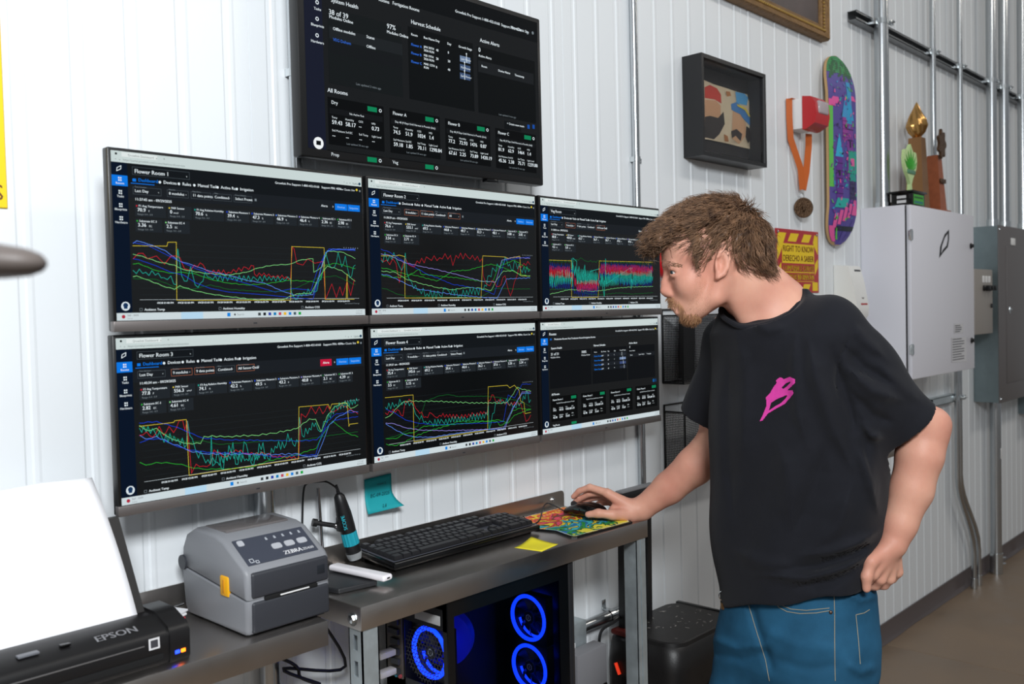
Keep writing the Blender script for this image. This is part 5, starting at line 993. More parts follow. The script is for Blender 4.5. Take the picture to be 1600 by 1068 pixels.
secs = [(0.0075, 0.0), (0.0115, 0.006), (0.0135, 0.02), (0.0165, 0.045), (0.0172, 0.075), (0.0168, L*0.60)]
mb = MB(); mb.lathe(secs, q0, ax, 24); bd = mb.build('body', m_black, t)
mb = MB(); n = 30; vs_ = []; X_, Y_, A_x = frame_from(ax)
for h in (L*0.60, L*0.80):
    for j in range(n): a = 2*math.pi*j/n; r = 0.0175 if j % 2 else 0.0163; vs_.append(q0+ax*h+(X_*math.cos(a)+Y_*math.sin(a))*r)
mb.add(vs_, [(j, (j+1)%n, n+(j+1)%n, n+j) for j in range(n)]); mb.build('focus_ring', M('teal_rubber', (24, 150, 168), 0.5), t, smooth=0)
mb = MB(); mb.lathe([(0.0165, L*0.80), (0.0160, L*0.90), (0.0168, L*0.905), (0.0168, L*0.93)], q0, ax, 24); mb.build('nose', m_black, t)
mb = MB(); mb.lathe([(0.0172, L*0.925), (0.0172, L*0.955), (0.0140, L*1.03), (0.0120, L*1.03)], q0, ax, 24); mb.build('clear_tip', M('clear_plastic', (200, 204, 206), 0.15, trans=0.6), t)
sd = nrm(np.cross(ax, V3((0, -1, 0)))); nf = nrm(V3((-0.45, -1, 0))-ax*np.dot(V3((-0.45, -1, 0)), ax)); sd = nrm(np.cross(nf, -ax))
mb = MB(); mb.ink = lin((40, 180, 196)); put_text(mb, 'SCOPE', q0+ax*(L*0.53)+nf*0.0176+np.cross(-ax, nf)*-0.003, -ax, np.cross(nf, -ax), 0.0075, bold=0.0005); mb.build('brand_lettering', m_ink, t, smooth=0)
mb = MB(); mb.rbox(q0+ax*L*0.47+V3((-0.012, 0.006, 0)), (0.012, 0.016, 0.032), 0.003); mb.build('holder', m_black, t)
e0 = q0-ax*0.001; cab = [e0, e0-ax*0.012+V3((-0.002, 0, 0)), PW(519, 757, my-0.03), PW(509, 752, my-0.028), PW(497, 752.5, my-0.02), PW(480, 755, -0.02), PW(474, 770, -0.012), PW(472, 830, -0.012)]
cab2 = []
def smooth_path(P, sub=6):
    P = [V3(p) for p in P]; out = []
    for i in range(len(P)-1):
        a, b, c, d = P[max(i-1, 0)], P[i], P[i+1], P[min(i+2, len(P)-1)]
        for k in range(sub): t_ = k/sub; out.append(0.5*((2*b)+(c-a)*t_+(2*a-5*b+4*c-d)*t_*t_+(3*b-a-3*c+d)*t_**3))
    out.append(P[-1]); return out
mb = MB(); mb.tube(smooth_path(cab), 0.0021, 8); cb = mb.build('cable', m_black, t)
mb = MB(); 
for k in range(5): mb.cyl(e0-ax*(0.001+0.004*k), e0-ax*(0.0035+0.004*k), 0.0042-0.0004*k, n=10)
mb.build('strain_relief', m_black, t, kind='stuff')

u0, u1 = V3((1.112, -0.095, 0)), V3((1.201, -0.196, 0)); 
a0, a1 = PZ(520, 884, DZ+0.02), PZ(607, 902, DZ+0.02); d = nrm(a1-a0); d[2] = 0; ang = math.atan2(a1[1]-a0[1], a1[0]-a0[0]); L = np.linalg.norm(a1-a0)
t = thing('white_media_stick', (a0+a1)/2*V3((1, 1, 0))+V3((0, 0, DZ+0.012)), 'slim white plastic stick device lying on the black tablet', 'usb stick')
Rz = np.array(Matrix.Rotation(ang, 3, 'Z')); mb = MB(); mb.rbox((a0+a1)/2*V3((1, 1, 0))+V3((0, 0, DZ+0.0195)), (L, 0.028, 0.013), 0.0055, Rz, seg=4); mb.build('body', M('white_gloss', (240, 236, 240), 0.3), t)
mb = MB(); e = (a0+a1)/2+d*(L/2); mb.rbox(e*V3((1, 1, 0))+V3((0, 0, DZ+0.0195)), (0.0012, 0.008, 0.003), 0.0003, Rz); mb.build('port', m_slot, t)
P = [PZ(u, v, DZ+0.009) for u, v in ((497, 912), (514, 926), (588, 908), (540, 868))]; P[0] = V3((1.008, -0.12, 0)); P = [V3((1.062, -0.125, 0)), V3((1.080, -0.190, 0)), PZ(590, 908, DZ+0.009), V3((1.205, -0.060, 0)), V3((1.10, -0.055, 0))]
mb = MB(); mb.prism([(p[0], p[1]) for p in P], (0, 0, DZ+0.0005), (1, 0, 0), (0, 1, 0), 0.0105); o = mb.build('black_tablet', M('tablet_black', (36, 37, 40), 0.5, bump=0.03, bscale=300), None, label='thin black tablet lying flat under the white stick', category='tablet'); bv = o.modifiers.new('bev', 'BEVEL'); bv.width = 0.003; bv.segments = 3

# keyboard: tray, frame and every key cap
kx0, kx1, kyf, kyb = 1.243, 1.712, -0.163, -0.018
t = thing('keyboard', ((kx0+kx1)/2, (kyf+kyb)/2, DZ), 'full-size black keyboard with raised keys along the backsplash', 'keyboard')
tl = math.radians(5); kc, ks = math.cos(tl), math.sin(tl)
def kp(x, d, h): return V3((kx0+x, kyf+d*kc-h*ks, DZ+0.006+d*ks+h*kc))   # d back from the front edge, h above the tray
KR = np.array(Matrix.Rotation(tl, 3, 'X')); KW, KDp = kx1-kx0, kyb-kyf
mb = MB(); mb.rbox(kp(KW/2, KDp/2, 0.007), (KW, KDp, 0.014), 0.004, KR, seg=2); mb.build('tray', m_gloss, t)
mb = MB(); mb.rbox(kp(KW/2, 0.004, 0.0135), (KW-0.01, 0.004, 0.0025), 0.001, KR); mb.build('front_trim', M('polished_trim', (150, 148, 146), 0.2, 0.9), t)
mb = MB(); mb.rbox(kp(KW/2, KDp/2+0.002, 0.0145), (KW-0.016, KDp-0.02, 0.002), 0.0008, KR); mb.build('key_plate', M('plate_grey', (92, 94, 104), 0.4, 0.4), t)
for x in (0.03, KW-0.03): mb = MB(); mb.box2(kp(x-0.012, KDp-0.015, 0)-V3((0, 0.004, 0)), V3((kx0+x+0.012, kyb-0.008, DZ))); mb.build('foot', m_black, t)
mb = MB(); 
for d in (0.02,): mb.box2((kx0+0.02, kyf+0.014, DZ), (kx1-0.02, kyf+0.022, DZ+0.0075))
mb.build('foot', m_black, t)
U = 0.01905*(KW-0.022)/(22.75*0.01905); m_key = M('key_black', (30, 30, 33), 0.45, bump=0.04, bscale=600); protos = {}
def keycap(x, d, w, h=1.0):
    k = (w, h)
    c = kp(0.011+x+w*U/2, 0.012+d, 0.016)
    if k not in protos:
        mb = MB(); a, b = (w*U-0.0012)/2, (h*U-0.0012)/2; P = []
        for s_, z in ((1.0, 0.0), (0.985, 0.003), (0.80, 0.0088), (0.72, 0.0094)):
            ia, ib = a-(1-s_)*U*0.5, b-(1-s_)*U*0.5
            for sx_, sy_ in ((-1, -1), (1, -1), (1, 1), (-1, 1)): P.append(KR@V3((sx_*ia, sy_*ib, z))+c)
        mb.add(P, [(4*i+j, 4*i+(j+1)%4, 4*i+4+(j+1)%4, 4*i+4+j) for i in range(3) for j in range(4)]+[(12, 13, 14, 15)])
        o = mb.build('key', m_key, t, smooth=25); protos[k] = (o, c)
    else:
        o, c_ = protos[k]; shared('key', o, WL[o.name]+(c-c_), t)
rows = [(0, [1.25, 1.25, 1.25, 6.25, 1.25, 1.25, 1.25, 1.25]), (1, [2.25]+[1]*10+[2.75]), (2, [1.75]+[1]*11+[2.25]), (3, [1.5]+[1]*12+[1.5]), (4, [1]*13+[2]), (5.25, [1])]
for r, ws in rows:
    x = 0.0
    for w in ws: keycap(x*U, (r+0.5)*U, w); x += w
for x in (2, 3, 4, 5, 6.5, 7.5, 8.5, 9.5, 11, 12, 13, 14): keycap(x*U, 5.75*U, 1)
for x, r in ((15.25, 0), (16.25, 0), (17.25, 0), (16.25, 1), (15.25, 3), (16.25, 3), (17.25, 3), (15.25, 4), (16.25, 4), (17.25, 4), (15.25, 5.25), (16.25, 5.25), (17.25, 5.25)): keycap(x*U, (r+0.5)*U, 1)
keycap(18.5*U, 0.5*U, 2); keycap(20.5*U, 0.5*U, 1)
for r in (1, 2, 3): 
    for x in (18.5, 19.5, 20.5): keycap(x*U, (r+0.5)*U, 1)
for x in (18.5, 19.5, 20.5, 21.5): keycap(x*U, 4.5*U, 1)
keycap(21.5*U, 1.0*U, 1, 2); keycap(21.5*U, 3.0*U, 1, 2)

# sticky notes
mb = MB(); n = 8; vs_ = []; c = PZ(838, 850, DZ+0.004); Rz = np.array(Matrix.Rotation(0.18, 3, 'Z'))
for i in range(n+1):
    for j in range(n+1):
        a, b = (i/n-0.5)*0.075, (j/n-0.5)*0.075; e = max(0, a*0.8+b*0.6)/0.05; p = Rz@V3((a, b, 0))+V3((c[0], c[1], DZ+0.0006+0.009*e*e)); vs_.append(p)
mb.add(vs_, [(i*(n+1)+j, (i+1)*(n+1)+j, (i+1)*(n+1)+j+1, i*(n+1)+j+1) for i in range(n) for j in range(n)]); o = mb.build('sticky_note', M('note_yellow', (248, 232, 50), 0.7), None, label='yellow sticky note lying on the desk in front of the keyboard', category='sticky note', smooth=60); o.modifiers.new('thick', 'SOLIDIFY').thickness = 0.0005
mb = MB(); vs_ = []; n = 10; X0n, Z1n = 1.293, 1.203; w_ = 0.078
for i in range(n+1):
    for j in range(n+1):
        a, b = i/n, j/n; cu2 = max(0.0, b-0.45)/0.55; lift = 0.030*cu2**2*(0.35+0.65*a); z = Z1n-w_*b+0.010*cu2**2*a*0.4+0.004*a; vs_.append((X0n+w_*a+0.012*cu2**2*a, -0.004-lift, z))
mb.add(vs_, [(i*(n+1)+j, i*(n+1)+j+1, (i+1)*(n+1)+j+1, (i+1)*(n+1)+j) for i in range(n) for j in range(n)])
t = thing('sticky_note', (X0n+w_/2, -0.01, Z1n-w_), 'teal sticky note with faint handwriting on the wall below the monitors', 'sticky note')
o = mb.build('paper', M('note_teal', (22, 158, 166), 0.7), t, smooth=60); o.modifiers.new('thick', 'SOLIDIFY').thickness = 0.0004
mb = MB(); mb.ink = lin((10, 78, 88)); put_text(mb, 'EC-09-2025', (X0n+0.012, -0.0085, Z1n-0.042), UX, V3((0, -0.12, 0.99)), 0.008); put_text(mb, 'room 3', (X0n+0.034, -0.006, Z1n-0.018), UX, UZ, 0.006); put_text(mb, '2.8', (X0n+0.034, -0.024, Z1n-0.066), UX, UZ, 0.007); mb.build('handwriting', m_ink, t, smooth=0)

# mouse mat with a loud printed picture
mat_pts = [PZ(u, v, DZ+0.004) for u, v in ((836, 826), (868, 829), (893, 838), (902, 838), (988, 815))]
mo = [tuple(mat_pts[0][:2]), tuple(mat_pts[1][:2]), tuple(mat_pts[2][:2]), tuple(mat_pts[3][:2]), tuple(mat_pts[4][:2]), (1.972, -0.22), (1.965, -0.022), (1.775, -0.022), (1.735, -0.055)]
t = thing('mouse_mat', (1.85, -0.15, DZ), 'mouse mat printed with a loud red, yellow, green and blue picture', 'mouse mat')
mb = MB(); mb.prism(mo, (0, 0, DZ), (1, 0, 0), (0, 1, 0), 0.0045); mb.build('rubber_base', m_black, t)
cxm, cym = sum(p[0] for p in mo)/len(mo), sum(p[1] for p in mo)/len(mo); mi_ = [(cxm+(p[0]-cxm)*0.965, cym+(p[1]-cym)*0.95) for p in mo]
mm = bpy.data.materials.new('mat_print'); mm.use_nodes = True; nt = mm.node_tree; b = nt.nodes['Principled BSDF']; b.inputs['Roughness'].default_value = 0.75
tc = nt.nodes.new('ShaderNodeTexCoord'); nz = nt.nodes.new('ShaderNodeTexNoise'); nz.inputs['Scale'].default_value = 15; nz.inputs['Detail'].default_value = 1.5; nz.inputs['Distortion'].default_value = 1.6
sp = nt.nodes.new('ShaderNodeSeparateXYZ'); ad = nt.nodes.new('ShaderNodeMath'); ad.operation = 'MULTIPLY_ADD'; ad.inputs[1].default_value = 2.6; cr = nt.nodes.new('ShaderNodeValToRGB'); cr.color_ramp.interpolation = 'CONSTANT'
nt.links.new(tc.outputs['Object'], nz.inputs['Vector']); nt.links.new(tc.outputs['Object'], sp.inputs[0]); nt.links.new(sp.outputs[1], ad.inputs[0]); nt.links.new(nz.outputs[0], ad.inputs[2]); nt.links.new(ad.outputs[0], cr.inputs[0]); nt.links.new(cr.outputs[0], b.inputs['Base Color'])
els = cr.color_ramp.elements; els[0].position = 0.0; els[0].color = lin((240, 226, 70))
els[1].position = 0.20; els[1].color = lin((26, 92, 46))
for p_, c_ in ((0.27, (40, 150, 64)), (0.33, (30, 110, 170)), (0.38, (66, 186, 190)), (0.44, (20, 24, 30)), (0.47, (236, 206, 46)), (0.53, (214, 60, 40)), (0.58, (120, 66, 40)), (0.62, (232, 70, 110)), (0.67, (226, 100, 40)), (0.73, (240, 200, 60)), (0.80, (206, 50, 44))): e = els.new(p_); e.color = lin(c_)
mb = MB(); mb.prism(mi_, (0, 0, DZ+0.0046), (1, 0, 0), (0, 1, 0), 0.0004); mb.build('printed_top', mm, t)
mb = MB(); mb.ink = lin((244, 240, 230)); 
for a, b in zip(mi_, mi_[1:]+mi_[:1]):
    a3, b3 = V3((a[0], a[1], DZ+0.0053)), V3((b[0], b[1], DZ+0.0053)); d = nrm(b3-a3); q = V3((-d[1], d[0], 0))*0.0022; mb.poly([a3, b3, b3+q, a3+q])
R_ = random.Random(11)
for side_ in range(2):
    for i in range(13):
        a = (i+0.5)/13; 
        if side_ == 0: p = V3((mi_[3][0]+(mi_[4][0]-mi_[3][0])*a, mi_[3][1]+(mi_[4][1]-mi_[3][1])*a+0.014, DZ+0.0054)); c_ = (244, 232, 70)
        else: p = V3((mi_[7][0]+(mi_[6][0]-mi_[7][0])*a, mi_[7][1]-0.030-0.004*math.sin(a*6), DZ+0.0054)); c_ = (250, 226, 90)
        mb.ink = lin(c_); s_ = 0.0042; mb.poly([p+V3((-s_, -s_, 0)), p+V3((s_, -s_*0.8, 0)), p+V3((s_*0.7, s_, 0)), p+V3((-s_*0.8, s_*0.8, 0))])
mb.build('printed_border', m_ink, t, smooth=0, kind='stuff')

# mouse
mc = PZ(916, 803, DZ+0.012); mc = V3((mc[0], mc[1], DZ+0.005)); mf = PZ(884, 797, DZ+0.01); mr = PZ(948, 808, DZ+0.01)
mdir = nrm((mf-mr)*V3((1, 1, 0))); mside = np.cross(V3((0, 0, 1)), mdir); ML = 0.122
t = thing('computer_mouse', mc, 'black gaming mouse under the man\'s right hand', 'mouse')
mb = MB(); n = 20; secs = [(-0.5, 0.30, 0.010), (-0.47, 0.62, 0.022), (-0.38, 0.86, 0.032), (-0.22, 1.0, 0.0385), (-0.05, 0.97, 0.0395), (0.15, 0.90, 0.036), (0.32, 0.88, 0.029), (0.44, 0.84, 0.022), (0.49, 0.72, 0.016), (0.5, 0.5, 0.010)]; vs_ = []
for s_, w, h in secs:
    for j in range(n): a = 2*math.pi*j/n; ca, sa = math.cos(a), math.sin(a); vs_.append(mc+mdir*(s_*ML)+mside*(0.033*w*(abs(ca)**0.7)*(1 if ca > 0 else -1))+V3((0, 0, 0.004+max(0.0, h-0.004)*(0.5+0.5*(abs(sa)**0.8)*(1 if sa > 0 else -1)))))
mb.add(vs_, [(i*n+j, i*n+(j+1)%n, (i+1)*n+(j+1)%n, (i+1)*n+j) for i in range(len(secs)-1) for j in range(n)]+[tuple(range(n-1, -1, -1)), tuple((len(secs)-1)*n+j for j in range(n))]); mb.build('shell', m_gloss, t)
mb = MB(); w0 = mc+mdir*(0.34*ML)+V3((0, 0, 0.0285)); mb.cyl(w0-mside*0.0035, w0+mside*0.0035, 0.009, n=16); mb.build('scroll_wheel', m_dark, t)
for k in (-1, 1):
    for q in range(2): mb = MB(); b0 = mc+mdir*((0.06-0.18*q)*ML)+mside*(0.0305*k)+V3((0, 0, 0.024)); mb.tube([b0-mdir*0.009, b0+mdir*0.009], [0.0028, 0.0022], 8); mb.build('side_button', M('side_teal', (30, 60, 62), 0.3), t)
mb = MB(); cpath = smooth_path([mc+mdir*(0.5*ML)+V3((0, 0, 0.010)), mc+mdir*(0.62*ML)+V3((0, 0, 0.006)), PW(858, 786, -0.018), PW(849, 792, -0.030), PZ(843, 812, DZ+0.01), PZ(830, 818, DZ+0.008), PZ(815, 806, DZ+0.004)+V3((0, -0.006, 0))]); mb.tube(cpath, 0.0018, 8); mb.build('cable', m_black, t)

# ---------------------------------------------------------------- computer tower on the lower shelf
cx0, cx1, cyf, cyb, cz0, cz1 = 1.285, 1.680, -0.278, -0.075, 0.491, 0.9785
t = thing('computer_tower', ((cx0+cx1)/2, (cyf+cyb)/2, cz0), 'black computer tower with a glass side and glowing blue fan rings', 'computer')
m_case = M('case_black', (13, 13, 14), 0.4)
mb = MB()
for a, b in (((cx0, cyf, cz1-0.02), (cx1, cyb, cz1)), ((cx0, cyf, cz0), (cx1, cyb, cz0+0.02)), ((cx1-0.02, cyf, cz0), (cx1, cyb, cz1)), ((cx0, cyb-0.004, cz0), (cx1, cyb, cz1))): mb.box2(a, b)
mb.build('case', m_case, t)
mb = MB(); mb.rbox2((cx1-0.006, cyf-0.006, cz0), (cx1+0.012, cyb+0.004, cz1+0.003), 0.003); mb.build('front_fascia', M('fascia_grey', (40, 40, 42), 0.35), t)
# glass panel: dark border and tinted pane
mb = MB()
for a, b in (((cx0, cyf-0.004, cz0+0.03), (cx0+0.018, cyf-0.0002, cz1-0.035)), ((cx1-0.040, cyf-0.004, cz0+0.03), (cx1-0.007, cyf-0.0002, cz1-0.035)), ((cx0, cyf-0.004, cz1-0.035), (cx1-0.007, cyf-0.0002, cz1-0.0005)), ((cx0, cyf-0.004, cz0), (cx1-0.007, cyf-0.0002, cz0+0.03))): mb.box2(a, b)
mb.build('side_border', m_gloss, t)
mb = MB(); mb.box2((cx0+0.017, cyf-0.0035, cz0+0.029), (cx1-0.039, cyf-0.001, cz1-0.034)); mb.build('glass_side', M('tinted_glass', (190, 190, 205), 0.02, trans=1.0, ior=1.12), t)
mb = MB(); mb.box2((cx0+0.03, cyb-0.012, cz0+0.10), (cx1-0.06, cyb-0.006, cz1-0.03)); mb.build('motherboard', M('board_black', (18, 19, 22), 0.5), t)
mb = MB(); mb.rbox2((cx0+0.01, cyf+0.05, cz0+0.14), (cx0+0.27, cyb-0.02, cz0+0.185), 0.004); gpu = mb.build('graphics_card', M('card_black', (22, 22, 24), 0.35), t)
mb = MB(); mb.ink = lin((120, 124, 128)); mb.poly([(cx0+0.06, cyf+0.0495, cz0+0.157), (cx0+0.16, cyf+0.0495, cz0+0.157), (cx0+0.16, cyf+0.0495, cz0+0.163), (cx0+0.06, cyf+0.0495, cz0+0.163)]); mb.build('card_stripe', m_ink, gpu, smooth=0)
m_blue = M('blue_glow', (10, 50, 255), 0.4, emit=3.2); m_blue2 = M('blue_glow_dim', (8, 24, 170), 0.3, emit=0.35); m_blade = M('fan_blade', (16, 18, 30), 0.3)
def fan(c, ax, r, ring=0.0075, name='fan', both=True, bands=True, hubcol=None):
    X_, Y_, A_ = frame_from(ax); c = V3(c)
    mb = MB(); n = 40   # square frame with round opening
    P = []
    for h in (-0.012, 0.012):
        for k in range(n):
            a = 2*math.pi*k/n; ca, sa = math.cos(a), math.sin(a); m_ = max(abs(ca), abs(sa)); P.append(c+A_*h+(X_*ca+Y_*sa)*(r*1.04/m_))
        for k in range(n): a = 2*math.pi*k/n; P.append(c+A_*h+(X_*math.cos(a)+Y_*math.sin(a))*r)
    fs = []
    for k in range(n):
        k2 = (k+1)%n; fs += [(k, n+k, n+k2, k2), (2*n+k, 2*n+k2, 3*n+k2, 3*n+k), (k, k2, 2*n+k2, 2*n+k), (n+k, 3*n+k, 3*n+k2, n+k2)]
    mb.add(P, fs); fo = mb.build(name, m_case, t)
    def arc(r0, a0, a1, rr, mt, h, nm):
        mb = MB(); k = max(4, int((a1-a0)/0.16)); mb.tube([c+A_*h+(X_*math.cos(a0+(a1-a0)*i/k)+Y_*math.sin(a0+(a1-a0)*i/k))*r0 for i in range(k+1)], rr, 8); mb.build(nm, mt, fo)
    arc(r*0.93, 0, 2*math.pi, ring*0.62, m_blue, 0.012, 'light_ring')
    arc(r*0.90, 0.4, 2.2, ring*0.40, m_blue, -0.010, 'light_arc'); arc(r*0.90, 3.4, 5.3, ring*0.40, m_blue, -0.010, 'light_arc')
    mb = MB(); mb.lathe([(r*0.30, -0.010), (r*0.30, 0.008), (r*0.27, 0.011), (0, 0.0112)], c, A_, 20); hb = mb.build('hub', m_case, fo)
    mb = MB(); k = 6; lo_ = [c+A_*0.0118+(X_*math.cos(2*math.pi*i/k+0.5)+Y_*math.sin(2*math.pi*i/k+0.5))*r*0.16 for i in range(k)]; li_ = [c+A_*0.0118+(X_*math.cos(2*math.pi*i/k+0.5)+Y_*math.sin(2*math.pi*i/k+0.5))*r*0.11 for i in range(k)]
    mb.ink = lin((150, 160, 170)); mb.add(lo_+li_, [(i, (i+1)%k, k+(i+1)%k, k+i) for i in range(k)]); mb.add([c+A_*0.0118+X_*sx_*r*0.02+Y_*sy_*r*0.06 for sx_, sy_ in ((-1, -1), (1, -1), (1, 1), (-1, 1))], [(0, 1, 2, 3)]); mb.build('hub_badge', m_ink, hb, smooth=0)
    for i in range(9):
        a = 2*math.pi*i/9; mb = MB(); P = []
        for q in range(5):
            rr = r*(0.30+0.55*q/4); aa = a+0.25*q/4
            P += [c+(X_*math.cos(aa)+Y_*math.sin(aa))*rr-A_*0.006, c+(X_*math.cos(aa+0.42)+Y_*math.sin(aa+0.42))*rr+A_*0.006]
        mb.add(P, [(2*q, 2*q+1, 2*q+3, 2*q+2) for q in range(4)]); mb.build('blade', m_blade, fo)
    return fo
fc1 = PX(832, 962, 1.640); fc2 = PX(838, 1040, 1.640)
for c in (fc1, fc2, fc2*2-fc1): fan((1.636, float(fc1[1]), float(c[2])), (-1, 0, 0), 0.056)
# rear wall: exhaust fan behind a hexagon grille, port plate
rf = PX(655, 1020, cx0); 
fo = fan((cx0+0.030, cyf+0.075, float(rf[2])), (-1, 0, 0), 0.056, ring=0.009)
gr = MB(); cyr, czr = cyf+0.075, float(rf[2])
step = 0.0095
for i in range(-7, 8):
    for j in range(-8, 9):
        y = cyr+step*(i+0.5*(j % 2)); z = czr+step*0.866*j
        if (y-cyr)**2+(z-czr)**2 > 0.060**2: continue
        for k in range(3):
            a0 = math.pi/6+math.pi/3*k; a1 = a0+math.pi/3; s_ = step*0.577
            p0, p1 = V3((cx0+0.001, y+s_*math.cos(a0), z+s_*math.sin(a0))), V3((cx0+0.001, y+s_*math.cos(a1), z+s_*math.sin(a1))); d = nrm(p1-p0); q = np.cross(d, V3((1, 0, 0)))*0.0010; gr.poly([p0-q, p1-q, p1+q, p0+q])
gr.build('rear_grille', m_dark, t, smooth=0, kind='stuff')
mb = MB()
for a, b in (((cx0, cyf, cz0), (cx0+0.002, cyf+0.012, cz1)), ((cx0, cyf+0.138, cz0), (cx0+0.002, cyb, cz1)), ((cx0, cyf, czr+0.064), (cx0+0.002, cyb, cz1)), ((cx0, cyf, cz0), (cx0+0.002, cyb, czr-0.064))): mb.box2(a, b)
rw = mb.build('rear_wall', m_case, t)
mb = MB(); mb.rbox2((cx0-0.003, cyf+0.143, czr-0.07), (cx0+0.001, cyb-0.008, czr+0.085), 0.001); io = mb.build('port_plate', M('port_plate', (96, 90, 84), 0.5, 0.5), t)
for i in range(6): mb = MB(); mb.box2((cx0-0.010, cyf+0.150, czr-0.060+0.022*i), (cx0-0.002, cyf+0.150+(0.026 if i % 2 else 0.034), czr-0.048+0.022*i)); mb.build('port', m_dark, io)
for i, c in enumerate(((150, 60, 60), (40, 120, 140), (60, 130, 60))): mb = MB(); mb.cyl((cx0-0.007, cyf+0.150+0.013*i, czr-0.064), (cx0-0.002, cyf+0.150+0.013*i, czr-0.064), 0.0045, n=10); mb.build('audio_jack', M('jack%d' % i, c, 0.4), io)
mb = MB(); mb.rbox2((cx0-0.0015, cyf+0.020, cz1-0.055), (cx0+0.001, cyf+0.10, cz1-0.035), 0.0005); mb.build('rating_label', M('label_silver', (168, 168, 168), 0.5), rw)
mb = MB(); cc = V3((cx0+0.115, cyb-0.075, float(PX(717, 1000, cx0+0.115)[2]))); mb.lathe([(0.0, -0.02), (0.060, -0.02), (0.062, -0.01), (0.062, 0.015), (0.050, 0.018), (0.0, 0.012)], cc, (-0.85, -0.5, 0), 32); cl_ = mb.build('cooler_fan', m_blue2, t)
mb = MB(); X_, Y_, A_ = frame_from((-0.85, -0.5, 0)); mb.tube([cc+A_*0.019+(X_*math.cos(2*math.pi*i/24)+Y_*math.sin(2*math.pi*i/24))*0.026 for i in range(25)], 0.0016, 6); mb.build('cooler_ring', M('pale_blue_glow', (90, 150, 255), 0.3, emit=2.0), cl_)
for k, (u, v) in enumerate(((608, 1022), (610, 1052))):
    t2 = thing('display_plug', PX(u, v, cx0-0.03), ('upper' if k == 0 else 'lower')+' grey cable plug in the back of the computer tower', 'cable plug'); p = PX(u, v, cx0-0.03); yk = cyf+0.165
    p = V3((cx0-0.032, yk, float(PX(u, v, cx0-0.03)[2]))); mb = MB(); mb.rbox(p, (0.044, 0.022, 0.014), 0.003); mb.build('plug', M('plug_grey', (176, 172, 170), 0.5), t2)
    mb = MB(); mb.tube(smooth_path([p+V3((-0.020, 0, 0)), p+V3((-0.045, 0.0, -0.006)), p+V3((-0.06, 0.003, -0.05)), p+V3((-0.055, 0.005, -0.18)), (float(p[0])-0.03, float(p[1])+0.01, 0.52)]), 0.0035, 8); mb.build('cable', M('cable_white', (196, 194, 198), 0.5), t2)

# ---------------------------------------------------------------- wall boxes, cables and the speaker under the desk
t = thing('outlet_box', (1.965, -0.03, 0.60), 'grey steel outlet box at the end of the level conduit, with a white switch', 'outlet box')
mb = MB(); mb.rbox2((1.90, -0.055, 0.615), (2.018, -0.001, 0.705), 0.003); mb.build('box', m_galv, t); mb = MB(); mb.rbox2((1.93, -0.062, 0.64), (1.96, -0.054, 0.655), 0.002); mb.build('switch', m_white, t)
mb = MB(); mb.cyl((2.0185, -0.026, 0.672), (2.03, -0.026, 0.672), 0.021, n=14); mb.build('conduit_nut', m_zinc, t)
t = thing('power_adapter', (1.99, -0.08, 0.53), 'flat grey power adapter plugged in below the outlet box', 'power adapter')
mb = MB(); mb.rbox2((1.915, -0.105, 0.530), (2.045, -0.057, 0.640), 0.004); mb.build('body', M('adapter_grey', (128, 128, 132), 0.5), t)
mb = MB(); 
mb.tube(smooth_path([(1.985, -0.08, 0.532), (1.985, -0.08, 0.49), (1.98, -0.075, 0.40), (1.99, -0.07, 0.15), (2.05, -0.10, 0.006)]), 0.003, 8); mb.build('cable', m_black, t)
def cable(lab, pts, r=0.003, m=None): mb = MB(); mb.tube(smooth_path(pts), r, 8); return mb.build('cable', m or m_black, None, label=lab, category='cable')
cable('black power cable hanging from the desk beside the speaker', [PW(985, 958, -0.062), PW(972, 962, -0.066), PW(958, 972, -0.075), PW(940, 985, -0.07), PW(936, 1010, -0.07), PW(937, 1040, -0.07), (2.06, -0.07, 0.3), (2.05, -0.10, 0.006)], 0.0042)
cable('black cable drooping below the steel side shelf, left of the desk leg', [(0.90, -0.05, 0.96), PW(455, 1035, -0.06), PW(470, 1058, -0.06), PW(500, 1068, -0.06), (1.03, -0.06, 0.86), PW(540, 1040, -0.05), (1.10, -0.05, 0.98)], 0.0035)
cable('second black cable running down behind the label printer and shelf', [(0.835, -0.035, DZ+0.012), (0.80, -0.020, DZ+0.004), (0.74, -0.022, DZ+0.003), (0.60, -0.022, DZ+0.003)], 0.0028)
mb = MB(); mb.tube([PW(930, 1020, -0.06), PW(946, 1068, -0.06), (2.16, -0.07, 0.30)], 0.006, 8); mb.build('tie_bar', m_black, None, label='black strap with a white cable tie slanting down beside the power adapter', category='strap')

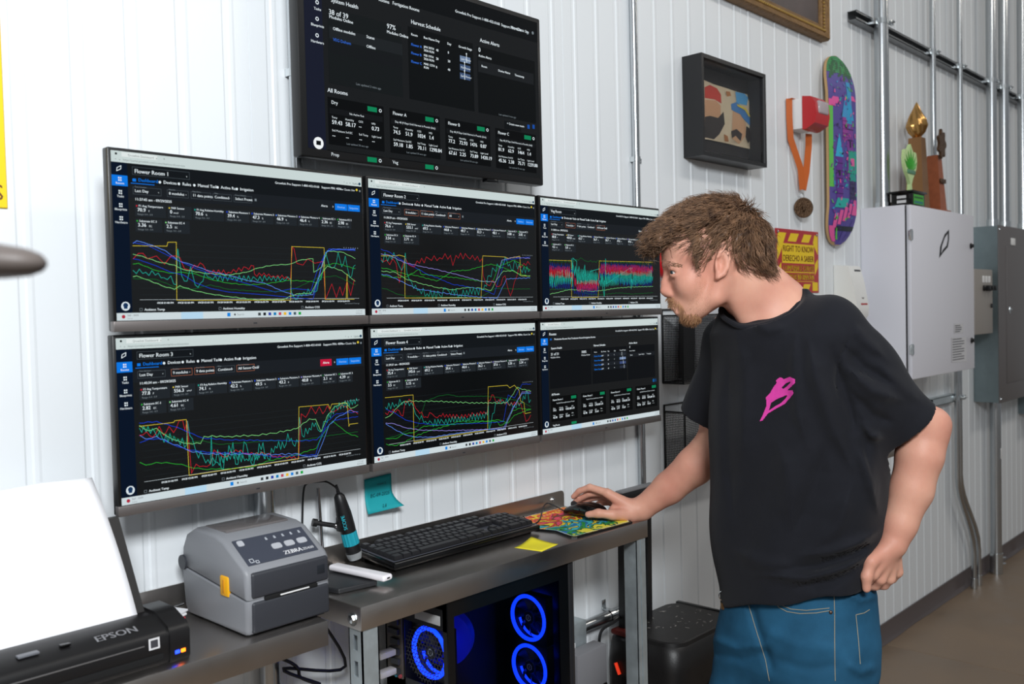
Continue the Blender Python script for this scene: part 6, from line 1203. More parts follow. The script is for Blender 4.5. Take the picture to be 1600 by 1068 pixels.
# party speaker with trolley handle
m_spk = M('speaker_black', (24, 22, 22), 0.42, bump=0.04, bscale=250, var=0.15, vscale=20)
zt_ = 0.60; fl_, fr2 = PZ(962, 1003, zt_), PZ(1072, 1009, zt_)
scx, scy = 2.37, -0.215
px0, px1, py0, py1 = 2.125, 2.50, -0.290, -0.022
t = thing('party_speaker', ((px0+px1)/2, (py0+py1)/2, 0), 'black portable party speaker with orange accents and a trolley handle', 'speaker')
def rrect(x0, x1, y0, y1, r, n=6):
    P = []
    for cx_, cy_, a0 in ((x1-r, y0+r, -math.pi/2), (x1-r, y1-r, 0), (x0+r, y1-r, math.pi/2), (x0+r, y0+r, math.pi)):
        for i in range(n+1): a = a0+math.pi/2*i/n; P.append((cx_+r*math.cos(a), cy_+r*math.sin(a)))
    return P
def rstack(mb, secs, mat=None):
    k = None; vs_ = []
    for z, ins, r in secs:
        P = rrect(px0+ins, px1-ins, py0+ins, py1-ins, r); k = len(P); vs_ += [(x, y, z) for x, y in P]
    mb.add(vs_, [(i*k+j, i*k+(j+1)%k, (i+1)*k+(j+1)%k, (i+1)*k+j) for i in range(len(secs)-1) for j in range(k)]+[tuple(range(k-1, -1, -1)), tuple((len(secs)-1)*k+j for j in range(k))], mat)
mb = MB(); rstack(mb, [(0.03, 0.012, 0.05), (0.045, 0.004, 0.055), (0.12, 0.0, 0.06), (0.56, 0.0, 0.06), (0.615, 0.006, 0.06), (0.632, 0.018, 0.06)]); sb = mb.build('cabinet', m_spk, t, smooth=40)
mb = MB(); rstack(mb, [(0.628, 0.016, 0.06), (0.640, 0.018, 0.06), (0.643, 0.022, 0.058)]); tp = mb.build('top_panel', m_spk, t, smooth=30)
mb = MB(); R_ = random.Random(3); mb.ink = lin((150, 146, 142))
for i in range(46):
    x, y = R_.uniform(px0+0.05, px1-0.05), R_.uniform(py0+0.05, py1-0.04); a = R_.random()*6; l, w = R_.uniform(0.002, 0.008), R_.uniform(0.0008, 0.002); d = V3((math.cos(a), math.sin(a), 0)); q = V3((-d[1], d[0], 0)); p = V3((x, y, 0.6436)); mb.poly([p-d*l-q*w, p+d*l-q*w, p+d*l+q*w, p-d*l+q*w])
mb.build('scuff_marks', m_ink, tp, smooth=0, kind='stuff')
mb = MB(); mb.rbox2((px1-0.03, py0+0.05, 0.632), (px1-0.012, py1-0.03, 0.646), 0.004); mb.build('side_grip', m_gloss, t)
for z in (0.40, 0.17):
    mb = MB(); mb.lathe([(0.105, 0), (0.11, 0.006), (0.10, 0.012), (0.085, 0.004), (0.04, -0.012), (0.0, 0.0)], ((px0+px1)/2, py0+0.002, z), (0, -1, 0), 32); mb.build('woofer', m_gloss, t)
mb = MB(); mb.rbox2((px0-0.003, py0+0.07, 0.20), (px0+0.004, py1-0.07, 0.52), 0.02); sp_ = mb.build('side_recess', m_slot, t)
mb = MB(); a, b = PX(962, 1035, px0-0.006), PX(968, 1053, px0-0.006); mb.tube([a, b], 0.005, 10); mb.build('orange_accent', M('accent_orange', (240, 60, 30), 0.4, emit=0.6), t)
mb = MB(); mb.rbox2((px0+0.005, py1-0.085, 0.632), (px0+0.045, py1-0.03, 0.648), 0.006); mb.build('orange_insert', M('insert_red', (92, 24, 16), 0.5), t)
g0, g1 = PW(970, 774, -0.075), PW(1014, 764, -0.075)
for u0, u1, vt in ((972, 974, 778), (1010, 1012, 768)):
    top = PW(u0, vt, -0.075); bot = V3((float(PW(u1, 955, -0.075)[0]), -0.075, 0.64)); mb = MB(); d = V3((0.010, 0, 0)); e = V3((0, 0.010, 0)); P = [bot-d-e, bot+d-e, bot+d+e, bot-d+e, top-d-e, top+d-e, top+d+e, top-d+e]; mb.add(P, [(3,2,1,0),(4,5,6,7),(0,1,5,4),(1,2,6,5),(2,3,7,6),(3,0,4,7)]); mb.build('handle_post', m_black, t)
mb = MB(); mb.rbox((g0+g1)/2, (float(g1[0]-g0[0])+0.03, 0.034, 0.030), 0.008); gp = mb.build('handle_grip', m_black, t)
mb = MB(); mb.rbox((g0+g1)/2+V3((0, -0.004, 0.014)), (float(g1[0]-g0[0])+0.03, 0.028, 0.006), 0.002); mb.build('grip_strip', M('grip_grey', (112, 112, 114), 0.4), gp)
for x in (px0+0.05, px1-0.05):
    mb = MB(); mb.cyl((x-0.018, py1-0.03, 0.032), (x+0.018, py1-0.03, 0.032), 0.032, n=20); mb.build('wheel', m_black, t)
    mb = MB(); mb.cyl((x, py0+0.05, 0.0), (x, py0+0.05, 0.035), 0.015, n=14); mb.build('foot', m_black, t)
# ---------------------------------------------------------------- the man: implicit surfaces meshed with surface nets
class Field:
    def __init__(s, lo, hi, h):
        s.lo, s.h = V3(lo), h; s.n = np.ceil((V3(hi)-s.lo)/h).astype(int)+1
        s.ax = [(s.lo[i]+h*np.arange(s.n[i])).astype(np.float32) for i in range(3)]; s.F = np.full(s.n, 1.0, np.float32)
    def box(s, lo, hi):
        a = np.clip(np.floor((V3(lo)-s.lo)/s.h).astype(int), 0, s.n-1); b = np.clip(np.ceil((V3(hi)-s.lo)/s.h).astype(int)+1, 1, s.n)
        sl = tuple(slice(int(a[i]), int(max(b[i], a[i]+1))) for i in range(3))
        return sl, s.ax[0][sl[0]][:, None, None], s.ax[1][sl[1]][None, :, None], s.ax[2][sl[2]][None, None, :]
    def put(s, fn, lo, hi, k=0.0, sub=False):
        m = k+0.012; sl, X, Y, Z = s.box(V3(lo)-m, V3(hi)+m); d = fn(X, Y, Z).astype(np.float32); a = s.F[sl]
        if sub: a = -a
        if k > 0: t = np.clip(0.5+0.5*(a-d)/k, 0, 1); r = a+(d-a)*t-k*t*(1-t)
        else: r = np.minimum(a, d)
        s.F[sl] = -r if sub else r
    def cap(s, a, b, r0, r1, k=0.01, sub=False):
        a, b = V3(a), V3(b); ab = b-a; L = max(float(ab@ab), 1e-9); R = max(r0, r1)
        def fn(X, Y, Z):
            px, py, pz = X-a[0], Y-a[1], Z-a[2]; t = np.clip((px*ab[0]+py*ab[1]+pz*ab[2])/L, 0, 1)
            return np.sqrt((px-t*ab[0])**2+(py-t*ab[1])**2+(pz-t*ab[2])**2)-(r0+(r1-r0)*t)
        s.put(fn, np.minimum(a, b)-R, np.maximum(a, b)+R, k, sub)
    def ell(s, c, ax, rad, k=0.01, sub=False):
        """ellipsoid: ax = three unit axes (rows), rad = three radii"""
        c, ax, rad = V3(c), np.array(ax), V3(rad); R = float(max(rad))
        def fn(X, Y, Z):
            px, py, pz = X-c[0], Y-c[1], Z-c[2]; q0 = q1 = 0
            for i in range(3):
                u = px*ax[i][0]+py*ax[i][1]+pz*ax[i][2]; q0 = q0+(u/rad[i])**2; q1 = q1+(u/rad[i]**2)**2
            k0 = np.sqrt(q0); return k0*(k0-1)/np.maximum(np.sqrt(q1), 1e-6)
        s.put(fn, c-R, c+R, k, sub)
    def mesh(s):
        F = s.F; neg = F < 0; A = neg[:-1, :-1, :-1]; cnt = np.zeros(A.shape, np.int8)
        for i in (0, 1):
            for j in (0, 1):
                for k in (0, 1): cnt += neg[i:F.shape[0]-1+i, j:F.shape[1]-1+j, k:F.shape[2]-1+k]
        act = np.argwhere((cnt > 0) & (cnt < 8)); idx = np.full(A.shape, -1, np.int32); idx[tuple(act.T)] = np.arange(len(act))
        acc = np.zeros((len(act), 3)); n = np.zeros(len(act)); C = [(i, j, k) for i in (0, 1) for j in (0, 1) for k in (0, 1)]
        val = {c: F[act[:, 0]+c[0], act[:, 1]+c[1], act[:, 2]+c[2]] for c in C}
        for c in C:
            for axx in range(3):
                if c[axx]: continue
                d = list(c); d[axx] = 1; f0, f1 = val[c], val[tuple(d)]; m = (f0 < 0) != (f1 < 0); t = np.where(m, f0/np.where(m, f0-f1, 1), 0)
                p = np.repeat(np.array(c, float)[None], len(act), 0); p[:, axx] += t; acc[m] += p[m]; n[m] += 1
        P = s.lo+(act+acc/n[:, None])*s.h; quads = []
        for axx in range(3):
            o = [slice(0, k) for k in F.shape]; e0, e1 = list(o), list(o); e0[axx] = slice(0, F.shape[axx]-1); e1[axx] = slice(1, F.shape[axx])
            a, b = neg[tuple(e0)], neg[tuple(e1)]; E_ = np.argwhere(a != b); u, v = [(1, 2), (2, 0), (0, 1)][axx]
            ok = (E_[:, u] > 0) & (E_[:, v] > 0) & (E_[:, u] < F.shape[u]-1) & (E_[:, v] < F.shape[v]-1); E_ = E_[ok]; q = []
            for du, dv in ((-1, -1), (0, -1), (0, 0), (-1, 0)):
                w = E_.copy(); w[:, u] += du; w[:, v] += dv; q.append(idx[tuple(w.T)])
            q = np.stack(q, 1); fl = ~a[tuple(E_.T)]; q[fl] = q[fl][:, ::-1]; quads.append(q)
        return P, np.concatenate(quads)
def relax(P, Q, it=2, f=0.5):
    e = np.concatenate([Q[:, [0, 1]], Q[:, [1, 2]], Q[:, [2, 3]], Q[:, [3, 0]]])
    for _ in range(it):
        S_ = np.zeros_like(P); n = np.zeros(len(P))
        for a, b in ((0, 1), (1, 0)): 
            for j in range(3): S_[:, j] += np.bincount(e[:, a], P[e[:, b], j], len(P))
            n += np.bincount(e[:, a], minlength=len(P))
        P = P+(S_/np.maximum(n, 1)[:, None]-P)*f
    return P
def mesh_obj(name, P, Q, mat, parent=None, **tags):
    me = bpy.data.meshes.new(name); base = np.array([P[:, 0].mean(), P[:, 1].mean(), P[:, 2].min()]); me.from_pydata((P-base).tolist(), [], Q.tolist()); me.materials.append(mat); me.shade_smooth(); me.update()
    return place(name, me, base, parent, **tags)
def bvh_of(P, Q): return BVHTree.FromPolygons([tuple(p) for p in P], [tuple(int(i) for i in q) for q in Q])
def hit(bv, u, v, off=0.0):
    d = nrm(ray(u, v)); loc, nn, _, _ = bv.ray_cast(Vector(CAM), Vector(d)); 
    return None if loc is None else V3(loc)+V3(nn)*off

HD = 2.08
def H(u, v, c=0.0): return PD(u, v, HD-c)
IL, IU, IC = -CR, -CD, -CF      # image left, image up, towards the camera
BA = math.radians(37); LAT = CR*math.sin(BA)-CF*math.cos(BA); LAT[2] = 0; LAT = nrm(LAT); CHN = nrm(np.array([-LAT[1], LAT[0], 0.0]))
if CHN@IL < 0: CHN = -CHN      # chest direction; LAT points to the man's left
def rot_img(deg): a = math.radians(deg); return [IL*math.cos(a)-IU*math.sin(a), IL*math.sin(a)+IU*math.cos(a), IC]
TILT = rot_img(12)
# --- skin
pts = [PD(890, 770, 2.5), PD(1490, 670, 2.02), PD(1100, 290, 2.0), PD(1250, 945, 2.15), PD(1120, 680, 2.45), PD(1350, 930, 1.93)]
lo, hi = np.min(pts, 0)-0.07, np.max(pts, 0)+0.07
B = Field(lo, hi, 0.0032)
B.cap(PD(1215, 515, 2.12), PD(1246, 920, 2.15), 0.095, 0.11, 0.03)
B.cap(PD(1150, 520, 2.27), PD(1290, 515, 2.01), 0.05, 0.05, 0.03)
for side, J in ((0, [(1142, 517, 2.285, 0.050), (1124, 655, 2.36, 0.047), (1119, 688, 2.370, 0.046), (1085, 728, 2.385, 0.0475), (1045, 762, 2.412, 0.0405), (1003, 794, 2.430, 0.0295), (988, 797, 2.432, 0.0280)]),
                (1, [(1300, 512, 1.995, 0.050), (1392, 633, 2.010, 0.046), (1447, 666, 2.010, 0.043), (1437, 710, 2.010, 0.048), (1424, 765, 2.010, 0.044), (1406, 818, 2.005, 0.035), (1395, 850, 2.002, 0.0300)])):
    for a, b in zip(J, J[1:]): B.cap(PD(*a[:3]), PD(*b[:3]), a[3], b[3], 0.012)
B.cap(PD(1463, 662, 2.015), PD(1456, 678, 2.015), 0.024, 0.028, 0.03)
# neck and head
B.cap(H(1138, 432), PD(1203, 492, 2.11), 0.054, 0.060, 0.02); B.cap(H(1150, 400), PD(1215, 470, 2.11), 0.045, 0.060, 0.03)
B.ell(H(1114, 389), TILT, (0.099, 0.089, 0.077), 0.0)
B.ell(H(1067, 397), TILT, (0.046, 0.050, 0.060), 0.03)
B.ell(H(1081, 446), TILT, (0.049, 0.066, 0.056), 0.03)
B.ell(H(1100, 470), rot_img(30), (0.050, 0.026, 0.048), 0.025)
B.ell(H(1066, 473), TILT, (0.026, 0.022, 0.027), 0.02)
B.cap(H(1074, 493), H(1080, 496), 0.014, 0.014, 0.018)
for s_ in (-1, 1):
    B.cap(H(1082, 491, s_*0.018), H(1119, 464, s_*0.052), 0.013, 0.014, 0.022); B.cap(H(1119, 464, s_*0.052), H(1126, 428, s_*0.062), 0.014, 0.013, 0.02)
    B.ell(H(1077, 442, s_*0.042), TILT, (0.026, 0.026, 0.020), 0.025)
    B.cap(H(1041, 414, s_*0.008), H(1052, 413.5, s_*0.040), 0.0075, 0.0065, 0.012)
    B.ell(H(1046, 427, s_*0.033), TILT, (0.013, 0.011, 0.013), 0.010, True)
    B.cap(H(1044.5, 459, s_*0.010), H(1048, 459.5, s_*0.013), 0.0058, 0.0058, 0.005)
    # upper and lower lids round the eye
    UL = [(1048, 424.5, 0.022), (1046.8, 420.6, 0.031), (1049.5, 419.6, 0.040), (1056, 421.5, 0.0455), (1061.5, 426, 0.0460)]
    for a, b in zip(UL, UL[1:]): B.cap(H(a[0], a[1], s_*a[2]), H(b[0], b[1], s_*b[2]), 0.0040, 0.0040, 0.003)
    LL = [(1049.5, 427.5, 0.022), (1048.6, 430.2, 0.031), (1051.5, 430.6, 0.039), (1057, 429.6, 0.0445), (1061.5, 427, 0.0455)]
    for a, b in zip(LL, LL[1:]): B.cap(H(a[0], a[1], s_*a[2]), H(b[0], b[1], s_*b[2]), 0.0036, 0.0036, 0.004)
    B.cap(H(1050, 416.5, s_*0.028), H(1058, 417.5, s_*0.044), 0.005, 0.005, 0.008)
    # ear: rim, bowl and lobe
    B.ell(H(1128.5, 411, s_*0.080), rot_img(-8), (0.0165, 0.031, 0.009), 0.006); B.ell(H(1126, 412, s_*0.0885), rot_img(-8), (0.0100, 0.019, 0.0100), 0.003, True)
    E_ = [(1121, 402), (1124.5, 394), (1131, 391.5), (1137.5, 396), (1139.5, 406), (1137, 418), (1131, 428), (1123, 434)]
    for a, b in zip(E_, E_[1:]): B.cap(H(*a, s_*0.085), H(*b, s_*0.085), 0.0036, 0.0036, 0.004)
    B.cap(H(1121.5, 430, s_*0.080), H(1120, 434, s_*0.079), 0.0058, 0.0052, 0.005); B.cap(H(1120, 414, s_*0.080), H(1121, 420, s_*0.081), 0.004, 0.004, 0.004)
    B.cap(H(1133, 440, s_*0.052), PD(1165, 503, 2.09-s_*0.02), 0.012, 0.012, 0.03)
B.cap(H(1042.5, 421), H(1038.5, 441), 0.0066, 0.0072, 0.009); B.cap(H(1038.5, 441), H(1037, 454.5), 0.0072, 0.0086, 0.006); B.cap(H(1040, 459.5), H(1049, 462), 0.0045, 0.005, 0.005); B.cap(H(1048, 432), H(1047, 456), 0.0095, 0.012, 0.010)
B.cap(H(1053.5, 481, -0.014), H(1053.5, 481, 0.014), 0.0055, 0.0055, 0.006); B.cap(H(1058, 488, -0.013), H(1058, 488, 0.013), 0.0055, 0.0055, 0.006)
B.ell(H(1052, 462.5, 0.008), TILT, (0.004, 0.0025, 0.003), 0.002, True)
# right hand on the mouse
def finger(J, k=0.004):
    for a, b in zip(J, J[1:]): B.cap(PD(*a[:3]), PD(*b[:3]), a[3], b[3], k)
for kn, d in (((950, 771), 2.425), ((948, 770), 2.445), ((951, 776), 2.465), ((957, 784), 2.482)):
    B.cap(PD(992, 796, 2.432+(d-2.445)*0.6), PD(*kn, d), 0.0195, 0.0128, 0.010)
finger([(950, 770, 2.425, 0.0112), (921.5, 761, 2.450, 0.0094), (905, 767, 2.466, 0.0084), (896, 775.5, 2.476, 0.0074)])
finger([(948, 769, 2.445, 0.0112), (921, 771, 2.468, 0.0092), (905, 779, 2.484, 0.0082), (897, 785, 2.492, 0.0074)])
finger([(951, 775, 2.465, 0.0108), (926, 777, 2.486, 0.0088), (911, 785, 2.50, 0.0080), (905, 790, 2.505, 0.0072)])
finger([(957, 783, 2.482, 0.0098), (937, 786, 2.50, 0.0080), (926, 792, 2.51, 0.0072)])
finger([(986, 803, 2.418, 0.0190), (957, 804, 2.394, 0.0128), (935, 801.5, 2.392, 0.0108), (919, 803.5, 2.398, 0.0088)], 0.008)
B.cap(PD(985, 800, 2.430), PD(958, 797, 2.425), 0.020, 0.013, 0.012)
# left hand tucked at the back pocket
LK = (((1364, 897), 1.985), ((1376, 904), 1.998), ((1390, 903), 2.012), ((1402, 893), 2.026))
for kn, d in LK: B.cap(PD(1392, 852, 2.003+(d-2.005)*0.5), PD(*kn, d), 0.0200, 0.0125, 0.010)
for (u, v), d in LK: finger([(u, v, d, 0.0118), (u-8, v+11, d+0.016, 0.0095), (u-22, v+12, d+0.030, 0.0085), (u-32, v+8, d+0.034, 0.0075)])
finger([(1384, 858, 1.992, 0.018), (1361, 877, 1.976, 0.0135), (1354, 900, 1.972, 0.0112), (1354, 919, 1.974, 0.0092)], 0.008)
SP, SQ = B.mesh(); SP = relax(SP, SQ, 2, 0.45); del B
# skin: warm, a little redder in patches
ms = bpy.data.materials.new('skin'); ms.use_nodes = True; nt = ms.node_tree; b = nt.nodes['Principled BSDF']; tc = nt.nodes.new('ShaderNodeTexCoord'); n1 = nt.nodes.new('ShaderNodeTexNoise'); n1.inputs['Scale'].default_value = 9; n1.inputs['Detail'].default_value = 6
cr = nt.nodes.new('ShaderNodeValToRGB'); cr.color_ramp.elements[0].position = 0.30; cr.color_ramp.elements[0].color = lin((206, 142, 122)); cr.color_ramp.elements[1].position = 0.72; cr.color_ramp.elements[1].color = lin((226, 172, 148))
n2 = nt.nodes.new('ShaderNodeTexNoise'); n2.inputs['Scale'].default_value = 380; bp = nt.nodes.new('ShaderNodeBump'); bp.inputs['Strength'].default_value = 0.12; bp.inputs['Distance'].default_value = 0.002
for a, c in ((tc.outputs['Object'], n1.inputs['Vector']), (tc.outputs['Object'], n2.inputs['Vector']), (n1.outputs[0], cr.inputs[0]), (cr.outputs[0], b.inputs['Base Color']), (n2.outputs[0], bp.inputs['Height']), (bp.outputs[0], b.inputs['Normal'])): nt.links.new(a, c)
b.inputs['Roughness'].default_value = 0.5; b.inputs['Specular IOR Level'].default_value = 0.35; b.inputs['Subsurface Weight'].default_value = 0.12; b.inputs['Subsurface Radius'].default_value = (0.010, 0.004, 0.002); b.inputs['Subsurface Scale'].default_value = 0.6
man = thing('person', V3((*PD(1250, 950, 2.15)[:2], 0.0)), 'man in a black T-shirt and blue jeans leaning towards the screens, hand on mouse', 'person')
body = mesh_obj('body', SP, SQ, ms, man); SB = bvh_of(SP, SQ)

# --- shirt
def zlevel(S_):
    """sections (u, v, depth, A, B) -> arrays over z"""
    C_ = np.array([PD(*q[:3]) for q in S_]); o = np.argsort(C_[:, 2]); C_ = C_[o]; A = np.array([S_[i][3] for i in o]); B_ = np.array([S_[i][4] for i in o]); return C_, A, B_
def loft_fn(S_, p=2.3):
    C_, A, B_ = zlevel(S_)
    def fn(X, Y, Z):
        z = Z.ravel(); cx, cy = np.interp(z, C_[:, 2], C_[:, 0]), np.interp(z, C_[:, 2], C_[:, 1]); a, b = np.interp(z, C_[:, 2], A), np.interp(z, C_[:, 2], B_)
        px, py = X-cx[None, None, :], Y-cy[None, None, :]; l = np.abs(px*LAT[0]+py*LAT[1])/a; n = np.abs(px*CHN[0]+py*CHN[1])/b
        return ((l**p+n**p)**(1/p)-1)*np.minimum(a, b)[None, None, :]
    return fn, C_
def uvgrid(Fd, sl):
    X, Y, Z = Fd.ax[0][sl[0]][:, None, None]-CAM[0], Fd.ax[1][sl[1]][None, :, None]-CAM[1], Fd.ax[2][sl[2]][None, None, :]-CAM[2]
    dep = X*CF[0]+Y*CF[1]+Z*CF[2]; return 800+FPX*(X*CR[0]+Y*CR[1]+Z*CR[2])/dep, 534+FPX*(X*CD[0]+Y*CD[1]+Z*CD[2])/dep, dep
TOR = [(1242, 975, 2.15, 0.188, 0.140), (1242, 928, 2.15, 0.188, 0.141), (1243, 880, 2.15, 0.194, 0.147), (1246, 820, 2.145, 0.204, 0.154), (1247, 750, 2.14, 0.210, 0.158), (1246, 680, 2.13, 0.213, 0.157), (1245, 610, 2.12, 0.216, 0.151), (1237, 560, 2.115, 0.205, 0.140), (1222, 520, 2.11, 0.182, 0.126), (1208, 488, 2.11, 0.130, 0.108), (1200, 462, 2.11, 0.085, 0.080)]
FOLDS = [  # image polyline, width px, height m
 ([(1243, 520), (1240, 570), (1246, 640), (1262, 700)], 9, 0.006), ([(1262, 530), (1276, 590), (1300, 660), (1330, 730)], 13, 0.009), ([(1300, 545), (1318, 610), (1345, 680), (1362, 740)], 11, -0.010), ([(1335, 640), (1352, 720), (1372, 800)], 10, 0.008),
 ([(1372, 828), (1340, 850), (1300, 862), (1250, 868)], 9, 0.007), ([(1368, 846), (1330, 868), (1280, 884), (1215, 888)], 9, -0.007), ([(1360, 862), (1320, 888), (1260, 903), (1180, 898)], 9, 0.008), ([(1350, 880), (1300, 908), (1240, 918)], 8, -0.006), ([(1150, 860), (1190, 880), (1250, 888)], 12, 0.006),
 ([(1170, 500), (1200, 515), (1230, 510)], 8, 0.005), ([(1150, 520), (1165, 600), (1160, 700)], 14, 0.005), ([(1140, 560), (1138, 680), (1145, 800)], 12, -0.005), ([(1215, 690), (1235, 760), (1240, 830)], 16, 0.005), ([(1290, 700), (1270, 770), (1240, 830)], 14, -0.006), ([(1330, 760), (1310, 820), (1270, 860)], 12, 0.006),
 ([(1335, 505), (1350, 530), (1385, 560)], 9, 0.006), ([(1318, 540), (1350, 575), (1395, 600)], 9, -0.007), ([(1325, 575), (1365, 610), (1410, 625)], 10, 0.007), ([(1330, 610), (1362, 648), (1395, 660)], 9, -0.006), ([(1375, 570), (1410, 605), (1440, 628)], 10, 0.004), ([(1345, 660), (1362, 680), (1380, 684)], 7, 0.006),
 ([(1330, 520), (1314, 556), (1306, 590), (1312, 630)], 2.6, -0.0035)]
lo = np.min([PD(1090, 660, 2.42), PD(1455, 640, 2.02), PD(1250, 965, 2.3), PD(1250, 945, 1.95), PD(1120, 700, 2.3), PD(1380, 700, 2.05)], 0)-0.09; hi = np.max([PD(1090, 660, 2.42), PD(1455, 640, 2.02), PD(1250, 440, 2.1), PD(1380, 700, 2.2), PD(1250, 700, 2.35)], 0)+0.09
T = Field(lo, hi, 0.0040); fn, C_ = loft_fn(TOR); T.put(fn, (lo[0], lo[1], C_[0, 2]), (hi[0], hi[1], C_[-1, 2]), 0.0)
T.F[:, :, T.ax[2] > C_[-1, 2]+0.02] = 1.0
nb_ = PD(1218, 486, 2.11); shL, shR = PD(1303, 520, 1.995), PD(1143, 536, 2.28)
T.cap(nb_, shL, 0.058, 0.060, 0.035); T.cap(nb_, shR, 0.058, 0.060, 0.035)
hemL, hemR = PD(1416, 662, 2.02), PD(1104, 650, 2.365)
for sh, hm, rr in ((shL, hemL, 0.076), (shR, hemR, 0.066)): T.cap(sh, hm+(hm-sh)*0.22, 0.068, rr, 0.045)
sl, X, Y, Z = T.box(lo, hi); U_, Vv, Dp_ = uvgrid(T, sl); near = np.abs(T.F) < 0.045
front = near & (Dp_ < 2.16); ui, vi = U_[front], Vv[front]; add = np.zeros(len(ui))
for poly, w, amp in FOLDS:
    best = np.full(len(ui), 1e9); L = len(poly)-1
    for q, (a, b2) in enumerate(zip(poly, poly[1:])):
        ab = V3(b2)-V3(a); t = np.clip(((ui-a[0])*ab[0]+(vi-a[1])*ab[1])/(ab@ab), 0, 1); dd = np.hypot(ui-a[0]-t*ab[0], vi-a[1]-t*ab[1]); tp = (q+t)/L; fade = np.clip(np.minimum(tp, 1-tp)*4, 0.0, 1.0)
        best = np.minimum(best, dd+(1-fade)*w*1.2)
    add += 1.7*amp*np.exp(-(best/w)**2)
T.F[front] -= add.astype(np.float32)
# soft large-scale drape
wv = 0.0050*np.sin(U_[near]*0.055+Vv[near]*0.012)+0.0025*np.sin(U_[near]*0.021-Vv[near]*0.035+1.3); T.F[near] -= wv.astype(np.float32)
cpn = nrm(IL*0.39+IU+IC*0.60); cpp = PD(1182, 476, 2.10)
px, py, pz = X-cpp[0], Y-cpp[1], Z-cpp[2]; hgt = px*cpn[0]+py*cpn[1]+pz*cpn[2]; ra = np.sqrt(np.maximum(px**2+py**2+pz**2-hgt**2, 0))
SOLID = T.F.copy(); T.F = np.where(hgt < -0.09, np.maximum(T.F, -(T.F+0.0095)), T.F)
def halfspace(p, n): return (X-p[0])*n[0]+(Y-p[1])*n[1]+(Z-p[2])*n[2]
dL, dR = nrm(hemL-shL), nrm(hemR-shR)
hsL = halfspace(hemL, dL); armL = (halfspace(shL, dL) > 0.05) & (np.sqrt(np.maximum((X-hemL[0])**2+(Y-hemL[1])**2+(Z-hemL[2])**2-hsL**2, 0)) < 0.095); armR = (np.sqrt((X-hemR[0])**2+(Y-hemR[1])**2+(Z-hemR[2])**2) < 0.12)
nL = nrm(dL+0.10*IU); hL = halfspace(hemL, nL).astype(np.float32); hR = halfspace(hemR, dR).astype(np.float32)
T.F = np.where(armL, np.maximum(T.F, hL), T.F); T.F = np.where(armR & (halfspace(shR, dR) > 0.05), np.maximum(T.F, hR), T.F)
hemn = nrm(V3((0, 0, -1))+0.30*LAT); hemp = PD(1230, 938, 2.06); T.F = np.maximum(T.F, (halfspace(hemp, hemn)+0.004*np.sin(U_*0.06)).astype(np.float32))
# neck opening: everything above the collar plane near the neck
T.F = np.maximum(T.F, (hgt-0.9*np.clip(ra-0.096, 0, 1)-0.004*np.clip((ra-0.074)/0.01, 0, 1)).astype(np.float32))
TP, TQ = T.mesh(); TP = relax(TP, TQ, 2, 0.45)
# keep only the connected shell that carries the front (drops inner crumbs)
m_shirt = M('black_cotton', (27, 28, 34), 0.92, bump=0.10, bscale=700, var=0.10, vscale=30, spec=0.25)
b = m_shirt.node_tree.nodes['Principled BSDF']; b.inputs['Sheen Weight'].default_value = 0.06; b.inputs['Sheen Roughness'].default_value = 0.5
shirt = mesh_obj('t_shirt', TP, TQ, m_shirt, man, label='black crew-neck T-shirt with a pink brush letter B'); TB = bvh_of(TP, TQ)
# collar rib follows the opening
mb = MB(); e1 = nrm(np.cross(cpn, IC)); e2 = np.cross(cpn, e1); rad_ = []
for k in range(60):
    a = 2*math.pi*k/60; d = e1*math.cos(a)+e2*math.sin(a); rr = 0.095
    for r in np.arange(0.05, 0.096, 0.001):
        q = np.clip(np.round((cpp+d*r-T.lo)/T.h).astype(int), 0, T.n-1)
        if SOLID[tuple(q)] > 0: rr = r; break
    rad_.append(rr)
rad_ = np.array(rad_)
for _ in range(4): rad_ = (np.roll(rad_, 1)+rad_*2+np.roll(rad_, -1))/4
rg = [cpp+(e1*math.cos(2*math.pi*k/60)+e2*math.sin(2*math.pi*k/60))*(rad_[k % 60]-0.001)+cpn*0.002 for k in range(61)]
mb.tube(rg, 0.0062, 8, caps=False); mb.build('collar_rib', m_shirt, shirt); del SOLID
# printed letter on the chest
def inside(P, x, y):
    c = False; n = len(P)
    for i in range(n):
        x0_, y0_ = P[i]; x1_, y1_ = P[(i+1)%n]
        if (y0_ > y) != (y1_ > y) and x < (x1_-x0_)*(y-y0_)/(y1_-y0_)+x0_: c = not c
    return c
zk = 460/1445; tr = lambda L: [(1040+x*zk, 420+y*zk) for x, y in L]
OUT = tr([(463,747),(480,712),(496,672),(497,645),(492,632),(515,608),(530,580),(548,557),(543,546),(562,531),(575,534),(582,540),(612,529),(636,540),(638,556),(622,575),(598,596),(626,596),(631,610),(612,634),(586,662),(545,684),(505,708),(478,742)])
HOLES = [tr([(572,582),(590,562),(612,552),(616,557),(600,574),(580,588)]), tr([(508,694),(520,656),(548,638),(596,618),(600,624),(572,655),(535,676)])]
mb = MB(); gs = 0.8; us = np.arange(1186, 1246, gs); vsx = np.arange(587, 660, gs); vid = {}
for i, u in enumerate(us[:-1]):
    for j, v in enumerate(vsx[:-1]):
        cu2, cv2 = u+gs/2, v+gs/2
        if not inside(OUT, cu2, cv2) or any(inside(h, cu2, cv2) for h in HOLES): continue
        q = []
        for a, b2 in ((i, j), (i, j+1), (i+1, j+1), (i+1, j)):
            if (a, b2) not in vid:
                p = hit(TB, us[a], vsx[b2], 0.0014); vid[(a, b2)] = len(mb.v); mb.v.append(tuple(p if p is not None else PD(us[a], vsx[b2], 1.95)))
            q.append(vid[(a, b2)])
        mb.f.append(q); mb.m.append(0); mb.c.append(None)
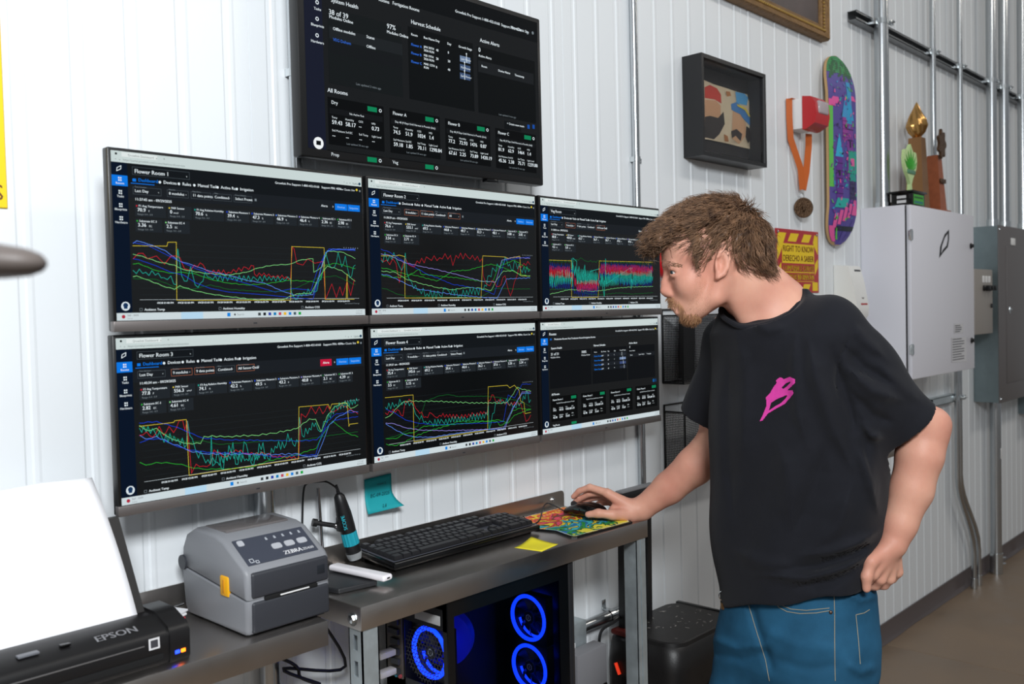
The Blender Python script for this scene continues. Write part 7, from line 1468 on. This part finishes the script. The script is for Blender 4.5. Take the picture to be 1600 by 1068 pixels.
mb.build('printed_letter', M('pink_print', (226, 66, 168), 0.7, var=0.12, vscale=60), shirt, smooth=60, label='pink brush-stroke letter B')

# --- jeans
lo = np.array([*(np.min([PD(1110, 1000, 2.1), PD(1365, 1000, 2.0), PD(1250, 1000, 2.4)], 0)[:2]-0.12), 0.03]); hi = np.array([*(np.max([PD(1110, 1000, 2.35), PD(1365, 1000, 2.2), PD(1250, 1000, 2.4)], 0)[:2]+0.12), PD(1250, 895, 2.12)[2]])
J = Field(lo, hi, 0.0048)
PEL = [(1246, 890, 2.15, 0.172, 0.125), (1246, 930, 2.15, 0.180, 0.130), (1245, 980, 2.15, 0.188, 0.134), (1244, 1030, 2.15, 0.188, 0.130), (1243, 1085, 2.15, 0.165, 0.105)]
fn, C_ = loft_fn(PEL, 2.4); J.put(fn, (lo[0], lo[1], C_[0, 2]), (hi[0], hi[1], C_[-1, 2]), 0.0); J.F[:, :, J.ax[2] < C_[0, 2]-0.01] = 1.0
hipL, hipR = PD(1290, 1015, 2.075), PD(1186, 1010, 2.225)
legs = []
for hp, fw, lt in ((hipL, 0.02, 0.02), (hipR, 0.09, -0.02)):
    kn = V3((hp[0], hp[1], 0.50))+CHN*fw+LAT*lt; an = V3((kn[0], kn[1], 0.09))-CHN*0.06; legs.append((kn, an))
    J.cap(hp, kn+(hp-kn)*0.5, 0.100, 0.086, 0.03); J.cap(kn+(hp-kn)*0.5, kn, 0.086, 0.068, 0.02); J.cap(kn, an, 0.068, 0.060, 0.02)
sl, X, Y, Z = J.box(lo, hi); U_, Vv, _d = uvgrid(J, sl); near = np.abs(J.F) < 0.03; ui, vi = U_[near], Vv[near]; add = np.zeros(len(ui))
for poly, w, amp in [([(1120, 1000), (1150, 1012), (1195, 1006)], 6, 0.006), ([(1122, 1022), (1160, 1030), (1198, 1020)], 6, -0.005), ([(1172, 940), (1185, 985), (1205, 1040)], 7, -0.009), ([(1205, 990), (1250, 1010), (1300, 1012)], 9, 0.004), ([(1215, 1030), (1260, 1045), (1300, 1040)], 8, -0.004), ([(1330, 1040), (1345, 1050), (1362, 1044)], 7, 0.007), ([(1325, 925), (1345, 938), (1365, 932)], 5, 0.005)]:
    best = np.full(len(ui), 1e9)
    for a, b2 in zip(poly, poly[1:]):
        ab = V3(b2)-V3(a); t = np.clip(((ui-a[0])*ab[0]+(vi-a[1])*ab[1])/(ab@ab), 0, 1); best = np.minimum(best, np.hypot(ui-a[0]-t*ab[0], vi-a[1]-t*ab[1]))
    add += amp*np.exp(-(best/w)**2)
zz = (Z+0*X+0*Y)[near]; add += 0.003*np.sin(zz*60+ui*0.03)*np.clip((0.62-zz)/0.2, 0, 1); J.F[near] -= add.astype(np.float32)
J.F = np.maximum(J.F, (Z-PD(1250, 903, 2.12)[2]+0*X+0*Y).astype(np.float32)); J.F = np.maximum(J.F, (0.045-Z+0*X+0*Y).astype(np.float32))
JP, JQ = J.mesh(); JP = relax(JP, JQ, 2, 0.45); del J
m_jean = M('blue_denim', (36, 84, 114), 0.8, bump=0.16, bscale=900, var=0.30, vscale=9, spec=0.2)
jeans = mesh_obj('jeans', JP, JQ, m_jean, man, label='mid-blue denim jeans with pale stitching'); JB = bvh_of(JP, JQ)
m_st = M('tan_stitch', (150, 146, 130), 0.8)
def on_surface(bv, poly, step=3.0, off=0.0008):
    out = []
    for a, b2 in zip(poly, poly[1:]):
        n = max(1, int(np.hypot(b2[0]-a[0], b2[1]-a[1])/step))
        for i in range(n): 
            p = hit(bv, a[0]+(b2[0]-a[0])*i/n, a[1]+(b2[1]-a[1])*i/n, off)
            if p is not None and (not out or np.linalg.norm(p-out[-1]) < 0.05): out.append(p)
    return out
for poly in ([(1303, 925), (1304, 960), (1304, 1010), (1305, 1066)], [(1211, 939), (1217, 948), (1230, 955), (1250, 958), (1275, 957), (1299, 953)], [(1214, 936), (1222, 945), (1236, 951), (1260, 953), (1299, 949)], [(1304, 923), (1330, 922), (1348, 924)], [(1337, 960), (1341, 1000), (1344, 1040)], [(1337, 960), (1350, 957), (1361, 950)], [(1170, 945), (1182, 985), (1196, 1030), (1203, 1066)]):
    P = on_surface(JB, poly)
    if len(P) > 2: mb = MB(); mb.tube(P, 0.0009, 5); mb.build('seam_stitching', m_st, jeans)
p = hit(JB, 1298, 956, 0.0)
if p is not None: mb = MB(); mb.sphere(p, 0.0042, 10); mb.build('rivet', M('copper_rivet', (110, 90, 80), 0.4, 0.9), jeans)
P1 = [hit(JB, u, 918+q, 0.0012) for q in (-4, 0, 6, 10) for u in (1322, 1329)]
if all(p is not None for p in P1): mb = MB(); mb.add(P1, [(2*i, 2*i+1, 2*i+3, 2*i+2) for i in range(3)]); o = mb.build('belt_loop', m_jean, jeans); o.modifiers.new('th', 'SOLIDIFY').thickness = 0.003
# shoes
for kn, an in legs:
    mb = MB(); f0 = V3((an[0], an[1], 0)); secs = [(-0.085, 0.034, 0.070), (-0.06, 0.042, 0.10), (0.0, 0.042, 0.11), (0.05, 0.046, 0.080), (0.11, 0.050, 0.062), (0.16, 0.046, 0.05), (0.19, 0.028, 0.036)]; n = 18; vs_ = []
    for s_, w, h in secs:
        for j in range(n): a = 2*math.pi*j/n; ca, sa = math.cos(a), math.sin(a); vs_.append(f0+CHN*s_+LAT*(w*(abs(ca)**0.7)*(1 if ca > 0 else -1))+V3((0, 0, 0.016+(h-0.016)*(0.5+0.5*sa))))
    fs = [(i*n+j, (i+1)*n+j, (i+1)*n+(j+1)%n, i*n+(j+1)%n) for i in range(len(secs)-1) for j in range(n)]+[tuple(range(n)), tuple(len(vs_)-1-j for j in range(n))]; mb.add(vs_, fs); sh = mb.build('shoe', M('shoe_dark', (40, 38, 38), 0.7), man)
    mb = MB(); so = [(-0.088, -0.036), (0.05, -0.048), (0.13, -0.052), (0.185, -0.034), (0.196, 0.0), (0.185, 0.034), (0.13, 0.052), (0.05, 0.048), (-0.088, 0.036)]; mb.prism(so, f0, CHN, LAT, 0.02 if np.cross(CHN, LAT)[2] > 0 else -0.02); mb.build('sole', m_white, sh)

# --- eyes, brows, hair, beard
for s_ in (-1, 1):
    c = H(1056.0, 424.8, s_*0.0320); mb = MB(); mb.sphere(c, 0.0115, 20); ey = mb.build('eye', M('eye_white', (226, 214, 208), 0.15, coat=0.5), man)
    gd = nrm(IL*0.93-IU*0.18+IC*0.30*s_); mb = MB(); mb.lathe([(0.0056, 0.0103), (0.0050, 0.0112), (0.0, 0.0122)], c, gd, 18); mb.build('iris', M('iris_grey', (70, 84, 92), 0.2), ey); mb = MB(); mb.lathe([(0.0024, 0.0118), (0.0, 0.0126)], c, gd, 12); mb.build('pupil', M('pupil', (8, 8, 8), 0.1), ey)
HL = [(985, 425), (1012, 420), (1026, 398), (1040, 383), (1058, 376), (1072, 379), (1082, 394), (1086, 418), (1092, 431), (1102, 428), (1108, 404), (1117, 388), (1128, 384), (1140, 388), (1148, 402), (1152, 420), (1162, 434), (1182, 441), (1205, 440), (1230, 432)]
hx, hy = np.array([p[0] for p in HL]), np.array([p[1] for p in HL])
HP = [  # centre (u, v, c), rotation, radii
 ((1120, 372, 0), 12, (0.100, 0.094, 0.086)), ((1086, 346, 0), 20, (0.066, 0.046, 0.070)), ((1050, 362, 0), 30, (0.050, 0.036, 0.062)), ((1028, 380, 0.01), 40, (0.028, 0.030, 0.046)), ((1165, 386, 0), -35, (0.052, 0.064, 0.076)), ((1184, 415, 0), -50, (0.030, 0.032, 0.062)), ((1100, 402, 0.0), 0, (0.028, 0.045, 0.082)), ((1080, 392, 0.0), 0, (0.026, 0.048, 0.079))]
def hair_sd(P):
    """distance to the hair mass for an array of points"""
    d = np.full(len(P), 9.0)
    for c, a, r in HP:
        q = P-H(*c); ax = np.array(rot_img(a)); w = q@ax.T; k0 = np.sqrt(((w/V3(r))**2).sum(1)); k1 = np.sqrt(((w/V3(r)**2)**2).sum(1)); e = k0*(k0-1)/np.maximum(k1, 1e-6)
        t = np.clip(0.5+0.5*(d-e)/0.02, 0, 1); d = d+(e-d)*t-0.02*t*(1-t)
    R_ = P-CAM; dep = R_@CF; u, v = 800+FPX*(R_@CR)/dep, 534+FPX*(R_@CD)/dep
    line = np.interp(u, hx, hy); return np.maximum(d, (v-line)*0.0011), u, v
hl, hh = np.min([H(1000, 450, 0.1), H(1220, 290, 0.1), H(1000, 290, -0.1), H(1220, 450, -0.1)], 0)-0.03, np.max([H(1000, 450, 0.1), H(1220, 290, 0.1), H(1000, 290, -0.1), H(1220, 450, -0.1)], 0)+0.03
G = Field(hl, hh, 0.004); g3 = np.stack(np.meshgrid(*G.ax, indexing='ij'), -1).reshape(-1, 3).astype(float); d, u, v = hair_sd(g3); rp = (g3-H(1160, 338))@np.stack(rot_img(0)).T
ang = np.arctan2(rp[:, 1], rp[:, 0]); rad = np.linalg.norm(rp, axis=1)
d = d+0.0060-0.0055*np.sin(ang*11+rad*60+2.5*np.sin(rad*42)+rp[:, 2]*55)-0.0030*np.sin(ang*27+rad*50+2*np.sin(rad*60)+rp[:, 2]*80)
G.F = d.reshape(G.n).astype(np.float32); HPm, HQ = G.mesh(); HPm = relax(HPm, HQ, 1, 0.4)
def hair_mat(name, c0, c1):
    m = bpy.data.materials.new(name); m.use_nodes = True; nt = m.node_tree; b = nt.nodes['Principled BSDF']; at = nt.nodes.new('ShaderNodeTexCoord'); n = nt.nodes.new('ShaderNodeTexNoise'); n.inputs['Scale'].default_value = 60; cr = nt.nodes.new('ShaderNodeValToRGB'); cr.color_ramp.elements[0].position = 0.3; cr.color_ramp.elements[1].position = 0.7; cr.color_ramp.elements[0].color = lin(c0); cr.color_ramp.elements[1].color = lin(c1)
    nt.links.new(at.outputs['Object'], n.inputs['Vector']); nt.links.new(n.outputs[0], cr.inputs[0]); nt.links.new(cr.outputs[0], b.inputs['Base Color']); b.inputs['Roughness'].default_value = 0.45; b.inputs['Specular IOR Level'].default_value = 0.35; return m
m_hair = hair_mat('brown_hair', (72, 52, 40), (150, 114, 86)); m_beard = hair_mat('ginger_beard', (140, 98, 68), (196, 150, 110))
hair = mesh_obj('hair', HPm, HQ, m_hair, man, label='wavy brown hair, longer at the nape')
rng = np.random.default_rng(4)
def strands(roots, dirfn, steps, seg, r0, name, mat, parent, lift=0.0, sdf=None, wave=0.002, jit=0.25):
    P = roots.copy(); n = len(P); path = [P.copy()]; prev = None; ph = rng.uniform(0, 6.28, n); fr = rng.uniform(0.5, 1.1, n)
    for k in range(steps):
        D = dirfn(P, k)
        if prev is not None: D = 0.45*D+0.55*prev
        D = D/np.maximum(np.linalg.norm(D, axis=1), 1e-9)[:, None]; prev = D
        side = np.cross(D, IC); side /= np.maximum(np.linalg.norm(side, axis=1), 1e-9)[:, None]
        P = P+D*seg[:, None]+side*(wave*np.cos(ph+k*fr))[:, None]
        if sdf is not None:
            d = sdf(P)[0]; e = 0.002; g = np.stack([(sdf(P+V3(a)*e)[0]-d)/e for a in ((1, 0, 0), (0, 1, 0), (0, 0, 1))], 1); tgt = lift*(k+1)/steps; corr = np.clip(tgt-d, -0.004, 0.012); P = P+g*corr[:, None]*0.8
        path.append(P.copy())
    path = np.stack(path, 1); k1 = path.shape[1]; vs_, fs = [], []
    tan = np.gradient(path, axis=1); tan /= np.maximum(np.linalg.norm(tan, axis=2), 1e-9)[:, :, None]; x = np.cross(tan, IC); x /= np.maximum(np.linalg.norm(x, axis=2), 1e-9)[:, :, None]; y = np.cross(tan, x)
    rr = r0*(1-np.linspace(0, 1, k1)**2*0.85)
    V_ = np.stack([path+(x*math.cos(a)+y*math.sin(a))*rr[None, :, None] for a in (0, 2.094, 4.189)], 2).reshape(-1, 3)
    base = (np.arange(n)*k1*3)[:, None, None]+(np.arange(k1-1)*3)[None, :, None]; q = np.stack([np.stack([base[..., 0]+j, base[..., 0]+(j+1) % 3, base[..., 0]+3+(j+1) % 3, base[..., 0]+3+j], -1) for j in range(3)], 2).reshape(-1, 4)
    o = mesh_obj(name, V_, q, mat, parent, kind='stuff'); return o
crown = H(1160, 336, 0.0)
def surf_pts(P, Q, n, cond):
    a, b_, c = P[Q[:, 0]], P[Q[:, 1]], P[Q[:, 2]]; w = rng.random((len(Q), 2)); pts = (a+(b_-a)*w[:, :1]+(P[Q[:, 3]]-a)*w[:, 1:]*0.5); m = cond(pts); pts = pts[m]; return pts[rng.choice(len(pts), min(n, len(pts)), replace=False)]
def uv_of(P): R_ = P-CAM; dep = R_@CF; return 800+FPX*(R_@CR)/dep, 534+FPX*(R_@CD)/dep
def flow(P, k):
    D = P-crown; D = D/np.maximum(np.linalg.norm(D, axis=1), 1e-6)[:, None]; u, v = uv_of(P)
    D = D+IL*np.clip((1120-u)/60, 0, 1)[:, None]*0.5-IU*np.clip((v-370)/40, 0, 1)[:, None]*0.35+np.array(CR)*np.clip((v-385)/30, 0, 1.2)[:, None]*np.clip((u-1105)/30, 0, 1)[:, None]*0.7
    return D
rt = surf_pts(HPm, HQ, 5200, lambda p: uv_of(p)[1] < np.interp(uv_of(p)[0], hx, hy)-3)
strands(rt, flow, 8, rng.uniform(0.0045, 0.0075, len(rt)), 0.00075, 'hair_strands', m_hair, hair, 0.004, hair_sd, 0.0022)
fr_ = rt[(uv_of(rt)[0] < 1062) & (uv_of(rt)[1] > 335)][:260]
strands(fr_, lambda p, k: (IL*math.cos(0.55*k)*0.8-IU*(0.5+0.5*math.sin(0.5*k)))[None]+rng.normal(0, 0.25, (len(p), 3)), 9, rng.uniform(0.003, 0.0060, len(fr_)), 0.0006, 'loose_curls', m_hair, hair, 0, None, 0.003)
tp_ = rt[(uv_of(rt)[1] < 345)][:90]; strands(tp_, lambda p, k: (p-H(1120, 385))*4+IL*0.9+rng.normal(0, 0.3, p.shape), 6, rng.uniform(0.002, 0.005, len(tp_)), 0.00045, 'stray_hairs', m_hair, hair, 0, None, 0.002)
# moustache, goatee, brows grown from the skin
fm = (uv_of(SP)[0] < 1130) & (uv_of(SP)[1] < 512) & (uv_of(SP)[1] > 400); FQ = SQ[fm[SQ].all(1)]
def region(poly): return lambda p: np.array([inside(poly, a, b_) for a, b_ in zip(*uv_of(p))])
mo_ = surf_pts(SP, FQ, 520, region([(1041, 465), (1052, 464), (1064, 473), (1071, 486), (1066, 488), (1057, 479), (1047, 478), (1040, 472)])); strands(mo_, lambda p, k: np.tile(IL*0.35-IU*0.9, (len(p), 1))+(p-H(1052, 470))*12+rng.normal(0, 0.2, p.shape), 5, rng.uniform(0.0013, 0.0026, len(mo_)), 0.00055, 'moustache', m_beard, man, 0, None, 0.0006)
be = surf_pts(SP, FQ, 800, region([(1062, 491), (1072, 489), (1088, 489), (1097, 496), (1090, 508), (1076, 508), (1064, 500)])); strands(be, lambda p, k: np.tile(IL*0.25-IU*1.0, (len(p), 1))+rng.normal(0, 0.25, p.shape), 5, rng.uniform(0.0010, 0.0022, len(be)), 0.0005, 'goatee', m_beard, man, 0, None, 0.001)
br = surf_pts(SP, np.repeat(FQ, 6, 0), 900, region([(1033, 410), (1048, 408), (1066, 414), (1066, 418), (1050, 416), (1034, 418)])); strands(br, lambda p, k: np.tile(CR*0.9+IU*0.05, (len(p), 1))+(p-H(1080, 420))*7+rng.normal(0, 0.05, p.shape), 3, rng.uniform(0.0010, 0.0018, len(br)), 0.0007, 'eyebrow', m_hair, man, 0, None, 0.0003)
stb = surf_pts(SP, FQ, 900, region([(1086, 430), (1098, 430), (1112, 450), (1110, 480), (1090, 495), (1070, 486), (1082, 462)])); strands(stb, lambda p, k: np.tile(-IU+IC*0.3, (len(p), 1)), 2, rng.uniform(0.0006, 0.0012, len(stb)), 0.00022, 'stubble', m_beard, man, 0, None, 0.0)
# keys clipped at the far hip
kp_ = PD(1131, 930, 2.20); t = thing('key_ring', kp_-V3((0, 0, 0.06)), 'bunch of keys on a ring hanging at the man\'s right hip', 'keys')
mb = MB(); mb.tube([kp_+(IL*math.cos(a)+IU*math.sin(a))*0.012 for a in [2*math.pi*i/18 for i in range(19)]], 0.0012, 6); mb.build('ring', m_zinc, t)
for k in range(3):
    b0 = kp_-IU*0.012+IC*0.003*k; mb = MB(); mb.cyl(b0-IU*0.004, b0-IU*0.018, 0.008, n=10); mb.rbox(b0-IU*0.034+CR*0.003*k, (0.006, 0.0025, 0.034), 0.0008); mb.build('key', M('brass_key', (150, 112, 70), 0.35, 0.9), t)
